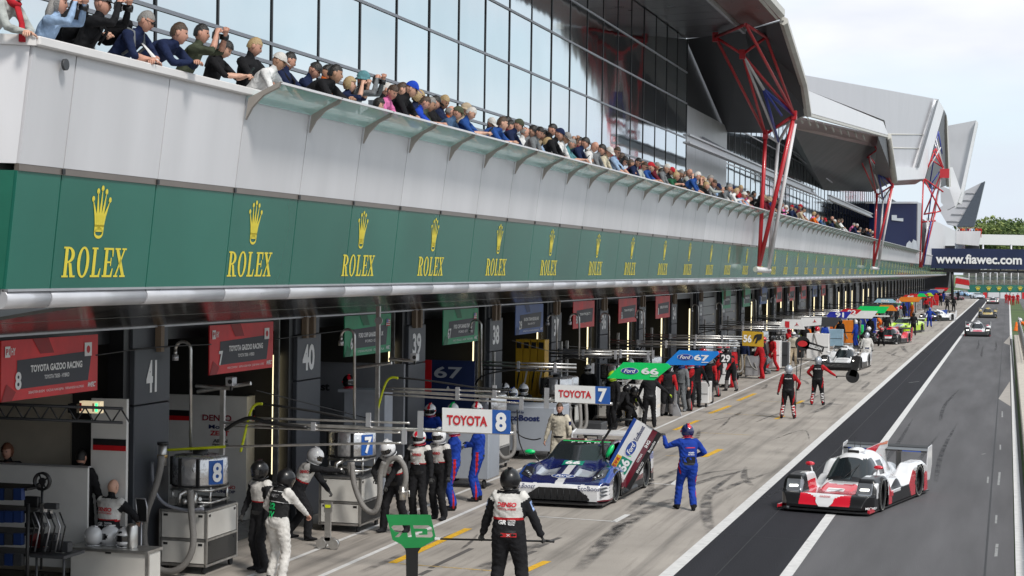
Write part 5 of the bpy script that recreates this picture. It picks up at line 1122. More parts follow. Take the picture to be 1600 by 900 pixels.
def toyota_mf(x, y, z, k):
    ax_ = abs(x)
    if k == 2: return 1 if (z > .30+.10*(ax_-.12) and ax_ < .5) else 2
    if y < -2.14-.16*max(0, 1-ax_/.5): return 1 if ax_ < .52 else 2
    if k == 3: return 2
    if ax_ < .44 and -.90 < y < -.1 and .56 < z < .93: return 3
    if ax_ < .47 and -1.0 < y < -.1 and .50 < z < .90: return 2
    if ax_ < .5 and .0 <= y < .32 and .62 < z < .86: return 3
    if k == 0 and .56 < ax_ < .88 and y < -1.84 and .38 < z < .60: return 5
    if ax_ > .50 and y < -1.62: return 2
    if ax_ > .58 and y < -1.0 and k == 0: return 2 if ax_ > .72 else 0
    if k == 1 and y < -1.6: return 0 if z > .12 else 2
    if ax_ < .56 and -2.1 < y < -1.12:                      # red bonnet with white wedge running to the nose
        w_ = .10+(.38)*(y+2.1)/1.0
        return 0 if y > -1.22+.25*ax_ else 1
    if k == 1 and y > -.1 and y < 1.05: return 4 if y > .42+(.5-z)*.8 and z < .62 else 2 if z < .50-.1*(y-.1) else 0
    if k == 0 and ax_ > .60 and -.75 < y < .1: return 2 if ax_ > .80 else 0
    if k == 0 and ax_ > .86 and y > .9: return 0
    if k == 1 and y > 1.75: return 4 if z < .5 else 0
    if k == 1 and -1.0 < y < -.75: return 1 if z < .5 else 0
    if k == 1 and z < .30: return 2
    return 0
TC = dict(main=P_wht, accent=P_red, second=P_red, fin=P_wht, end=P_wht, rim=M_black)
toy, tr = make_proto('white, red and black prototype racing car with lit headlamps crossing the white line', TC, '7', 'prototype racing cars', mf=toyota_mf, fine=1.1)
b = MB(); b.prism([(-.014, .45, .99), (-.014, 1.15, .88), (-.014, 1.75, 1.085), (-.014, 1.4, 1.07), (-.014, .7, 1.04)], (.028, 0, 0), 0); sub(toy, b, 'fin_flash', P_red)
b = MB(); b.prism([(-.016, 1.42, 1.045), (-.016, 2.2, 1.02), (-.016, 2.26, 1.085), (-.016, 1.5, 1.066)], (.032, 0, 0), 0); sub(toy, b, 'fin_tip', paint('salmon', (.72, .22, .12)))
b = MB(); P = []
for i in range(9):
    for j in range(9):
        x = (i/8-.5)*.36; z = .135+j/8*.27; h = tr.ray_cast(V(x*(1 if z > .22 else .55+.45*(z-.135)/.085), -3.4, z), V(0, 1, 0), 3); P.append((h[0] if h[0] is not None else V(x, -2.33, z))+V(0, -.012, 0))
b.add(P, [(i*9+j, (i+1)*9+j, (i+1)*9+j+1, i*9+j+1) for i in range(8) for j in range(8)], 0, True); sub(toy, b, 'nose_panel', P_wht)
decal(toy, tr, '7', (0, -1.66, .6), (1, 0, 0), (0, 1, .0), .34, .40, M_txtw, .0, lift=.012); decal(toy, tr, 'GAZOO', (0, -2.0, .28), (1, 0, 0), (0, .2, 1), .22, .035, M_txtr, .02, lift=.022)
decal(toy, tr, 'TOYOTA HYBRID', (0, -.20, 1.2), (1, 0, 0), (0, 1, 0), .42, .06, M_txtblue, lift=.006); decal(toy, tr, 'DENSO', (.30, .9, .95), (-.0, 1, 0), (-.55, 0, .83), .34, .08, M_txtr, .02)
decal(toy, tr, 'DENSO', (.95, 1.35, .64), (0, 1, 0), (0, 0, 1), .0+.34, .075, M_txtr, .02, .2); decal(toy, tr, 'MICHELIN', (.95, -2.1, .14), (0, 1, 0), (0, 0, 1), .30, .045, M_txtw, lift=.02)
patch(toy, tr, (.95, -.78, .38), (0, 1, 0), (0, 0, 1), .17, .26, P_red, lift=.006); decal(toy, tr, '7', (.96, -.78, .37), (0, 1, 0), (0, 0, 1), .10, .17, M_txtw, .03, lift=.012)
patch(toy, tr, (.95, -1.86, .46), (0, 1, 0), (0, 0, 1), .15, .30, P_wht, lift=.007)
for x in (-.61, .60): b = MB(); b.box((x, 2.035, .905), (.41, .01, .026)); sub(toy, b, 'wing_sticker', P_blue)
toy.location = (-2.93, 39.3, 0); toy.rotation_euler = (0, 0, R_(-12))
# grand tourer ---------------------------------------------------------------
def gt_z(x, y):
    ax_ = np.abs(x)
    prof = np.interp(y, [-2.33, -2.30, -2.2, -1.9, -1.4, -.95, -.25, .05, .45, .8, 1.5, 2.1, 2.3], [.36, .42, .47, .55, .67, .77, 1.06, 1.115, 1.115, 1.09, .92, .82, .76])
    belt = np.interp(y, [-2.33, -2.2, -1.9, -1.4, -1.0, -.6, .2, .9, 1.4, 2.0, 2.3], [.36, .50, .60, .66, .66, .66, .70, .76, .80, .79, .74])
    low = np.interp(y, [-2.33, -2.2, -1.9, -1.4, -1.0, .8, 1.6, 2.3], [.36, .48, .54, .60, .64, .66, .72, .72])
    gw = .60-.04*sst(.2, 1.6, y)
    g = sst(gw+.24, gw-.06, ax_)
    green = (y > -1.05)
    base = np.where(y < -.95, low+(prof-low)*sst(.65, .1, ax_), belt-.03)
    z = np.where(green, belt-.02+(prof-(belt-.02))*np.clip(g, 0, 1)**.8, base)
    mixy = sst(-1.15, -.95, y); z2 = low+(prof-low)*sst(.60, .1, ax_); z = z2*(1-mixy)+z*mixy
    fen = np.exp(-((y+1.38)/.50)**2)*sst(.45, .74, ax_)*(1-.35*sst(.86, 1.0, ax_)); z = z+.13*fen
    ren = np.exp(-((y-1.38)/.58)**2)*sst(.50, .80, ax_)*(1-.4*sst(.88, 1.0, ax_)); z = z+.12*ren
    vent = sst(-1.85, -1.72, y)*sst(-1.32, -1.48, y)*sst(.20, .26, ax_)*sst(.62, .55, ax_); z = z-.035*vent
    z = z-.05*sst(.93, 1.0, ax_)
    return z
def gt_hw(y): return 1.0*(.80+.20*sst(-2.40, -2.0, y))*(1-.03*sst(-.9, -.3, y)*sst(1.0, .4, y))*(1-.06*sst(1.9, 2.3, y))
def make_gt(label, mats, group, mf, lamp=M_lens, fine=1.0, door_cut=False):
    t = thing('grand_tourer', label, 'racing car', (0, 0, 0), 0, group); WOFF.pop(t.name, None)
    b = skin(gt_z, gt_hw, mf, -2.33, 2.28, int(130*fine), int(100*fine), .12, [(-1.38, .34, .385), (1.38, .35, .395)], 12)
    if door_cut:
        keep = []
        for k, f in enumerate(b.f):
            c = sum((V(*b.v[i]) for i in f), V(0, 0, 0))/len(f); keep.append(not (-.82 < c.y < .42 and c.x > .60 and (c.z > .25)))
        b.f = [f for f, q in zip(b.f, keep) if q]; b.m = [f for f, q in zip(b.m, keep) if q]; b.s = [f for f, q in zip(b.s, keep) if q]
    bo = sub(t, b, 'bodywork', mats); tr = tree_of(bo)
    b = MB(); b.bb((-.96, -2.44, .06), (.96, 2.3, .09)); b.bb((-.58, -1.9, .09), (.58, 2.2, .40)); b.bb((-.9, -.9, .09), (.9, .9, .22)); sub(t, b, 'floor', P_car)
    b = MB(); b.prism([(-.94, -2.48, .07), (-.70, -2.55, .07), (.70, -2.55, .07), (.94, -2.48, .07), (.98, -2.1, .07), (-.98, -2.1, .07)], (0, 0, .025)); sub(t, b, 'front_splitter', P_car)
    for s in (-1, 1):
        wheel(t, s*.83, -1.38, .35, .31, 0, M_dark, 10, s); wheel(t, s*.82, 1.38, .355, .33, 0, M_dark, 10, s)
        b = MB(); b.prism([(s*.96, 2.25, .86), (s*.96, 2.68, .88), (s*.96, 2.68, 1.14), (s*.96, 2.30, 1.10)], (s*-.02, 0, 0)); sub(t, b, 'wing_endplate', mats[0])
        b = MB(); b.bb((s*.30, 2.1, .70), (s*.325, 2.5, 1.02)); sub(t, b, 'wing_pylon', P_car)
    b = MB(); b.prism([(-.95, 2.30, 1.03), (.95, 2.30, 1.03), (.95, 2.62, 1.09), (-.95, 2.62, 1.09)], (0, 0, .035)); sub(t, b, 'rear_wing', P_wht)
    return t, tr
def ford_mf(x, y, z, k):
    ax_ = abs(x)
    if k == 2: return 4 if (ax_ < .62+.0*z and z < .34-.12*max(0, ax_-.35)*3) else (0 if z < .44 else 1)
    if k == 3: return 4
    if k == 1:
        if y < -1.75: return 0 if .15 < z < .42 else (5 if z <= .15 else 1)
        if z < .26: return 4
        if z < .36: return 5
        if z < .58: return 0
        return 2
    # windscreen and cabin glass
    g = .60
    if -.93+.25*ax_**2 < y < -.02 and ax_ < .66-.16*(y+.93): return 3
    if 0.0 <= y < .75 and ax_ > .50 and z < 1.03 and ax_ < .78 and z > .74: return 3
    if -.93 < y < 0 and .56 < ax_ < .78 and z > .72: return 3
    if -1.84 < y < -1.36 and .20 < ax_ < .60: return 6
    if ax_ < .085: return 0
    if y > -.02 and z > .9: return 5
    if y < -2.0 and z < .44: return 0
    if ax_ > .72 and y < -1.0: return 2 if ax_ > .82 else 1
    return 1
FM = [P_wht, P_navy, P_blue, M_cgls, M_black, P_mar, P_sil]
ford, tr = make_gt('navy and white grand tourer number 66 with its door swung up', FM, 'grand tourer racing cars', ford_mf, fine=1.1, door_cut=True)
# mouth, lamps, mirrors, roof strip, lettering
def onf(x, z, out=.01):
    h = tr.ray_cast(V(x, -3.4, z), V(0, 1, 0), 3.5); return (h[0] if h[0] is not None else V(x, -2.3, z))+V(0, -out, 0)
b = MB(); xs_ = [-.66+.066*i for i in range(21)]; P = []
for x in xs_: P += [onf(x, .13, .012), onf(x, .37-.20*max(0, abs(x)-.42)/.24, .012)]
b.add(P, [(2*i, 2*i+2, 2*i+3, 2*i+1) for i in range(20)]); sub(ford, b, 'front_grille', M_black)
b = MB()
for i in range(9): b.cyl(onf(-.52+.13*i, .15, .02), onf(-.52+.13*i, .34, .02), .004, 4)
sub(ford, b, 'grille_bar', M_dark)
for s in (-1, 1):
    P = []; n = 10
    def onz(x, y, o=.006):
        h = tr.ray_cast(V(x, y, 1.8), V(0, 0, -1), 2); return (h[0] if h[0] is not None else V(x, y, .6))+V(0, -.004, o)
    for i in range(n+1):
        for j in range(n+1):
            u, v_ = i/n, j/n; x = s*(.64+.24*u); y = -2.12+.17*u+(.46-.12*abs(u-.4))*v_; P.append(onz(x, y))
    b = MB(); b.add(P, [(i*(n+1)+j, (i+1)*(n+1)+j, (i+1)*(n+1)+j+1, i*(n+1)+j+1) for i in range(n) for j in range(n)], 0, True); h_ = sub(ford, b, 'headlight', mat('smoked lamp cover', (.02, .022, .03), .05, var=0, coat=1))
    for q in range(3):
        c = onz(s*(.68+.055*q), -1.98+.07*q, .012); b = MB(); b.ell(c, (.038, .05, .03), 0, 12, 8); sub(h_, b, 'lamp_lens', M_lens)
    b = MB(); b.ell((s*1.06, -.72, .90), (.12, .06, .055), 0, 14, 9); sub(ford, b, 'mirror', P_grn); b = MB(); b.tube([(s*1.0, -.72, .88), (s*.84, -.80, .72)], .018, 6); sub(ford, b, 'mirror_arm', P_car)
    for q in range(3):
        b = MB(); b.prism([(s*.90, -2.26, .22+.07*q), (s*1.0, -2.0, .24+.07*q), (s*1.0, -1.98, .27+.07*q), (s*.88, -2.27, .25+.07*q)], (0, -.03, 0)); sub(ford, b, 'dive_plane', P_car)
patch(ford, tr, (0, -.13, 1.3), (1, 0, 0), (0, 1, .5), 1.04, .075, P_grn, lift=.006, n=16, name='sun_strip')
decal(ford, tr, 'FORD', (0, -.24, 1.25), (1, 0, 0), (0, .9, .6), .62, .075, M_txtw, .02, 0, 1.6, lift=.008)
patch(ford, tr, (-.02, -1.12, 1.0), (1, 0, 0), (0, 1, .2), .44, .26, mat('green number plate', (.0, .22, .14), .4, var=0), lift=.006); decal(ford, tr, '66', (-.02, -1.12, 1.0), (1, 0, 0), (0, 1, .2), .32, .21, M_txtw, .04, 0, lift=.012)
patch(ford, tr, (0, -2.05, .75), (1, 0, 0), (0, .75, .6), .50, .20, M_txtw, 'oval', lift=.012, name='oval_badge'); patch(ford, tr, (0, -2.05, .75), (1, 0, 0), (0, .75, .6), .47, .17, P_blue, 'oval', lift=.016, name='oval_badge'); decal(ford, tr, 'Ford', (0, -2.05, .75), (1, 0, 0), (0, .75, .6), .33, .10, M_txtw, .02, .35, lift=.02)
decal(ford, tr, 'EcoBoost', (.62, -2.2, .375), (.94, .34, 0), (0, 0, 1), .46, .085, M_txtblue, .0, lift=.014); decal(ford, tr, 'EcoBoost', (-.66, -2.2, .375), (.92, -.38, 0), (0, 0, 1), .44, .085, M_txtblue, .0, lift=.014)
b = MB(); text(b, 'Prudential', (.52, 2.285, 1.06), (1, 0, 0), (0, .18, 1), .42, .035, 0, .0); sub(ford, b, 'lettering', M_txtblue)
b = MB(); b.bb((-.62, -.35, .30), (.62, .70, .62)); b.bb((-.55, .70, .35), (.55, 1.2, .80)); sub(ford, b, 'cockpit', M_black)
b = MB(); b.tube([(.62, -.86, .70), (.60, -.45, .93), (.55, -.08, 1.08), (.55, .45, 1.09), (.62, .85, .86)], .035, 8); b.tube([(.95, -.9, .14), (.95, .45, .14)], .07, 8); b.box((.78, .45, .55), (.30, .05, .5)); sub(ford, b, 'door_aperture', M_black)
b = MB(); b.cyl((-.3, -.8, .76), (.12, -.25, 1.03), .01, 6); b.tube([(.05, -.40, .97), (.25, -.68, .84)], .02, 6); sub(ford, b, 'wiper', M_black)
decal(ford, tr, '63', (.36, -.36, 1.2), (1, 0, 0), (0, .9, .6), .10, .09, M_txtblue, .02, lift=.01)
# door raised on its front hinge: lower skin panel, window frame, lettering bands
dr = MB(); DO = V(.86, -.80, .42); dh = V(.30, -.10, 1.0).normalized()
def dmap(u, v_, w=0.0):            # u along the door from hinge (0..1.25), v up its height, w outward
    A = V(.47, .08, .88).normalized(); Cn = V(.12, -.93, .30); Cn = (Cn-A*Cn.dot(A)).normalized(); Bv = A.cross(Cn)
    Bv = Bv if Bv.x < 0 else -Bv
    return DO+A*u+Bv*v_+Cn*(w+.05*math.sin(math.pi*min(1, max(0, (v_+.05)/.6))))
bands = [(-.34, -.25, 4), (-.25, -.13, 5), (-.13, .25, 0), (.25, .32, 2)]
b = MB()
for a, c, m_ in bands:
    n = 4
    for i in range(10):
        for j in range(n):
            u0, u1 = -.06+1.34*i/10, -.06+1.34*(i+1)/10; v0, v1 = a+(c-a)*j/n, a+(c-a)*(j+1)/n
            b.add([dmap(u0, v0), dmap(u1, v0), dmap(u1, v1), dmap(u0, v1)], [(0, 1, 2, 3)], m_, True); b.add([dmap(u0, v0, -.07), dmap(u1, v0, -.07), dmap(u1, v1, -.07), dmap(u0, v1, -.07)], [(3, 2, 1, 0)], 4, True)
def edge(uv): return [(dmap(*p), dmap(*p, -.07)) for p in uv]
e = edge([(-.06, -.34), (1.28, -.34), (1.28, .32), (-.06, .32)])
for i in range(4): b.add([e[i][0], e[(i+1) % 4][0], e[(i+1) % 4][1], e[i][1]], [(0, 1, 2, 3)], 4)
door = sub(ford, b, 'door', FM)
b = MB(); b.tube([dmap(.02, .32, -.03), dmap(.50, .70, -.16), dmap(1.05, .66, -.16), dmap(1.22, .32, -.03)], .028, 8); sub(door, b, 'window_frame', M_black)
An = (dmap(1, 0)-dmap(0, 0)).normalized(); Bn = (dmap(.5, .2)-dmap(.5, .0)); Bn = (Bn-An*Bn.dot(An)).normalized(); 
sg_ = 1 if An.cross(Bn).y < 0 else -1
def dtext(s, u, v_, wd, ht, m, bold=.03, shear=0, ori=0):
    b = MB(); c = dmap(u, v_, .012); ex, ey = (An, Bn) if ori == 0 else (-Bn*1, An)
    if ex.cross(ey).y > 0: ey = -ey if ori == 0 else ey; ex = ex if ori == 0 else -ex
    text(b, s, c, ex, ey, wd, ht, 0, bold, shear); sub(door, b, 'lettering', m)
def dplate(u, v_, wu, wv, m, oval=False, lift=.006):
    b = MB()
    if oval: b.add([dmap(u+wu/2*math.cos(a*math.pi/12), v_+wv/2*math.sin(a*math.pi/12), lift) for a in range(24)], [tuple(range(24))])
    else: b.add([dmap(u-wu/2, v_-wv/2, lift), dmap(u+wu/2, v_-wv/2, lift), dmap(u+wu/2, v_+wv/2, lift), dmap(u-wu/2, v_+wv/2, lift)], [(0, 1, 2, 3)])
    sub(door, b, 'decal', m)
dplate(.70, .06, .36, .20, M_txtw, True); dplate(.70, .06, .34, .18, P_blue, True, .009); dtext('Ford', .70, .06, .25, .10, M_txtw, .02, .3)
dtext('EcoBoost', 1.06, .06, .34, .09, M_txtblue, .02); dplate(.32, .02, .32, .24, mat('green number plate', (.0, .22, .14), .4, var=0)); dtext('66', .32, .02, .26, .19, M_txtw, .04)
dplate(.32, .19, .28, .11, mat('yellow sticker', (.75, .45, .02), .4, var=0)); dtext('DHL', .32, .19, .22, .07, M_txtr, .03, .3)
dtext('IHG', .95, -.19, .16, .07, M_txtw, .03); dtext('CITRIX', .62, -.19, .20, .045, M_txtw, .02); dtext('Brembo', .95, -.295, .26, .05, M_txtw, .01); dtext('SPARCO', .45, -.295, .26, .05, M_txtw, .01)
b = MB(); c = dmap(.42, .42, .0); b.ell(c, (.06, .10, .16), 0, 12, 8, Matrix((Bn, An.cross(Bn), An)).transposed()); sub(door, b, 'mirror', P_grn)
ford.location = (-8.55, 38.55, 0); ford.rotation_euler = (0, 0, R_(-2))
# the other cars down the lane ---------------------------------------------
def place_car(px, py, rot, maker, label, cm, group='prototype racing cars', lights=False, **k):
    t, _ = make_proto(label, cm, '', group, lights, .55, **k); p = G(px, py); t.location = (p.x, p.y+2.3, 0); t.rotation_euler = (0, 0, R_(rot)); return t
place_car(1315, 579, -4, None, 'white prototype racing car in the pit box behind the black round board', dict(main=P_wht, accent=P_wht, second=P_wht, fin=P_wht), lights=True)
place_car(1388, 538, -10, None, 'red and white prototype racing car stopped behind the man in white overalls', dict(main=P_red, accent=P_wht, second=P_red))
place_car(1463, 502, -24, None, 'blue and white prototype racing car leaving its pit box with lamps lit', dict(main=P_wht, accent=P_blue, second=P_blue, fin=P_blue), lights=True)
place_car(1527, 526, 0, None, 'white and pink prototype racing car with glaring headlamps driving down the fast lane', dict(main=P_wht, accent=paint('pink red', (.60, .05, .10)), second=P_wht), lights=True)
place_car(1543, 497, 0, None, 'gold prototype racing car second in the queue on the fast lane', dict(main=P_gold, accent=P_gold, second=P_sil))
place_car(1551, 475, 0, None, 'white and red prototype racing car farthest up the fast lane', dict(main=P_wht, accent=P_red, second=P_red), lights=True)
def plain_gt(main, acc):
    def f(x, y, z, k):
        ax_ = abs(x)
        if k == 2: return 4 if ax_ < .62 and z < .34 else 0
        if k == 3: return 4
        if k == 1: return 4 if z < .22 else 0
        if -.93 < y < -.02 and ax_ < .76-.16*(y+.93): return 3
        if 0 <= y < .75 and .5 < ax_ < .78 and .74 < z < 1.03: return 3
        if ax_ < .3 and y < -1.1: return 1
        return 0
    return f
for px, py, rot, lab, c1, c2 in ((1411, 521, -14, 'lime yellow grand tourer parked behind the red prototype', P_lime, P_sil), (1527, 467, 12, 'silver grey coupe waiting at the far end of the pit lane', P_sil, P_sil), (1489, 469, 30, 'dark red and black grand tourer among the far pit crews', P_mar, P_blk), (1506, 463, 40, 'pale blue and white grand tourer at the far end beside the striped barrier', paint('pale blue', (.25, .42, .62)), P_wht)):
    t, _ = make_gt(lab, [c1, c2, c1, M_cgls, M_black, c2, P_sil], 'grand tourer racing cars', plain_gt(c1, c2), fine=.5)
    for s in (-1, 1): b = MB(); b.ell((s*.74, -2.06, .60), (.10, .16, .06), 0, 12, 8); sub(t, b, 'headlight', M_lens)
    p = G(px, py); t.location = (p.x, p.y+2.2, 0); t.rotation_euler = (0, 0, R_(rot))
# ------------------------------------------------------------------ banners over the garage doors
def flat_text(par, s, c, ex, ey, wd, ht, m, bold=.02, shear=0, name='lettering', space=1.0):
    b = MB(); text(b, s, c, ex, ey, wd, ht, 0, bold, shear, space); return b.build(name, m, par)
def bmat(n, c):
    m = mat('banner '+n, c, .45, var=.25, vs=1.3); return m
B_RED, B_GRN, B_BLU, B_GRY = bmat('red', (.66, .03, .035)), bmat('green', (.012, .30, .13)), bmat('blue', (.06, .12, .34)), mat('banner charcoal', (.035, .037, .05), .5, var=.1)
def banner(x0, x1, yt, yb, m, label, num='', l1='', l2='', l3='', cls='', detail=2):
    a = W(x0, yt[0], 12.66); c = W(x1, yt[1], 12.66); d = W(x0, yb[0], 12.66); e = W(x1, yb[1], 12.66); zt = (a.z+c.z)/2; zb = (d.z+e.z)/2; y0, y1 = a.y, c.y; w_, h_ = y1-y0, zt-zb
    t = thing('team_banner', label, 'banner', (-12.66, y0, zb), 0, 'team banners above the garage doors')
    b = MB(); b.bb((-12.68, y0, zb), (-12.66, y1, zt)); b.build('sheet', m, t)
    X = -12.655; yy = lambda f: y0+f*w_; zz = lambda f: zt-f*h_
    b = MB(); b.add([(X, yy(.15), zz(.34)), (X, yy(.15), zz(.82)), (X, yy(.89), zz(.80)), (X, yy(.93), zz(.28))], [(0, 1, 2, 3)]); b.build('panel', B_GRY, t)
    if detail:
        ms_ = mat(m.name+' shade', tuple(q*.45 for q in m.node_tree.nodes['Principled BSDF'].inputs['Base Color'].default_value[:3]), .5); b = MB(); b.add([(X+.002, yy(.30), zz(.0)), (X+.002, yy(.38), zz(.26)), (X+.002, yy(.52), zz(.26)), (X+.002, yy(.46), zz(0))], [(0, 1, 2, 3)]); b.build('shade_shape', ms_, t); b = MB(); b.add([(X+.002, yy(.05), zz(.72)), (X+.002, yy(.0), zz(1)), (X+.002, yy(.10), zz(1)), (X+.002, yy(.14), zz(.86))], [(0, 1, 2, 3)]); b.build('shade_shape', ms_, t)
    ex, ey = (0, 1, 0), (0, 0, 1); P = lambda f, g: (X+.006, yy(f), zz(g))
    if num: flat_text(t, num, P(.16, .68), ex, ey, w_*.06*len(num)**.7, h_*.30, M_txtw, .03)
    if l1: flat_text(t, l1, P(.55, .50), ex, ey, w_*.54, h_*.12, M_txtw, .04)
    if l2 and detail: flat_text(t, l2, P(.55, .66), ex, ey, w_*.26, h_*.07, M_txtw, .02)
    if l3 and detail:
        flat_text(t, l3, P(.55, .90), ex, ey, w_*.58, h_*.055, M_txtw, .0); flat_text(t, 'WEC', P(.93, .88), ex, ey, w_*.09, h_*.09, M_txtw, .03, .5)
    if cls:
        b = MB(); b.add([P(.03, .10), P(.03, .28), P(.08, .28), P(.08, .10)], [(0, 1, 2, 3)]); b.build('class_mark', M_txtw, t); flat_text(t, cls, (X+.009, yy(.055), zz(.19)), ex, ey, w_*.035, h_*.10, M_txtr, .03); flat_text(t, 'HY', P(.11, .19), ex, ey, w_*.04, h_*.12, M_txtw, .02)
    return t, P, w_, h_
def flag(t, P, f0, f1, g0, g1, kind):
    b = MB(); b.add([P(f0, g0), P(f0, g1), P(f1, g1), P(f1, g0)], [(0, 1, 2, 3)])
    if kind == 'jp':
        c = Vector(P((f0+f1)/2, (g0+g1)/2))+V(.003, 0, 0); r = abs(P(f0, g0)[2]-P(f0, g1)[2])*.28; b.add([c+V(0, r*math.cos(k*.524), r*math.sin(k*.524)) for k in range(12)], [tuple(range(12))], 1); b.build('flag', [M_txtw, M_txtr], t)
    else:
        for k in range(0, 7, 2): b.add([Vector(P(f0, g0+(g1-g0)*k/7))+V(.003, 0, 0), Vector(P(f0, g0+(g1-g0)*(k+1)/7))+V(.003, 0, 0), Vector(P(f1, g0+(g1-g0)*(k+1)/7))+V(.003, 0, 0), Vector(P(f1, g0+(g1-g0)*k/7))+V(.003, 0, 0)], [(0, 1, 2, 3)], 1)
        b.add([Vector(P(f0, g0))+V(.005, 0, 0), Vector(P(f0, (g0+g1)/2))+V(.005, 0, 0), Vector(P((f0+f1)/2, (g0+g1)/2))+V(.005, 0, 0), Vector(P((f0+f1)/2, g0))+V(.005, 0, 0)], [(0, 1, 2, 3)], 2); b.build('flag', [M_txtw, M_txtr, M_blue], t)
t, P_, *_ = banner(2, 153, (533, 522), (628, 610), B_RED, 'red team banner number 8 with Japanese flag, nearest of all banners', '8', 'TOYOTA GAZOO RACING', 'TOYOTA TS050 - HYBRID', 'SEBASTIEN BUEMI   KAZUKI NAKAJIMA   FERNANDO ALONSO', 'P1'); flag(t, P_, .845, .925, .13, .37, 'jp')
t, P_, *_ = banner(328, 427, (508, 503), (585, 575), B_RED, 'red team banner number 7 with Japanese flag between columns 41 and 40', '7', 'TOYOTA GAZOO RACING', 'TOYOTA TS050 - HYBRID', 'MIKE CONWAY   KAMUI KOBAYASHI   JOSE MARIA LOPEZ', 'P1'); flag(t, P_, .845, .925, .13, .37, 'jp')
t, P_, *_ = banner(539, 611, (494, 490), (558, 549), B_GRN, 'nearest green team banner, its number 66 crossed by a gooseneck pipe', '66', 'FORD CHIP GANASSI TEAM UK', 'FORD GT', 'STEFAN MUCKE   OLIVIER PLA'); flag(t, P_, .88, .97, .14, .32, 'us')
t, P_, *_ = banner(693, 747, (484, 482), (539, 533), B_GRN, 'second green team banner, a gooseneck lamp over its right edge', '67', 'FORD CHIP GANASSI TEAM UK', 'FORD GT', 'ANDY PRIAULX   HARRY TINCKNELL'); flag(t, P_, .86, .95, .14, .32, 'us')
banner(806, 849, (477, 475), (524, 518), B_BLU, 'blue team banner number 29 right of column 38', '29', 'RACING TEAM NEDERLAND', 'DALLARA P217', 'FRITS VAN EERD')
for x0, x1, yt, yb, m, cn, n, l1, whr in ((896, 929, 471, 513, B_RED, 'red', '50', 'TEAM PROJECT 1', 'first beyond the blue number 29 banner'), (967, 995, 467, 505, B_RED, 'red', '56', 'TEAM PROJECT 1', 'second beyond the blue number 29 banner'), (1025, 1047, 463, 498, B_RED, 'red', '1', 'REBELLION RACING', 'just before the closed grey shutters'),
    (1129, 1142, 455, 483, B_GRN, 'green', '91', 'PORSCHE GT TEAM', 'first beyond the closed shutters'), (1161, 1173, 453, 480, B_GRN, 'green', '92', 'PORSCHE GT TEAM', 'second beyond the closed shutters'), (1188, 1199, 451, 476, B_BLU, 'blue', '28', 'TDS RACING', 'third beyond the closed shutters'),
    (1213, 1222, 450, 473, B_RED, 'red', '11', '', 'fourth beyond the closed shutters'), (1233, 1242, 449, 471, B_RED, 'red', '17', '', 'fifth beyond the closed shutters'), (1252, 1260, 448, 468, B_RED, 'red', '51', '', 'sixth beyond the closed shutters'), (1270, 1277, 447, 465, B_BLU, 'blue', '36', '', 'seventh beyond the closed shutters'), (1284, 1290, 446, 463, B_RED, 'red', '71', '', 'eighth beyond the closed shutters')):
    banner(x0, x1, (yt, yt-1.2), (yb, yb-2.5), m, 'small %s team banner, %s' % (cn, whr), n, l1, detail=0)
# ------------------------------------------------------------------ fuel rigs with their overhead booms
M_cab = mat('off white cabinet panel', (.60, .585, .55), .4, var=.05); M_foil = mat('crinkled silver foil wrap', (.66, .66, .67), .28, .75, var=.15, vs=6, bump=1.0, bs=9); M_hose = mat('grey ribbed hose', (.21, .20, .19), .55, bump=.6, bs=50)
M_yel = mat('yellow hose', (.62, .68, .02), .4); M_bluep = mat('blue number plate', (.02, .10, .38), .4, var=0); M_mesh = mat('dark mesh panel', (.05, .048, .045), .6, .3)
def bez(p, n=24):
    P = [Vector(q) for q in p]; out_ = []
    for i in range(len(P)-1):
        a = P[max(i-1, 0)]; b_ = P[i]; c = P[i+1]; d = P[min(i+2, len(P)-1)]; k = max(3, n//(len(P)-1))
        for j in range(k): t = j/k; out_.append(.5*((2*b_)+(c-a)*t+(2*a-5*b_+4*c-d)*t*t+(3*b_-a-3*c+d)*t**3))
    return out_+[P[-1]]
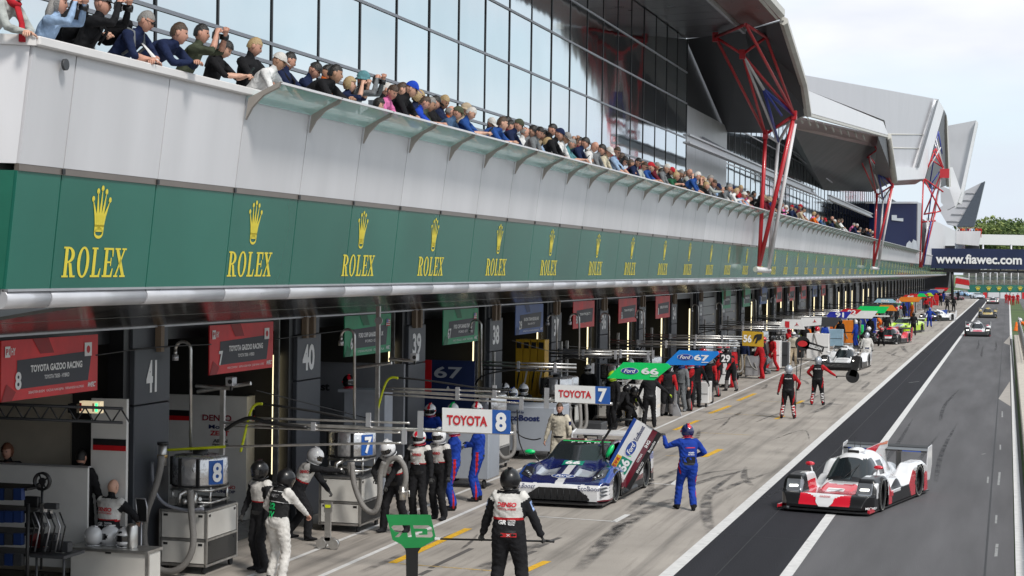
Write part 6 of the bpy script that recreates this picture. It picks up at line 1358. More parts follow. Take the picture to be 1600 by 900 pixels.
def rig_parts(t, w=.76, d=1.15, drum=True, cab=M_cab, detail=True):
    """local space: origin front right bottom corner; x to the left is negative"""
    F = MB()
    for x in (-w, 0):
        for y in (0, d): F.bb((x-.02, y-.02, .12), (x+.02, y+.02, .98))
    for z in (.14, .53, .97):
        F.bb((-w, -.02, z-.018), (0, .018, z+.018)); F.bb((-w, d-.018, z-.018), (0, d+.018, z+.018)); F.bb((-.018, 0, z-.017), (.018, d, z+.017)); F.bb((-w-.018, 0, z-.017), (-w+.018, d, z+.017))
    sub(t, F, 'frame', M_steel)
    for z0, z1 in ((.17, .505), (.555, .945)):
        b = MB(); b.bb((-w+.025, -.012, z0), (-.025, .008, z1), 0, .004); sub(t, b, 'front_panel', cab)
        for x in (-w+.09, -.09): b = MB(); b.bb((x-.035, -.018, z1-.06), (x+.035, -.012, z1-.025)); sub(t, b, 'latch', M_black)
        b = MB(); b.bb((-.008, .03, z0), (.012, d-.03, z1), 0, .004); sub(t, b, 'side_panel', cab if z0 > .3 else M_mesh)
        for y in (.10, d-.10): b = MB(); b.bb((.012, y-.03, z1-.06), (.019, y+.03, z1-.025)); sub(t, b, 'latch', M_black)
    b = MB(); b.bb((-w, .0, .985), (0, d, 1.0)); b.bb((-w+.05, .05, .2), (-.05, d-.05, .9)); sub(t, b, 'worktop', M_dark)
    for x in (-w+.06, -.06):
        for y in (.08, d-.08): b = MB(); b.cyl((x-.02, y, .06), (x+.02, y, .06), .06, 12); b.bb((x-.03, y-.03, .1), (x+.03, y+.03, .14)); sub(t, b, 'castor', M_rubber)
    if drum:
        c = V(-.36, .55, 0); b = MB(); b.lathe([(0, 1.30), (.40, 1.30), (.43, 1.34), (.43, 1.74), (.40, 1.78), (0, 1.80)], c, 30); dr_ = sub(t, b, 'drum', M_foil)
        b = MB()
        for a in (200, 250, 290): q = c+V(.435*math.cos(R_(a)), .435*math.sin(R_(a)), 0); b.box((q.x, q.y, 1.54), (.05, .05, .44))
        b.lathe([(.44, 1.31), (.445, 1.34)], c, 30); b.lathe([(.12, 1.80), (.12, 1.86), (0, 1.87)], c, 14); sub(dr_, b, 'strap', M_black)
        b = MB()
        for x, y in ((-.68, .25), (-.05, .25), (-.68, .88), (-.05, .88)): b.cyl((x, y, 1.0), (x, y, 1.32), .022, 6)
        for z in (1.08, 1.27): b.tube([(-.70, .22, z), (-.03, .22, z), (-.03, .90, z), (-.70, .90, z), (-.70, .22, z)], .02, 6)
        b.tube([(-.5, .1, 1.02), (-.5, .12, 1.2), (-.35, .3, 1.3)], .04, 8); b.tube([(-.15, .1, 1.15), (-.30, .2, 1.12), (-.55, .2, 1.15)], .03, 8); b.cyl((-.25, .12, 1.0), (-.25, .12, 1.24), .045, 10); b.box((-.6, .1, 1.1), (.10, .08, .12)); b.cyl((-.12, -.02, 1.04), (-.12, .3, 1.04), .03, 8); b.ell((-.40, .08, 1.10), (.05, .05, .05), 0, 10, 6)
        sub(t, b, 'pipework', M_steel)
def board(t, P, m, th=.03, name='sign_board'):
    b = MB(); b.prism(P, (0, th, 0)); return b.build(name, m, t)
def rel(parent, o): return o
def rig(Xr, Yf, label, boardfn=None, goose=True, post=True, boom=None, w=.76, d=1.15, drum=True, cab=M_cab, group='fuel rigs standing before the garages'):
    t = thing('fuel_rig', label, 'fuel rig', (Xr, Yf, 0), 0, group); rig_parts(t, w, d, drum, cab); return t
def gooseneck(t, x, yt, yb, Y):     # pixel column and heights in the plane Y
    a = WY(x, yb, Y); b_ = WY(x, yt+16, Y); r = .13; P = [a, b_]+[b_+V(-r+r*math.cos(R_(k)), 0, r*math.sin(R_(k))) for k in range(20, 181, 20)]; b = MB(); b.tube(P, .026, 8); e = P[-1]; b.cyl(e, e+V(0, 0, -.10), .028, 8); b.cyl(e+V(0, 0, -.08), e+V(0, 0, -.17), .05, 10, 1); b.build('gooseneck_pipe', [M_steel, M_alu], t)
r1 = rig(-11.78, 26.25, 'white cabinet fuel rig with foil wrapped drum marked 8, nearest the camera'); r2 = rig(-11.08, 31.3, 'white cabinet fuel rig with foil wrapped drum marked 7 behind the crouched crew')
for t, num, c in ((r1, '8', (0, 0)), (r2, '7', (0, 0))):
    b = MB(); cx, cy = -.36, .55; P = []
    for i in range(5):
        a = R_(-48+i*9); P += [(cx+.437*math.cos(a), cy+.437*math.sin(a), 1.36), (cx+.437*math.cos(a), cy+.437*math.sin(a), 1.73)]
    b.add(P, [(2*i, 2*i+2, 2*i+3, 2*i+1) for i in range(4)], 0, True); sub(t, b, 'number_plate', M_bluep); a = R_(-30); b = MB(); text(b, num, (cx+.45*math.cos(a), cy+.45*math.sin(a), 1.545), (-math.sin(a), math.cos(a), 0), (0, 0, 1), .17, .30, 0, .03); sub(t, b, 'lettering', M_txtw)
def pxtube(t, pts, Y, r, m, name, n=8):
    b = MB(); b.tube(bez([WY(x, y, Y if not isinstance(Y, list) else Y[i]) for i, (x, y) in enumerate(pts)], 30), r, n); return b.build(name, m, t)
pxtube(r1, [(252, 712), (250, 735), (240, 770), (228, 805), (226, 850), (243, 885), (268, 893), (290, 880), (302, 850), (299, 800), (297, 765)], 26.0, .052, M_hose, 'fuel_hose', 12)
pxtube(r1, [(238, 722), (240, 760), (256, 786), (290, 797), (318, 795)], 26.12, .026, mat('clear vent hose', (.25, .26, .30), .3), 'vent_hose')
b = MB(); p = WY(254, 705, 26.1); b.cyl(p+V(0, 0, .12), p+V(0, 0, -.22), .065, 12); b.cyl(p+V(0, 0, .10), p+V(0, 0, .14), .085, 12, 1); b.cyl(p+V(0, 0, -.05), p+V(0, 0, -.10), .08, 12, 2); b.build('hose_coupling', [M_steel, M_black, mat('brass', (.45, .30, .12), .3, .9)], r1)
gooseneck(r1, 298, 531, 706, 26.7); gooseneck(r2, 554, 510, 668, 32.0)
def tpost(t, x, yt, yb, Y, bar, camx=None, disc=None):
    b = MB(); a = WY(x, yb, Y); c = WY(x, yt, Y); b.bb((a.x-.035, a.y-.035, a.z), (a.x+.035, a.y+.035, c.z)); b.build('post', M_steel, t)
    for (xa, ya_, xb, yb_) in bar: pxtube(t, [(xa, ya_), (xb, yb_)], Y-.05, .03, M_steel, 'crossbar')
    if camx: p = WY(camx[0], camx[1], Y-.1); b = MB(); b.box(p, (.13, .16, .14), 0, None, .01); b.box(p+V(0, .0, -.10), (.03, .03, .08), 1); b.cyl(p+V(.02, -.08, 0), p+V(.02, -.10, 0), .035, 12, 1); b.build('gantry_camera', [M_alu, M_black], t)
    if disc: p = WY(disc[0], disc[1], Y-.06); b = MB(); b.cyl(p, p+V(0, -.03, 0), .075, 18); b.build('round_disc', M_alu, t)
tpost(r1, 347, 607, 712, 27.0, [(306, 603, 362, 607), (308, 612, 392, 599)], (361, 596)); tpost(r2, 589, 478, 668, 32.6, [(557, 574, 612, 567), (608, 561, 650, 564)], (648, 558), (592, 501))
pxtube(r1, [(400, 560), (392, 600), (398, 652), (402, 640)], 27.2, .0, M_black, 'cable') if 0 else None
pxtube(r1, [(376, 706), (385, 668), (392, 642), (400, 632), (410, 631)], 27.0, .022, M_yel, 'yellow_hose'); pxtube(r2, [(587, 655), (594, 625), (603, 598), (612, 590), (622, 591)], 32.6, .022, M_yel, 'yellow_hose')
pxtube(r1, [(410, 631), (440, 635), (520, 648), (566, 660)], 27.05, .018, M_black, 'black_cable'); pxtube(r2, [(620, 590), (680, 596), (740, 605), (800, 610)], 32.65, .016, M_black, 'black_cable')
pxtube(r1, [(352, 672), (370, 660), (392, 653), (420, 660), (480, 668)], 26.95, .03, M_black, 'black_hose')
def boomset(t, Y, rails, ties, r=.028):
    for k, (xa, ya_, xb, yb_) in enumerate(rails): pxtube(t, [(xa, ya_), ((xa+xb)/2, (ya_+yb_)/2), (xb, yb_)], Y, r if k == 1 else r*.62, M_steel, 'boom_rail')
    for x, y0, y1 in ties: b = MB(); p = WY(x, y0, Y-.03); q = WY(x, y1, Y-.03); b.bb((p.x-.035, p.y-.03, q.z), (p.x+.035, p.y+.02, p.z)); b.build('rail_clamp', M_alu, t)
boomset(r1, 27.0, [(396, 653, 640, 661), (350, 660, 803, 677), (352, 666, 626, 676)], [(490, 660, 673), (576, 645, 667), (632, 671, 694)])
boomset(r2, 33.2, [(600, 606, 782, 612), (596, 610, 957, 631), (600, 616, 815, 630)], [(715, 605, 625), (773, 602, 622), (815, 620, 640)])
pxtube(r1, [(353, 698), (480, 695), (627, 692)], 26.6, .018, M_steel, 'chrome_rod'); pxtube(r1, [(262, 703), (300, 701), (353, 698)], 26.6, .022, M_yel, 'yellow_rod')
for t, x0, x1, xm, y0, y1, dy, Y, n in ((r1, 691, 797, 769, 637, 674, 4.5, 26.95, '8'), (r2, 867, 953, 930, 601, 628, 3.6, 33.15, '7')):
    P = lambda x, y: WY(x, y, Y); f = (xm-x0)/(x1-x0); o = board(t, [P(x0, y0), P(xm, y0+dy*f), P(xm, y1+dy*f), P(x0, y1)], M_whitep); o2 = board(t, [P(xm, y0+dy*f), P(x1, y0+dy), P(x1, y1+dy), P(xm, y1+dy*f)], M_bluep)
    a, c = P(x0, y0), P(x1, y0+dy); ex = (c-a).normalized(); w_ = (c-a).length; h_ = (P(x0, y0)-P(x0, y1)).length
    flat_text(o, 'TOYOTA', P((x0+xm)/2, (y0+y1)/2+dy*f/2)+V(0, -.01, 0), ex, (0, 0, 1), w_*.60, h_*.42, M_txtr, .035); flat_text(o2, n, P((xm+x1)/2, (y0+y1)/2+dy*.85)+V(0, -.01, 0), ex, (0, 0, 1), w_*.16, h_*.80, M_txtw, .04)
    b = MB(); p = P(x0-33 if n == '8' else x0-12, y0+5); q = P(x0-33 if n == '8' else x0-12, y1+10); b.bb((p.x-.05, p.y-.02, q.z), (p.x+.04, p.y, p.z)); b.build('board_bracket', M_alu, t)
pxtube(r2, [(550, 722), (553, 755), (567, 790), (584, 800), (593, 780), (594, 742), (600, 722)], 30.95, .05, M_hose, 'fuel_hose', 12)
# low cabinet with helmets, in the doorway of the nearest garage
lc = thing('low_cabinet', 'long low white cabinet on castors carrying three white helmets in the nearest garage mouth', 'cabinet', (-13, 24.7, 0))
pa, pb = WY(110, 855, 24.3), WY(231, 858, 24.3); b = MB(); b.bb((pa.x, 24.3, .16), (pb.x, 24.72, pa.z-.03), 0, .01); b.build('body', M_cab, lc); b = MB(); b.bb((pa.x-.02, 24.26, pa.z-.03), (pb.x+.02, 24.75, pa.z+.01)); b.bb((pa.x-.02, 24.28, .13), (pb.x+.02, 24.75, .16)); b.bb((pb.x-.02, 24.28, .13), (pb.x+.02, 24.32, pa.z)); b.build('frame', M_steel, lc)
for x in (115, 165, 222): p = WY(x, 862, 24.28); b = MB(); b.box(p+V(.04, 0, -.01), (.09, .012, .035)); b.build('latch', M_black, lc)
ztop = pa.z+.012
for i, (x, y, dz) in enumerate(((146, 0, 0), (172, .12, 0), (194, .02, 0))):
    p = WY(x, 840, 24.5+y); o = link('helmet', HW['helmet'], None, (p.x, 24.5+y, ztop+.135), (0, 0, R_((60, 120, 200)[i])))
    tag(o, ('white helmet with dark visor at the left end of the low cabinet', 'white helmet in the middle of the low cabinet', 'white helmet beside the steel canister on the low cabinet')[i], 'helmet', 'helmets on the low cabinet')
    for k, mm in enumerate((P_wht, M_visor, P_wht)): o.material_slots[k].link = 'OBJECT'; o.material_slots[k].material = mm
cn = thing('canister', 'polished steel canister with black fittings standing on the low cabinet end', 'canister', tuple(WY(206, 855, 24.9))); p = WY(206, 855, 24.5); b = MB(); b.lathe([(.08, 0), (.085, .02), (.085, .30), (.06, .34), (0, .35)], (p.x, p.y, ztop), 18); b.build('body', M_steel, cn); b = MB(); b.cyl((p.x-.12, p.y-.05, ztop), (p.x-.12, p.y-.05, ztop+.18), .05, 10); b.ell((p.x-.13, p.y-.05, ztop+.2), (.07, .06, .05)); b.build('fitting', M_black, cn)
mi_ = thing('convex_mirror', 'black rounded mirror with pale rim on a stand beside the nearest rig', 'mirror', tuple(WY(220, 860, 25.3))); b = MB(); p = WY(220, 797, 25.3); b.prism([p+V(-.09, 0, .17), p+V(.07, 0, .17), p+V(.10, 0, .05), p+V(.10, 0, -.17), p+V(-.05, 0, -.17)], (0, .02, 0)); b.build('glass', M_black, mi_); b = MB(); q = [p+V(-.09, 0, .17), p+V(.07, 0, .17), p+V(.10, 0, .05), p+V(.10, 0, -.17), p+V(-.05, 0, -.17), p+V(-.09, 0, .17)]; b.tube(q, .012, 6); b.cyl(p+V(0, .02, -.17), (p.x, p.y+.02, .01), .015, 6); b.build('rim', M_alu, mi_)
# steel stand tool on the ground, jack
tl_ = thing('air_jack_lance', 'polished steel lance with twin rounded feet standing on the concrete', 'tool', tuple(G(512, 858))); p = G(512, 858); b = MB(); b.bb((p.x-.05, p.y-.03, .14), (p.x+.05, p.y+.03, .62)); b.bb((p.x-.07, p.y-.02, .62), (p.x+.07, p.y+.02, .80)); b.build('shaft', M_steel, tl_)
for s in (-1, 1): b = MB(); b.cyl((p.x+s*.11, p.y-.04, .09), (p.x+s*.11, p.y+.04, .09), .09, 16); b.bb((p.x+min(0, s*.12), p.y-.03, .09), (p.x+max(0, s*.12), p.y+.03, .20)); b.build('foot', M_steel, tl_)
b = MB(); b.bb((p.x-.045, p.y-.03, .70), (p.x+.045, p.y-.021, .75)); b.build('sticker', M_yel, tl_)
# ------------------------------------------------------------------ inside the first garages
def wallpiece(name, pts, th, m, par=None, off=(0, 1, 0)):
    b = MB(); b.prism(pts, Vector(off)*th); return part(b, name, m, par)
M_gw = mat('white garage wall panel', (.70, .69, .67), .45, var=.05); M_gb = mat('beige garage back wall', (.42, .37, .30), .6, var=.08)
q = WY(143, 622, 25.3); q2 = WY(198, 622, 25.3); g1 = MB(); g1.bb((q.x, 25.3, .01), (q2.x, 25.37, q.z)); gp = part(g1, 'wall_panel', M_gw); s0, s1, s2 = WY(148, 685, 25.29).z, WY(148, 695, 25.29).z, WY(148, 703, 25.29).z
b = MB(); b.bb((q.x+.04, 25.285, s1), (q2.x, 25.297, s0), 0); part(b, 'stripe', M_black, gp); b = MB(); b.bb((q.x+.04, 25.285, s2), (q2.x, 25.297, s1), 0); part(b, 'stripe', M_red, gp)
q = WY(-20, 722, 24.8); q2 = WY(137, 731, 24.8); b = MB(); b.bb((q.x, 24.8, .25), (q2.x, 24.85, q2.z)); part(b, 'low_partition', M_gw); b = MB(); b.bb((q.x, 24.77, q2.z), (q2.x+.02, 24.88, q2.z+.02)); part(b, 'partition_rail', M_alu)
b = MB(); b.bb((-20, 25.7, 0.01), (-13.8, 25.75, 2.75)); part(b, 'garage_side_wall', M_gb)
# overhead lattice truss behind the nearest banner
tr_ = thing('lattice_truss', 'grey lattice lighting truss hanging behind the nearest red banner', 'truss', tuple(WY(90, 640, 24.0)))
za, zb = WY(20, 643, 24.0).z+.10, WY(20, 643, 24.0).z-.10
b = MB()
for z in (za, zb): b.cyl((-17, 24.0, z), (WY(192, 620, 24.0).x, 24.0, z), .022, 6)
b.build('chord', M_dark, tr_); b = MB(); x = -17
while x < WY(186, 620, 24).x: b.cyl((x, 24, zb), (x+.14, 24, za), .012, 5); b.cyl((x+.14, 24, za), (x+.28, 24, zb), .012, 5); x += .28
b.build('lacing', M_dark, tr_)
lb = thing('lit_instrument_box', 'lit instrument box with cream face and a green light under the truss', 'instrument', tuple(WY(143, 636, 24.3))); p = WY(143, 636, 24.3); b = MB(); b.box(p, (.32, .12, .17)); b.build('case', mat('cream lit face', (.85, .70, .45), .4, var=0, emit=.5), lb); b = MB(); b.box(p+V(.11, -.065, 0), (.035, .01, .12)); b.build('green_light', mat('green light', (.05, .9, .3), .4, var=0, emit=1.5), lb); b = MB(); b.box(p+V(-.14, -.065, 0), (.03, .01, .12)); b.box(p+V(.06, -.065, 0), (.02, .01, .12)); b.box(p+V(-.25, -.04, -.02), (.14, .14, .13), 1); b.build('red_trim', [M_red, M_black], lb)
# tool racks with drawers
rk = thing('tool_rack', 'black tool rack with blue drawers in the nearest garage', 'rack', (-15, 22.9, 0))
for i, (xa, xb, y) in enumerate(((0, 42, 760), (0, 42, 795), (0, 42, 830), (0, 42, 862))):
    p, q = WY(-30, y, 22.9), WY(xb, y, 22.9); b = MB(); b.bb((p.x, 22.9, p.z-.03), (q.x, 23.4, p.z)); b.build('shelf', M_black, rk)
    for k in range(3): r_ = WY(2+k*14, y+12, 22.88); b = MB(); b.box(r_, (.12, .10, .16)); b.build('drawer', [mat('deep blue drawer', (.01, .03, .12), .5), M_dark][(i+k) % 2 if i != 1 else 0], rk)
b = MB(); b.cyl((WY(44, 760, 22.9).x, 22.9, 0), (WY(44, 760, 22.9).x, 22.9, 1.45), .03, 6); b.build('upright', M_black, rk)
fan = thing('gearbox_unit', 'dark gearbox and coils of cable piled on a trolley before the low partition', 'machinery', tuple(WY(75, 870, 23.0)))
b = MB(); c = WY(66, 752, 23.2)
b.lathe([(.10, -.03), (.13, -.03), (.13, .03), (.10, .03), (.10, -.03)], c, 20, 0, (V(1, 0, 0), V(0, 0, 1), V(0, -1, 0))); b.cyl(c+V(0, .02, 0), c+V(0, -.02, 0), .05, 10)
for k in range(4): a = k*math.pi/2+.5; b.cyl(c, c+V(math.cos(a), 0, math.sin(a))*.12, .012, 4)
b.cyl(c, (c.x, c.y, .5), .02, 6); b.build('cooling_fan', M_black, fan)
rr2 = random.Random(5)
for k in range(16):
    p = WY(50+rr2.random()*50, 780+rr2.random()*85, 23.1+rr2.random()*.3); b = MB(); b.box(p, (rr2.uniform(.06, .22), rr2.uniform(.06, .2), rr2.uniform(.05, .18)), 0, None, .008); b.build('component', [M_dark, M_black, M_steel, mat('dark red part', (.12, .01, .01), .5), M_dark][k % 5], fan)
for k in range(7): p = WY(45+k*8, 800, 23.0); b = MB(); b.tube([p, p+V(.08, .02, -.2), p+V(.02, .0, -.55)], .012, 5); b.build('pipe', M_alu if k % 2 else M_black, fan)
b = MB(); p = WY(52, 880, 23.0); q = WY(105, 870, 23.0); b.bb((p.x, 22.9, q.z-.02), (q.x, 23.5, q.z+.02)); 
for x in (p.x+.05, q.x-.05): b.cyl((x, 23, 0), (x, 23, q.z), .02, 6); b.cyl((x-.02, 23, .05), (x+.02, 23, .05), .05, 10)
b.build('trolley', M_dark, fan)
# garage 40: white box room with sponsor names
c0 = W(386, 620, 13.6); x0 = WY(262, 620, c0.y).x
b = MB(); b.bb((x0, c0.y, .01), (-13.6, c0.y+.08, c0.z)); gA = part(b, 'box_room_front', M_gw); b = MB(); b.bb((-13.68, c0.y+.081, .01), (-13.6, c0.y+2.2, c0.z)); gB = part(b, 'box_room_side', M_gw)
z0, z1, z2 = WY(290, 641, c0.y).z, WY(290, 650, c0.y).z, WY(290, 657, c0.y).z; xe = WY(298, 640, c0.y).x
b = MB(); b.bb((x0, c0.y-.012, z1), (xe, c0.y-.002, z0), 0); b.bb((x0, c0.y-.012, z2), (xe, c0.y-.002, z1), 1); part(b, 'stripe', [M_black, M_red], gA)
for za_, zb_, m_ in ((z1+.02, z0+.03, M_black), (z2+.02, z1+.018, M_red)): b = MB(); b.bb((-13.598, c0.y+.25, za_), (-13.59, c0.y+2.1, zb_)); part(b, 'stripe', m_, gB)
for s, x, y, wd, ht, m in (('DENSO', 339, 653, 52, 10.5, mat('maroon lettering', (.25, .01, .03), .5, var=0)), ('Mobil', 341, 667, 34, 7, M_txtblue), ('ZENT', 343, 677, 34, 8, M_txtr), ('AISIN', 344, 689, 26, 6, M_txtb), ('Alpinestars', 344, 695, 30, 4, M_txtb), ('AKEBONO', 350, 761, 40, 6, M_txtr), ('DUNLOP', 350, 768, 40, 5, M_txtblue)):
    k = c0.y/FOC; b = MB(); text(b, s, WY(x, y, c0.y-.012), (1, 0, 0), (0, 0, 1), wd*k*1.02, ht*k, 0, .03); part(b, 'lettering', m, gA)
# garages 39, 38, 37
p = WY(400, 585, 36.4); q = WY(660, 585, 36.4); b = MB(); b.bb((p.x-1, 36.4, .01), (q.x-.4, 36.5, 2.75)); gC = part(b, 'grey_wall_panel', mat('grey garage wall panel', (.17, .175, .19), .5, var=.06))
b = MB(); text(b, 'EcoBoost', WY(478, 603, 36.38), (1, 0, 0), (0, 0, 1), 84*36.4/FOC, 14*36.4/FOC, 0, .03); part(b, 'lettering', M_txtb, gC)
sh = thing('grey_counter', 'pale grey counter carrying a dark helmet inside garage 39', 'counter', tuple(WY(575, 700, 35.0))); p, q = WY(528, 608, 35.0), WY(600, 608, 35.0); b = MB(); b.bb((p.x, 35.0, p.z-.06), (q.x, 35.6, p.z)); b.bb((p.x+.12, 35.05, 0), (q.x, 35.55, p.z-.06)); b.build('counter', mat('pale grey laminate', (.30, .32, .36), .4), sh)
o = link('helmet', HW['helmet'], None, (WY(545, 592, 35.3).x, 35.3, p.z+.135), (0, 0, R_(200))); tag(o, 'dark red and black helmet on the pale grey counter', 'helmet')
for k, mm in enumerate((P_blk, M_visor, P_red)): o.material_slots[k].link = 'OBJECT'; o.material_slots[k].material = mm
p, q = WY(661, 562, 42.0), WY(741, 614, 42.0); nb = thing('number_board', 'navy hanging board with pale number 67 and red left edge inside garage 38', 'sign', (p.x, 42, q.z)); b = MB(); b.bb((p.x, 42, q.z-.5), (q.x, 42.05, p.z), 0); b.bb((p.x, 41.98, p.z-.75), (p.x+.22, 41.999, p.z), 1); b.build('board', [mat('navy board', (.012, .025, .09), .4), M_red], nb); flat_text(nb, '67', WY(700, 582, 41.97), (1, 0, 0), (0, 0, 1), 48*42/FOC, 19*42/FOC, mat('pale grey lettering', (.40, .42, .46), .5, var=0), .02); flat_text(nb, 'A', WY(700, 607, 41.97), (1, 0, 0), (0, 0, 1), 8*42/FOC, 8*42/FOC, M_txtw, .02)
b = MB(); b.bb((-19, 43.2, .01), (-13.8, 43.3, 2.9)); part(b, 'grey_wall_panel', mat('grey garage wall panel', (.17, .175, .19), .5)); 
lk = thing('yellow_lockers', 'row of yellow lockers with black and white prints inside garage 37', 'lockers', tuple(WY(826, 600, 50.5)))
for k in range(4):
    a, c = WY(806+k*11.5, 540, 50.5), WY(816.5+k*11.5, 540, 50.5); b = MB(); b.bb((a.x, 50.5, .02), (c.x, 51, 2.75)); b.build('door', mat('yellow locker door', (.62, .36, .02), .45, var=.12), lk)
    b = MB(); b.bb((a.x+.03, 50.48, 2.5), (c.x-.03, 50.497, 2.68), 0); b.build('print', M_black, lk); b = MB(); b.prism([(a.x+.05, 50.48, 1.3), (c.x-.05, 50.48, 1.9), (c.x-.05, 50.48, 2.1), (a.x+.05, 50.48, 1.6)], (0, .015, 0)); b.build('print', [M_black, M_whitep][k % 2], lk)
for k in range(4, 12):     # pale furniture deep in the other garages
    if k in (8, 9): continue
    y = YC+k*GP+4.9; b = MB(); b.bb((-18, y, .01), (-14.6, y+.08, 2.2+.3*(k % 2))); part(b, 'box_room_front', [M_gw, mat('grey garage wall panel', (.17, .175, .19), .5), M_gw][k % 3])
# ------------------------------------------------------------------ big grey cabinets of the neighbouring crew
ec = thing('sponsor_cabinet', 'large pale grey cabinet lettered EcoBoost behind the car with the raised door', 'cabinet', (-11, 44.6, 0))
M_ecb = mat('pale blue grey cabinet', (.34, .37, .42), .4, var=.04); y_ = 44.6; a, c = WY(742, 633, y_), WY(867, 633, y_); b = MB(); b.bb((a.x, y_, .22), (c.x, y_+1.6, a.z), 0, .02); b.build('body', M_ecb, ec)
for x in (a.x+.15, c.x-.15):
    for y in (y_+.1, y_+1.5): b = MB(); b.cyl((x-.03, y, .10), (x+.03, y, .10), .10, 14); b.cyl((x, y, .1), (x, y, .24), .03, 6); b.build('castor', M_rubber, ec)
flat_text(ec, 'EcoBoost', WY(817, 653, y_-.01), (1, 0, 0), (0, 0, 1), 56*y_/FOC, 9.5*y_/FOC, M_txtblue, .04); flat_text(ec, 'powered by', WY(806, 644, y_-.01), (1, 0, 0), (0, 0, 1), 28*y_/FOC, 5*y_/FOC, M_txtblue, .02)
pxtube(ec, [(797, 640), (800, 660), (812, 680), (832, 687), (845, 685)], 44.4, .016, M_black, 'cable'); pxtube(ec, [(808, 640), (810, 680), (815, 700), (822, 712)], 44.4, .016, M_black, 'cable')
e2 = thing('grey_cabinet', 'tall plain pale grey cabinet behind the two men in blue overalls', 'cabinet', (-11, 38.2, 0)); y_ = 38.4; a, c = WY(694, 668, y_), WY(764, 668, y_); b = MB(); b.bb((a.x, y_, .20), (c.x, y_+.9, a.z+.2), 0, .02); b.build('body', M_ecb, e2)
for x in (a.x+.12, c.x-.12): b = MB(); b.cyl((x-.03, y_+.1, .09), (x+.03, y_+.1, .09), .09, 14); b.cyl((x, y_+.1, .1), (x, y_+.1, .22), .03, 6); b.build('castor', M_rubber, e2)
# ------------------------------------------------------------------ rigs farther down with their boards
def farrig(xg, ytop, ybot, lab, board_=None, drum=True, Dg=12.0, cab=M_cab, boomx=None):
    p = W(xg, 520, Dg); Y = p.y; t = rig(-11.45, Y-.5, lab, drum=drum, cab=cab); gooseneck(t, xg, ytop, ybot, Y)
    b = MB(); c = Vector((-11.8, Y+.4, 0)); b.bb((c.x-.035, c.y-.035, 1.0), (c.x+.035, c.y+.035, 2.75)); b.build('post', M_steel, t)
    L_ = boomx or 3.4
    for z, r in ((2.52, .02), (2.44, .03), (2.35, .018)): b = MB(); b.cyl((-12.0, Y+.1, z), (-11.9+L_, Y+.1, z-.0), r, 6); b.build('boom_rail', [M_steel, M_dark][int(z*100) % 2], t)
    for x in (.8, 1.7, 2.6): b = MB(); b.box((-11.9+x, Y+.07, 2.44), (.06, .05, .24)); b.build('rail_clamp', M_alu, t)
    b = MB(); b.tube(bez([(-11.5, Y-.55, 1.1), (-11.4, Y-.7, .6), (-11.2, Y-.75, .35), (-11.0, Y-.6, .5), (-11.05, Y-.45, 1.1)], 20), .05, 8); b.build('fuel_hose', M_hose, t)
    if drum: b = MB(); b.tube(bez([(-12.2, Y+.1, 1.9), (-11.9, Y-.2, 2.2), (-11.3, Y-.1, 2.35), (-10.6, Y+.1, 2.4)], 16), .022, 6); b.build('black_hose', M_black, t)
    if board_: board_(t, Y+.05)
    return t
def pxboard(px, m, Y=None, texts=(), oval=None, extra=None):
    def f(t, Y_):
        Yb = Y or Y_; P = [WY(x, y, Yb) for x, y in px]; o = board(t, P, m)
        k = Yb/FOC
        if oval:
            for i, (s, mm) in enumerate(((1.06, M_txtw), (1, M_blue))):
                c = WY(oval[0], oval[1], Yb-.008-.004*i); b = MB(); b.add([c+V(math.cos(a*.2618)*oval[2]/2*k*s, 0, math.sin(a*.2618)*oval[3]/2*k*s) for a in range(24)], [tuple(range(24))]); b.build('oval_badge', mm, o)
            flat_text(o, 'Ford', WY(oval[0], oval[1], Yb-.018), (1, 0, 0), (0, 0, 1), oval[2]*.72*k, oval[3]*.62*k, M_txtw, .02, .35)
        for s, x, y, wd, ht, mm in texts: flat_text(o, s, WY(x, y, Yb-.012), (1, 0, -.03), (0, 0, 1), wd*k, ht*k, mm, .035)
        if extra: extra(o, Yb)
    return f
G66 = mat('vivid green board', (.0, .62, .13), .4, var=.03); B67 = mat('vivid blue board', (.01, .22, .70), .4, var=.03)
def under(xa, xb, y):
    def f(o, Y): b = MB(); b.prism([WY(xa, y, Y-.02), WY(xb, y, Y-.02), WY(xb, y+1.2, Y-.02), WY(xa, y+1.2, Y-.02)], (0, .005, 0)); b.build('underline', M_txtw, o)
    return f
farrig(752, 493, 594, 'fuel rig whose boom carries the green board number 66', pxboard([(948.5, 591), (974, 566), (1043, 568), (1048.5, 573), (1022, 594)], G66, 38.8, [('66', 1015.5, 580, 28, 10.5, M_txtw)], (984, 579.5, 27, 10), under(1016, 1028, 587)), boomx=2.2)
farrig(870, 483, 572, 'fuel rig whose boom carries the blue board number 67', pxboard([(1037, 570), (1061, 547), (1122, 549), (1123.5, 553), (1102, 571)], B67, 45.4, [('67', 1096, 559, 24, 9.5, M_txtw)], (1070.5, 558, 24, 9), under(1096, 1107, 565.5)), boomx=2.6)
farrig(952, 480, 566, 'fuel rig whose boom carries the black board number 29', pxboard([(1124, 551), (1143, 552), (1143, 568), (1124, 567)], M_black, 50, [('29', 1134, 560, 14, 12, M_txtw)]), boomx=4.0)
def pflag(o, Y): b = MB(); b.prism([WY(1176, 536, Y-.02), WY(1179, 524, Y-.02), (WY(1183, 522, Y-.02)), WY(1191, 522, Y-.02), WY(1190, 530, Y-.02), WY(1184, 532, Y-.02), WY(1183, 536, Y-.02), WY(1180, 536, Y-.02), WY(1183, 526, Y-.02), WY(1179, 530, Y-.02)], (0, .006, 0)); b.build('emblem', M_black, o)
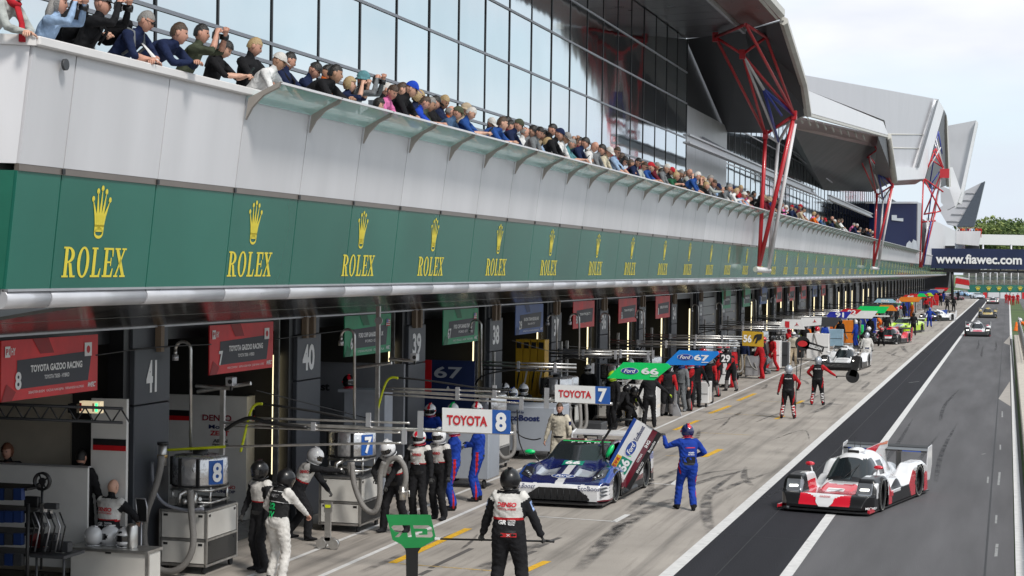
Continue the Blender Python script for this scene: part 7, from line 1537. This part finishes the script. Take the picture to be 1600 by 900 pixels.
farrig(1006, 474, 545, 'fuel rig whose boom carries the mustard board number 56', pxboard([(1160, 517), (1193, 519), (1193, 542), (1160, 540)], mat('mustard board', (.55, .33, .02), .45), 60.5, [('56', 1168, 529, 13, 12, M_txtw)], extra=pflag), cab=M_white)
def emb(cx, cy):
    def f(o, Y):
        b = MB()
        for a in (90, 210, 330): d = V(math.cos(R_(a)), 0, math.sin(R_(a)))*.11; n = V(-d.z, 0, d.x)*.22; c = WY(cx, cy, Y-.02); b.add([c-n, c+d, c+n], [(0, 1, 2)])
        b.build('emblem', M_txtr, o)
    return f
farrig(1091, 465, 523, 'fuel rig whose boom carries the white board number 1', pxboard([(1216, 513), (1223, 499), (1252, 499), (1258, 515)], M_whitep, 76, [('1', 1230, 507, 7, 10, M_txtr)], extra=emb(1245, 507)), cab=M_white)
farrig(1128, 462, 515, 'fuel rig whose boom carries the white board with red emblem and red tip', pxboard([(1246, 511), (1253, 496), (1284, 496), (1283, 508)], M_whitep, 80, extra=emb(1273, 502)), cab=M_white)
farrig(1181, 455, 505, 'fuel rig whose boom carries the navy blue board number 91', pxboard([(1287, 497), (1297, 487), (1331, 487), (1322, 498)], paint('royal board', (.02, .03, .34)), 94, [('91', 1312, 492, 13, 8, M_txtw)]), cab=M_white)
farrig(1212, 452, 490, 'fuel rig whose boom carries the red board number 92', pxboard([(1312, 486), (1322, 482), (1347, 484), (1336, 493)], M_red, 99, [('92', 1331, 488, 13, 7, M_txtw)]), cab=M_white)
farrig(1240, 450, 480, 'fuel rig with long white boom before the lime car', pxboard([(1338, 492), (1390, 493), (1390, 495), (1338, 494)], M_whitep, 112), cab=M_white, drum=False)
for i, (x, y, w_, h_, m, s, lab) in enumerate(((1385, 481, 33, 9, mat('orange board', (.75, .22, .02), .4), '', 'orange board on a rig beside the lime car'), (1383, 470, 35, 6, mat('sky board', (.35, .55, .68), .4), '86', 'pale blue board above the orange one'), (1403, 470, 12, 7, M_whitep, '10', 'white board number 10 on a far rig'), (1423, 464, 28, 6, M_red, '95', 'red board number 95 on a far rig'), (1440, 461, 16, 5, G66, '', 'green board beside red board 95'), (1452, 460, 14, 5, P_lime, '', 'lime board farther along the rigs'), (1458, 455, 18, 4, M_blue, '', 'blue board at the far end of the rigs'))):
    Y = 4.8*0+2.3*FOC/(y-425); p = WY(x, y, Y); t = thing('boom_board', lab, 'board', tuple(p), 0, 'boards over the far pit boxes'); k = Y/FOC
    b = MB(); b.prism([p+V(-w_/2*k, 0, -h_/2*k), p+V(w_/2*k, 0, -h_/2*k), p+V(w_/2*k-.3, 0, h_/2*k), p+V(-w_/2*k+.3, 0, h_/2*k)], (0, .05, 0)); b.build('board', m, t); b = MB(); b.cyl(p+V(-3.2, .1, -h_/2*k), p+V(w_/2*k, .1, -h_/2*k), .04, 6); b.cyl(p+V(-2.0, .1, -h_/2*k), (p.x-2.0, p.y+.1, 0), .05, 6); b.build('boom', M_dark, t)
    if s: flat_text(t, s, p+V(0, -.02, 0), (1, 0, 0), (0, 0, 1), w_*k*.35, h_*k*.7, M_txtw if m is not M_whitep else M_txtr, .03)
# white and coloured cabinets standing by the wall of rigs
for i, (x, y, w_, h_, m, lab) in enumerate(((1200, 580, 36, 48, M_whitep, 'tall white cabinet with a bright reflection next to the mustard board'), (1222, 572, 24, 38, M_whitep, 'second white cabinet behind the tall one by the black board pole'), (1085, 636, 44, 40, M_whitep, 'white pit cabinet lettered in black between the red and black crew'), (985, 655, 38, 50, M_whitep, 'white cabinet under the green board number 66'), (925, 690, 30, 30, M_dark, 'low black equipment case behind the official in cream'), (1130, 606, 20, 40, M_whitep, 'narrow white cabinet beside the last red and black crew member'), (1283, 545, 22, 40, mat('silver cabinet', (.42, .43, .45), .4), 'silver cabinet left of the white prototype'), (1303, 545, 26, 30, mat('pale blue cabinet', (.25, .38, .48), .4), 'pale blue cabinet behind the white prototype'), (1330, 536, 12, 34, M_whitep, 'slim white cabinet behind the men in black'), (1406, 490, 9, 22, M_whitep, 'slim white cabinet under board 10'), (1392, 488, 8, 18, M_red, 'red cabinet beside the white one under board 10'),
    (1452, 482, 9, 16, M_red, 'first red cabinet in the far red row'), (1461, 478, 8, 14, M_red, 'second red cabinet in the far red row'), (1440, 484, 8, 18, M_dark, 'dark cabinet left of the far red row'), (1428, 488, 8, 18, M_alu, 'grey cabinet left of the far red row'))):
    p = G(x, y); k = p.y/FOC; t = thing('pit_cabinet', lab, 'cabinet', (p.x, p.y, 0), 0, 'cabinets along the pit boxes'); b = MB(); b.bb((p.x-w_*k/2, p.y, .14), (p.x+w_*k/2, p.y+.8, h_*k), 0, .02); b.build('body', m, t)
    for s in (-1, 1): b = MB(); b.cyl((p.x+s*w_*k*.4-.03, p.y+.1, .08), (p.x+s*w_*k*.4+.03, p.y+.1, .08), .08, 10); b.build('castor', M_rubber, t)
    b = MB(); b.bb((p.x-w_*k/2+.03, p.y-.012, h_*k*.52), (p.x+w_*k/2-.03, p.y-.004, h_*k*.54)); b.build('door_gap', M_black, t)
    if i == 2: flat_text(t, 'ORECA', (p.x, p.y-.015, h_*k*.35), (1, 0, 0), (0, 0, 1), .5, .12, M_txtb, .03, .2)
sp_ = thing('mustard_panel', 'mustard panel with black emblem and number 56 leaning under the green board', 'sign', tuple(G(985, 665))); o = board(sp_, [WY(975, 622, 56), WY(990, 620, 56), WY(994, 662, 56), WY(978, 664, 56)], MATS['mustard board']); flat_text(o, '56', WY(985, 652, 55.97), (1, 0, 0), (0, 0, 1), 13*56/FOC, 10*56/FOC, M_txtw, .04); b = MB(); b.add([WY(978, 646, 55.97), WY(980, 628, 55.97), WY(989, 626, 55.97), WY(990, 634, 55.97), WY(984, 637, 55.97), WY(983, 645, 55.97)], [(0, 1, 2, 3, 4, 5)]); b.build('emblem', M_black, o)
farrig(905, 482, 560, 'dark framed fuel rig behind the official in cream', None, cab=M_dark, Dg=11.2, boomx=1.6)
# ------------------------------------------------------------------ cables sagging over the lane
wr = thing('overhead_cable', 'thin black cables sagging along the garage front below the soffit', 'cable', tuple(W(300, 560, 12.4)))
for pts in (((150, 555), (240, 543), (330, 538)), ((430, 530), (500, 521), (540, 516)), ((400, 610), (520, 640), (580, 655)), ((800, 532), (900, 560), (970, 575)), ((880, 540), (960, 548), (1050, 560)), ((610, 585), (700, 600), (800, 612))):
    b = MB(); b.tube(bez([W(x, y, 12.3) for x, y in pts], 12), .010, 5); b.build('strand', M_black, wr)
# ------------------------------------------------------------------ pit crews
K_blk, K_wht, K_red, K_blu, K_crm, K_gr = fab('overall black', (.014, .014, .016)), fab('overall white', (.62, .60, .57)), fab('overall red', (.42, .015, .02)), fab('overall blue', (.012, .045, .30)), fab('overall cream', (.55, .50, .40)), fab('glove grey', (.05, .05, .05))
TOY = dict(default=K_blk, yoke=K_wht, shirt=K_blk, hips=K_blk, upper_sleeve=K_blk, hem=K_red, collar=K_blk, hand=K_gr, shoe=K_blk)
FRD = dict(default=K_blu, shirt=K_blu, hips=K_blu, side=K_red, hand=K_gr, shoe=K_blk)
RBK = dict(default=K_blk, shirt=K_blk, yoke=K_blk, hips=K_blk, upper_sleeve=K_red, forearm=K_red, side=K_red, hand=K_gr, shoe=K_blk, shin=fab('zigzag black and white', (.16, .15, .15)))
BLK = dict(default=K_blk, shirt=K_blk, hips=K_blk, hand=K_gr)
WHT = dict(default=K_wht, shirt=K_wht, hips=K_wht, side=K_wht, hand=K_gr, shoe=K_blk, belt=fab('navy belt', (.02, .03, .08)))
HB, HWt, HSil = (P_blk, M_visor, P_blk), (P_wht, M_visor, P_wht), (P_sil, M_visor, P_sil)
grp = 'pit crew standing and working along the pit boxes'
def crew(label, body, px, py, rot, cols, hc=None, head='helmet', sc=1.0, skin=1, g=grp):
    p = G(px, py); return person(label, body, (p.x, p.y, 0), R_(rot), cols, head, hc or (HC['black'],), skin, g, False, sc)
lol = crew('crew member in white and black overalls holding a long black pole across the hips', 'lolly', 793, 946, 2, TOY, HB, sc=1.12)
J = REGS['lolly'][1]; ch = J['chest']
on_body(lol, 'DENSO', ch+V(0, -.1, .02), (0, -1, .05), .25, .058, M_txtr, bold=.05, shear=.15); on_body(lol, 'TOYOTA HYBRID', ch+V(0, -.1, -.035), (0, -1, 0), .24, .026, M_txtr, bold=.03)
on_body(lol, 'GR', ch+V(-.055, -.1, -.20), (0, -1, 0), .11, .055, M_txtw, bold=.05, shear=.2); on_body(lol, 'TOYOTA', ch+V(.065, -.1, -.178), (0, -1, 0), .10, .020, M_txtw); on_body(lol, 'GAZOO', ch+V(.065, -.1, -.203), (0, -1, 0), .09, .020, M_txtw); on_body(lol, 'Racing', ch+V(.065, -.1, -.228), (0, -1, 0), .075, .020, M_txtw)
on_body(lol, '#', ch+V(.03, -.1, -.36), (0, -1, 0), .20, .05, M_red, name='badge'); on_body(lol, 'X', ch+V(.03, -.1, -.36), (0, -1, 0), .05, .03, M_txtw)
for s in ('l', 'r'):
    e = (J[s+'s']+J[s+'e'])/2; sx = -1 if s == 'l' else 1; on_body(lol, '#', e+V(sx*.01, -.0, .02), (sx*.9, -.5, .1), .045, .13, mat('blue and white sleeve badge', (.25, .35, .6), .5, var=.6, vs=30), name='badge', upv=(J[s+'s']-J[s+'e']))
# pole and cut-out board he is holding
pl = lol.location; hy = (J['lw'].y+.055)*1.12; hz = (J['lw'].z-.055)*1.12
lb_ = thing('lollipop_board', 'green cut-out signal board on a black handle joined to the long pole', 'signal board', (pl.x-.9, pl.y+hy, hz))
p0 = WY(681, 842, pl.y+hy); p1 = WY(866, 846, pl.y+hy); b = MB(); b.cyl(p0, p1, .014, 10); b.cyl(p1-V(.16, 0, 0), p1, .021, 10, 0); b.build('pole', M_black, lb_); b = MB(); b.box(p0+V(.03, -.01, .01), (.08, .03, .035)); b.build('bracket', M_whitep, lb_)
def fill2d(splines, Y, m, name, par, th=.012):
    c = bpy.data.curves.new('t', 'CURVE'); c.dimensions = '2D'; c.fill_mode = 'BOTH'; c.extrude = th/2
    for S_ in splines:
        s = c.splines.new('POLY'); s.points.add(len(S_)-1); s.use_cyclic_u = True
        for i, (x, y) in enumerate(S_): q = WY(x, y, Y); s.points[i].co = (q.x, q.z, 0, 1)
    o = bpy.data.objects.new('t', c); COL.objects.link(o); me = bpy.data.meshes.new_from_object(o.evaluated_get(bpy.context.evaluated_depsgraph_get())); bpy.data.objects.remove(o)
    b = MB(); b.add([(v.co.x, Y+v.co.z, v.co.y) for v in me.vertices], [tuple(p.vertices) for p in me.polygons]); bpy.data.meshes.remove(me); return b.build(name, m, par)
zx = lambda x, y: (590+x*.18125, 790+y*.18125)
Yb = pl.y+hy
fill2d([[zx(*q) for q in ((75, 78), (455, 78), (505, 290), (430, 330), (375, 362), (232, 366), (205, 335), (130, 295))],
        [zx(*q) for q in ((118, 185), (135, 170), (280, 168), (295, 270), (262, 272), (255, 235), (215, 235), (185, 272), (148, 272), (190, 232), (150, 225), (130, 205))],
        [zx(*q) for q in ((305, 170), (440, 170), (468, 190), (475, 215), (430, 215), (425, 200), (312, 198))], [zx(*q) for q in ((470, 222), (478, 260), (462, 275), (330, 273), (322, 225), (385, 222), (388, 238), (355, 240), (358, 252), (430, 250), (428, 222))]], Yb, mat('green signal board', (.015, .27, .07), .45), 'board', lb_)
b = MB(); P = [zx(232, 366), zx(375, 362), zx(348, 400), zx(345, 700), zx(248, 700), zx(243, 395)]; b.prism([WY(x, y, Yb) for x, y in P], (0, .012, 0)); b.build('handle', M_black, lb_)
# cameraman with the numbered vest
VST = fab('black vest', (.02, .02, .021)); tv = crew('person in black vest marked 32 TV over white clothes, seen from behind at left', 'tv', 432, 912, -18, dict(default=K_wht, shirt=VST, yoke=VST, upper_sleeve=K_wht, forearm=K_wht, hips=K_wht, shin=K_wht, hand=M_skin[1], shoe=K_blk, belt=VST, hem=VST, side=VST, stripe=VST), HB)
J = REGS['tv'][1]; ch = J['chest']; GT = mat('green lettering', (.02, .62, .18), .5, var=0)
for s, dx, dz, wd, ht in (('32', -.02, -.10, .14, .10), ('TV', -.02, -.23, .13, .10)): on_body(tv, s, ch+V(dx, -.1, dz), -J['fw2'], wd, ht, GT, bold=.05)
on_body(tv, 'WEC', ch+V(0, -.1, .06), -J['fw2'], .17, .05, mat('grey lettering', (.25, .25, .26), .5, var=0), shear=.5); on_body(tv, '#', ch+V(0, -.1, -.03), -J['fw2'], .34, .008, M_txtw, name='piping'); on_body(tv, '#', ch+V(0, -.1, .13), -J['fw2'], .30, .008, M_txtw, name='piping')
crew('crew member in black helmet half hidden behind the 32 TV vest', 'stand', 408, 893, 150, TOY, HB)
c4 = crew('crew member in white helmet reaching right to the rig from its left side', 'reach', 468, 843, -78, TOY, HWt); J = REGS['reach'][1]; on_body(c4, 'DENSO', J['chest']+J['rt2']*.1, (1, 0, .2), .16, .05, M_txtr, bold=.05)
c5 = crew('crew member in white helmet bending over the fuel hose nozzle', 'hose', 618, 832, 165, TOY, HWt); c6 = crew('crew member in red striped white helmet, left of the pair with white chests', 'stand', 655, 815, 172, TOY, (P_wht, M_visor, P_red)); c7 = crew('crew member in plain white helmet, right of the pair with white chests', 'stand', 687, 812, 160, TOY, HWt)
for c_, bd in ((c6, 'stand'), (c7, 'stand'), (c5, 'hose')):
    J = REGS[bd][1]; ch = J['chest']; on_body(c_, 'DENSO', ch+V(0, .1, .0), J['fw2'], .19, .05, M_txtr, bold=.05, upv=J['up']); on_body(c_, 'GR', ch+V(0, .1, -.16), J['fw2'], .13, .055, M_txtw, bold=.05, upv=J['up']); on_body(c_, '#', ch+V(.05, .1, -.16), J['fw2'], .04, .06, M_red, name='badge', upv=J['up'])
nz_ = thing('fuel_nozzle', 'steel fuel nozzle on a thick grey hose held by the bending crew member', 'nozzle', tuple(G(630, 838))); pxtube(nz_, [(598, 745), (606, 722), (620, 716), (631, 728), (634, 748), (630, 765)], 31.2, .05, M_hose, 'hose', 12); p = WY(629, 765, 31.2); b = MB(); b.cyl(p+V(0, 0, .06), p+V(0, 0, -.18), .06, 14); b.cyl(p+V(0, 0, -.02), p+V(0, 0, -.06), .075, 14); b.tube([p+V(.05, 0, 0), p+V(.13, -.02, -.02), p+V(.13, -.02, -.12)], .014, 6); b.build('nozzle', M_steel, nz_)
b8 = crew('crew member in royal blue overalls with folded arms, nearer one under the 8 board', 'folded', 708, 797, 112, FRD, (P_wht, M_visor, P_red)); crew('crew member in royal blue overalls with folded arms, farther one under the 8 board', 'folded', 746, 783, 100, FRD, (P_wht, M_visor, P_blue))
crew('crew member in blue overalls and red striped helmet left of the 8 board', 'stand', 672, 752, 180, dict(FRD, yoke=K_blu, hem=K_blu), (P_wht, M_visor, P_red)); crew('crew member in blue overalls and green marked white helmet above the 8 board', 'stand', 708, 750, 170, dict(FRD, yoke=K_blu, hem=K_blu), (P_wht, M_visor, P_grn)); crew('crew member in blue overalls and red topped helmet just above the 8 board end', 'stand', 744, 748, 190, dict(FRD, yoke=K_blu, hem=K_blu), (P_wht, M_visor, P_red))
of = crew('official in cream racing overalls and black belt standing behind the grand tourer', 'official', 874, 746, 172, dict(default=K_crm, shirt=K_crm, hips=K_crm, side=fab('dark side panel', (.03, .03, .04)), collar=K_blk, hand=M_skin[1], shoe=K_blk), (HC['brown'],), 'short'); J = REGS['official'][1]; on_body(of, '#', J['ls']*.55+J['le']*.45, (-1, .4, 0), .09, .09, MATS.get('navy screen face'), name='badge')
dm = crew('crew member in royal blue overalls holding the raised car door', 'door', 1074, 797, 22, FRD, (P_navy, M_visor, P_red)); J = REGS['door'][1]; on_body(dm, '#', J['chest']+V(.02, -.1, .0), -J['fw2'], .20, .018, M_red, name='badge'); on_body(dm, 'FORD', J['chest']+V(.04, -.1, -.10), -J['fw2'], .12, .03, M_txtw); on_body(dm, 'PERFORMANCE', J['chest']+V(.04, -.1, -.14), -J['fw2'], .14, .02, M_txtw); on_body(dm, '#', J['pel']+V(0, -.1, .10), -J['fw2'], .26, .12, K_blk, name='belt_pack')
blk = crew('person in black with lime gloves leaning under the green board 66', 'point', 1014, 668, 8, dict(BLK, hand=fab('lime glove', (.45, .60, .05))), (P_blk, M_visor, P_blk)); crew('person in black bending down left of the lime gloved one', 'crouch', 968, 664, -30, BLK, HB)
nms = ['first', 'second', 'third', 'fourth', 'fifth']
for i, (x, y, bd, rot) in enumerate(((1042, 650, 'stand', 200), (1078, 642, 'folded', 120), (1108, 630, 'stand', 170), (1123, 620, 'folded', 100), (1143, 611, 'hose', 150))):
    crew('crew member in red and black overalls with zigzag shins, %s from the lime gloved person' % nms[i], bd, x, y, rot, RBK, [HB, (P_red, M_visor, P_wht), HSil, (P_red, M_visor, P_blk), HB][i])
st = thing('lane_marker_stand', 'narrow grey stand with forked foot among the red and black crew', 'stand', tuple(G(1055, 650))); p = G(1055, 650); b = MB(); b.bb((p.x-.05, p.y-.03, .35), (p.x+.05, p.y+.03, 1.0)); b.prism([p+V(-.22, 0, 0), p+V(.22, 0, 0), p+V(.05, 0, .4), p+V(-.05, 0, .4)], (0, .06, 0)); b.build('stand', M_alu, st)
crew('person in navy jacket and beige trousers standing by the hoses', 'official', 1162, 588, 160, dict(default=CL['navy'], shirt=CL['navy'], hips=CL['beige'], side=CL['navy'], shoe=K_blk), (HC['grey'],), 'short')
a15 = crew('crew member in red and black with an upright pole, left of two from behind', 'pole_up', 1231, 654, 4, RBK, HSil); a16 = crew('crew member in red and black stretching a round black board to the right', 'pole_out', 1277, 633, 0, RBK, HSil)
for a_ in (a15, a16):
    bd = 'pole_up' if a_ is a15 else 'pole_out'; J = REGS[bd][1]; on_body(a_, 'REBELLION', J['chest']+V(0, -.1, .03), -J['fw2'], .22, .03, M_txtw)
    for s in 'lr':
        for k in range(4):
            q = J[s+'k'].lerp(J[s+'a'], .2+.2*k); on_body(a_, '#', q, (0, -1, 0), .10, .022, M_txtw, name='zigzag', upv=(.35 if k % 2 else -.35, 0, 1))
def lolly_board(label, hand, head_px, Y, tilt_pts, r=.26, s=None):
    t = thing('signal_board', label, 'signal board', tuple(WY(head_px[0], head_px[1], Y)), 0, 'black signal boards of the red and black crew'); c = WY(head_px[0], head_px[1], Y); e = WY(tilt_pts[0], tilt_pts[1], Y); d = (e-c).normalized(); n = V(-d.z, 0, d.x); L_ = (e-c).length
    P = [c+V(math.cos(a), 0, math.sin(a))*r for a in [k*2*math.pi/24 for k in range(24)]]; b = MB(); b.prism(P, (0, .03, 0)); b.prism([c+n*.13, c-n*.13, e-n*.09, e+n*.09], (0, .034, 0)); b.build('board', M_black, t)
    b = MB(); b.cyl(hand, c+V(0, .015, 0), .015, 8); b.build('pole', M_black, t)
    if s: flat_text(t, s, c.lerp(e, .62)+V(0, -.01, 0), d if d.x > 0 else -d, n if d.x > 0 else -n, L_*.6, .10, M_txtw, .04)
    return t, c, d, n
J = REGS['pole_out'][1]; Yp = a16.location.y+J['rw'].y; hp = a16.location+J['rw']+V(.05, 0, -.02); lolly_board('round headed black board with black tail hanging right of the crew', hp, (1332, 588), Yp, (1341, 556), .24)
J = REGS['pole_up'][1]; Yp = a15.location.y+J['rw'].y; hp = a15.location+J['rw']+V(.02, .05, 0); t_, c, d, n = lolly_board('black board with red disc and white lettering raised over the left crew member', hp, (1254, 537), Yp, (1287, 546), .24, 'REBELLION')
b = MB(); b.add([c+V(math.cos(a), -.012/1, math.sin(a)*.6)*.16 for a in [k*2*math.pi/20 for k in range(20)]], [tuple(range(20))]); b.build('red_disc', M_red, t_)
b = MB(); b.cyl(WY(1246, 540, Yp), WY(1243, 640, Yp), .014, 6); b.build('pole', M_black, t_)
crew('crew member in white overalls and navy belt walking beside the white prototype', 'stand', 1354, 573, 8, dict(WHT, yoke=K_wht, hem=K_wht), HSil)
far = ((1427, 524, 'stand', 0, BLK, HB, 'in black behind the lime car, back turned'), (1452, 511, 'point', 0, dict(FRD), (P_blue, M_visor, P_blue), 'in blue walking before the blue prototype'), (1490, 487, 'official', 0, BLK, HB, 'in black with spread arms up the lane'), (1480, 487, 'pole_up', 0, BLK, HB, 'in dark clothes with a grey board left of the spread arms'),
       (1313, 541, 'official', 170, BLK, HB, 'in black between pale blue and slim white cabinets'), (1340, 537, 'folded', 90, BLK, HB, 'in black left edge of the dark group at the red car'), (1350, 540, 'crouch', -60, BLK, HWt, 'crouching in black at the front of the dark group'), (1360, 534, 'stand', 160, BLK, HB, 'in black in the middle of the dark group'), (1377, 541, 'crouch', 180, dict(BLK, hips=K_blk), (P_red, M_visor, P_blk), 'leaning over the red car'), (1385, 528, 'stand', 190, BLK, HB, 'in black behind the red car'),
       (1422, 495, 'folded', 100, BLK, (P_red, M_visor, P_red), 'in black with red helmet under board 95'), (1239, 572, 'official', 190, dict(default=K_crm, hips=CL['beige']), HWt, 'in cream trousers behind the black signal board'), (1412, 500, 'stand', 170, BLK, HB, 'in black under board 10'), (1447, 488, 'stand', 180, dict(BLK, shirt=K_red), HB, 'in red and black by the far red cabinets'), (1470, 478, 'stand', 180, BLK, (P_red, M_visor, P_red), 'in black with red helmet at the red row end'), (1497, 470, 'stand', 160, BLK, HB, 'in black near the far striped barrier'),
       (788, 700, 'stand', 180, BLK, (P_wht, M_visor, P_blk), 'in black and white helmet, left above the EcoBoost cabinet'), (802, 712, 'stand', 160, dict(BLK, yoke=K_blu), (P_wht, M_visor, P_blue), 'in white and blue helmet above the EcoBoost cabinet'), (817, 702, 'stand', 190, BLK, HWt, 'in white helmet in front of the yellow lockers'), (919, 655, 'stand', 170, BLK, HWt, 'in white helmet inside the dark garage past the lockers'), (985, 640, 'stand', 170, BLK, HWt, 'in white helmet behind the blue board 67'), (1000, 636, 'folded', 150, RBK, (P_red, M_visor, P_blk), 'in red helmet behind the boards 66 and 67'), (1066, 622, 'stand', 180, BLK, HSil, 'in silver helmet behind the board 67'), (1135, 604, 'stand', 170, RBK, (P_red, M_visor, P_wht), 'in red below the black board 29'))
for x, y, bd, rot, cl, hc, lab in far: crew('crew member '+lab, bd, x, y, rot, dict(cl, yoke=cl.get('yoke', cl.get('shirt', cl['default'])), hem=cl.get('shirt', cl['default'])), hc)
for i, (x, y, c) in enumerate(((1583, 477, K_red), (1577, 476, K_red), (1590, 475, K_red), (1572, 474, K_red))): crew('marshal in red overalls at the right edge, %s in the line' % nms[i], 'stand', x, y, 170+i*10, dict(default=c, yoke=c, hem=c), (HC['brown'],), 'short', g='marshals by the right hand wall')
p = WY(1597, 500, 140); person('marshal in orange overalls and white helmet leaning on the fence at the right edge', 'rail', (p.x+.3, 140, 0), R_(80), dict(default=CL['orange']), 'helmet', HWt, 1)
b = MB(); cb = thing('traffic_cone', 'orange and white cone like marker on the grass beside the fence', 'cone', tuple(G(1588, 517))); p = G(1588, 517); b = MB(); b.lathe([(.28, 0), (.28, .04), (.20, .05), (.06, .75), (0, .76)], (p.x, p.y, 0), 16); b.build('cone', CL['orange'], cb); b = MB(); b.lathe([(.155, .27), (.115, .47)], (p.x, p.y, 0), 16); b.build('band', M_whitep, cb)
# people inside the nearest garage
p = WY(165, 800, 24.95); s1_ = person('bald crew member sitting with back turned in the nearest garage', 'seated', (p.x, 25.02, WY(165, 750, 25.0).z-REGS['seated'][1]['head'].z-.12), R_(-12), dict(TOY, hand=M_skin[0]), None, (), 0, grp)
J = REGS['seated'][1]; ch = J['chest']; on_body(s1_, 'DENSO', ch+V(0, -.1, .0), -J['fw2'], .25, .06, M_txtr, bold=.05); on_body(s1_, 'TOYOTA HYBRID', ch+V(0, -.1, -.055), -J['fw2'], .25, .026, M_txtr); on_body(s1_, 'GR', ch+V(-.05, -.1, -.22), -J['fw2'], .12, .06, M_txtw, bold=.05); on_body(s1_, 'TOYOTA', ch+V(.08, -.1, -.20), -J['fw2'], .11, .025, M_txtw); on_body(s1_, 'GAZOO', ch+V(.08, -.1, -.235), -J['fw2'], .10, .025, M_txtw)
stl = thing('stool', 'black stool under the bald crew member', 'stool', (s1_.location.x, s1_.location.y, 0)); zs = s1_.location.z+.42; b = MB(); b.lathe([(.0, 0), (.18, 0), (.18, -.05), (0, -.05)], (s1_.location.x, s1_.location.y, zs), 16); b.cyl((s1_.location.x, s1_.location.y, 0), (s1_.location.x, s1_.location.y, zs-.04), .03, 8); b.cyl((s1_.location.x, s1_.location.y, 0), (s1_.location.x, s1_.location.y, .03), .2, 12); b.build('stool', M_black, stl)
for x, y, rot, lab, hc in ((16, 697, 180, 'mechanic with reddish hair behind the low white partition', 'ginger'), (127, 708, 4, 'dark haired mechanic seen from behind at the end of the low partition', 'black')):
    pp = WY(x, y, 25.2); person(lab, 'official', (pp.x, 25.16, max(0, pp.z-1.66)), R_(rot), dict(TOY, hand=mat('blue glove', (.03, .15, .35), .6)), 'short' if hc == 'black' else 'bob', (HC[hc],), 1, grp)

# denser far crews, cabinets and boards along the boxes
r3 = random.Random(11); cset = dict(black=BLK, red=dict(default=K_red), blue=FRD, white=WHT, orange=dict(default=CL['orange']), grey=dict(default=CL['grey']), green=dict(default=CL['green'])); hset = dict(black=HB, white=HWt, silver=HSil, red=(P_red, M_visor, P_red), blue=(P_blue, M_visor, P_blue), lime=(P_lime, M_visor, P_lime))
spots = [('between board 29 and the mustard board', 54, 64), ('near the white board number 1', 68, 82), ('left of the white prototype', 84, 96), ('beyond the board 91', 97, 112), ('beyond the red car', 114, 140), ('under the orange board', 142, 175), ('by the far red cabinets', 178, 230), ('at the far end of the boxes', 235, 310)]
done = set()
for wh, ya_, yb_ in spots:
    for i in range(6):
        while True:
            c_, h_ = r3.choice(list(cset) if yb_ > 110 else ['black', 'black', 'red', 'grey', 'white']), r3.choice(list(hset))
            if (c_, h_, wh) not in done: done.add((c_, h_, wh)); break
        cl = cset[c_]; p = (r3.uniform(-11.6, -8.9 if yb_ > 110 else -10.3), r3.uniform(ya_, yb_)); dcol = cl.get('shirt', cl['default'])
        person('crew member in %s overalls and %s helmet %s' % (c_, h_, wh), r3.choice(['stand', 'folded', 'walk', 'official', 'crouch', 'point', 'hose']), (p[0], p[1], 0), R_(r3.uniform(60, 260)), dict(cl, yoke=dcol, hem=dcol), 'helmet', hset[h_], 1, grp)
cm_ = dict(white=M_whitep, red=M_red, orange=MATS['orange board'], black=M_dark, silver=M_alu, blue=M_blue, green=G66)
for i, (wh, ya_, yb_) in enumerate(spots):
    for c_ in (r3.sample(list(cm_), 4) if i > 3 else ['white', 'silver', 'black']):
        x, y = r3.uniform(-12.2, -10.4 if yb_ < 110 else -9.6), r3.uniform(ya_, yb_); t = thing('pit_cabinet', '%s trolley cabinet %s' % (c_, wh), 'cabinet', (x, y, 0), 0, 'cabinets along the pit boxes'); w_, h_ = r3.uniform(.5, 1.3), r3.uniform(.9, 1.7)
        b = MB(); b.bb((x-w_/2, y, .12), (x+w_/2, y+.7, h_), 0, .02); b.build('body', cm_[c_], t)
        b = MB(); b.bb((x-w_/2+.04, y-.012, h_*.5), (x+w_/2-.04, y-.004, h_*.53)); b.build('door_gap', M_black, t)
        b = MB(); b.tube(bez([(x-.2, y-.02, h_), (x, y-.25, h_*.6), (x+.25, y-.2, .4), (x+.1, y, .7)], 12), .04, 6); b.build('hose', M_hose, t)
for i, (x, Y, c_, lab) in enumerate(((-8.6, 88, 'black', 'black boom board before the white prototype'), (-8.0, 104, 'white', 'white boom board above the dark group'), (-8.2, 118, 'green', 'green boom board beyond board 92'), (-8.6, 128, 'black', 'long black boom board beside the lime car'), (-8.2, 165, 'orange', 'orange boom board beyond the pale blue one'), (-8.6, 190, 'red', 'red boom board among the far red cabinets'), (-8.8, 215, 'blue', 'blue boom board beyond the far red cabinets'), (-8.8, 245, 'silver', 'silver boom board near the lane end'), (-9, 270, 'red', 'last red boom board near the lane end'))):
    t = thing('boom_board', lab, 'board', (x, Y, 2.4), 0, 'boards over the far pit boxes'); b = MB(); b.prism([(x-1, Y, 2.2), (x+.9, Y, 2.2), (x+1.2, Y, 2.62), (x-.6, Y, 2.62)], (0, .05, 0)); b.build('board', cm_[c_], t)
    b = MB(); b.cyl((-12, Y+.1, 2.2), (x+.9, Y+.1, 2.2), .03, 6); b.cyl((-12, Y+.1, 2.5), (x, Y+.1, 2.5), .02, 6); b.cyl((-11.6, Y+.1, 0), (-11.6, Y+.1, 2.6), .04, 6); b.build('boom', M_dark, t)
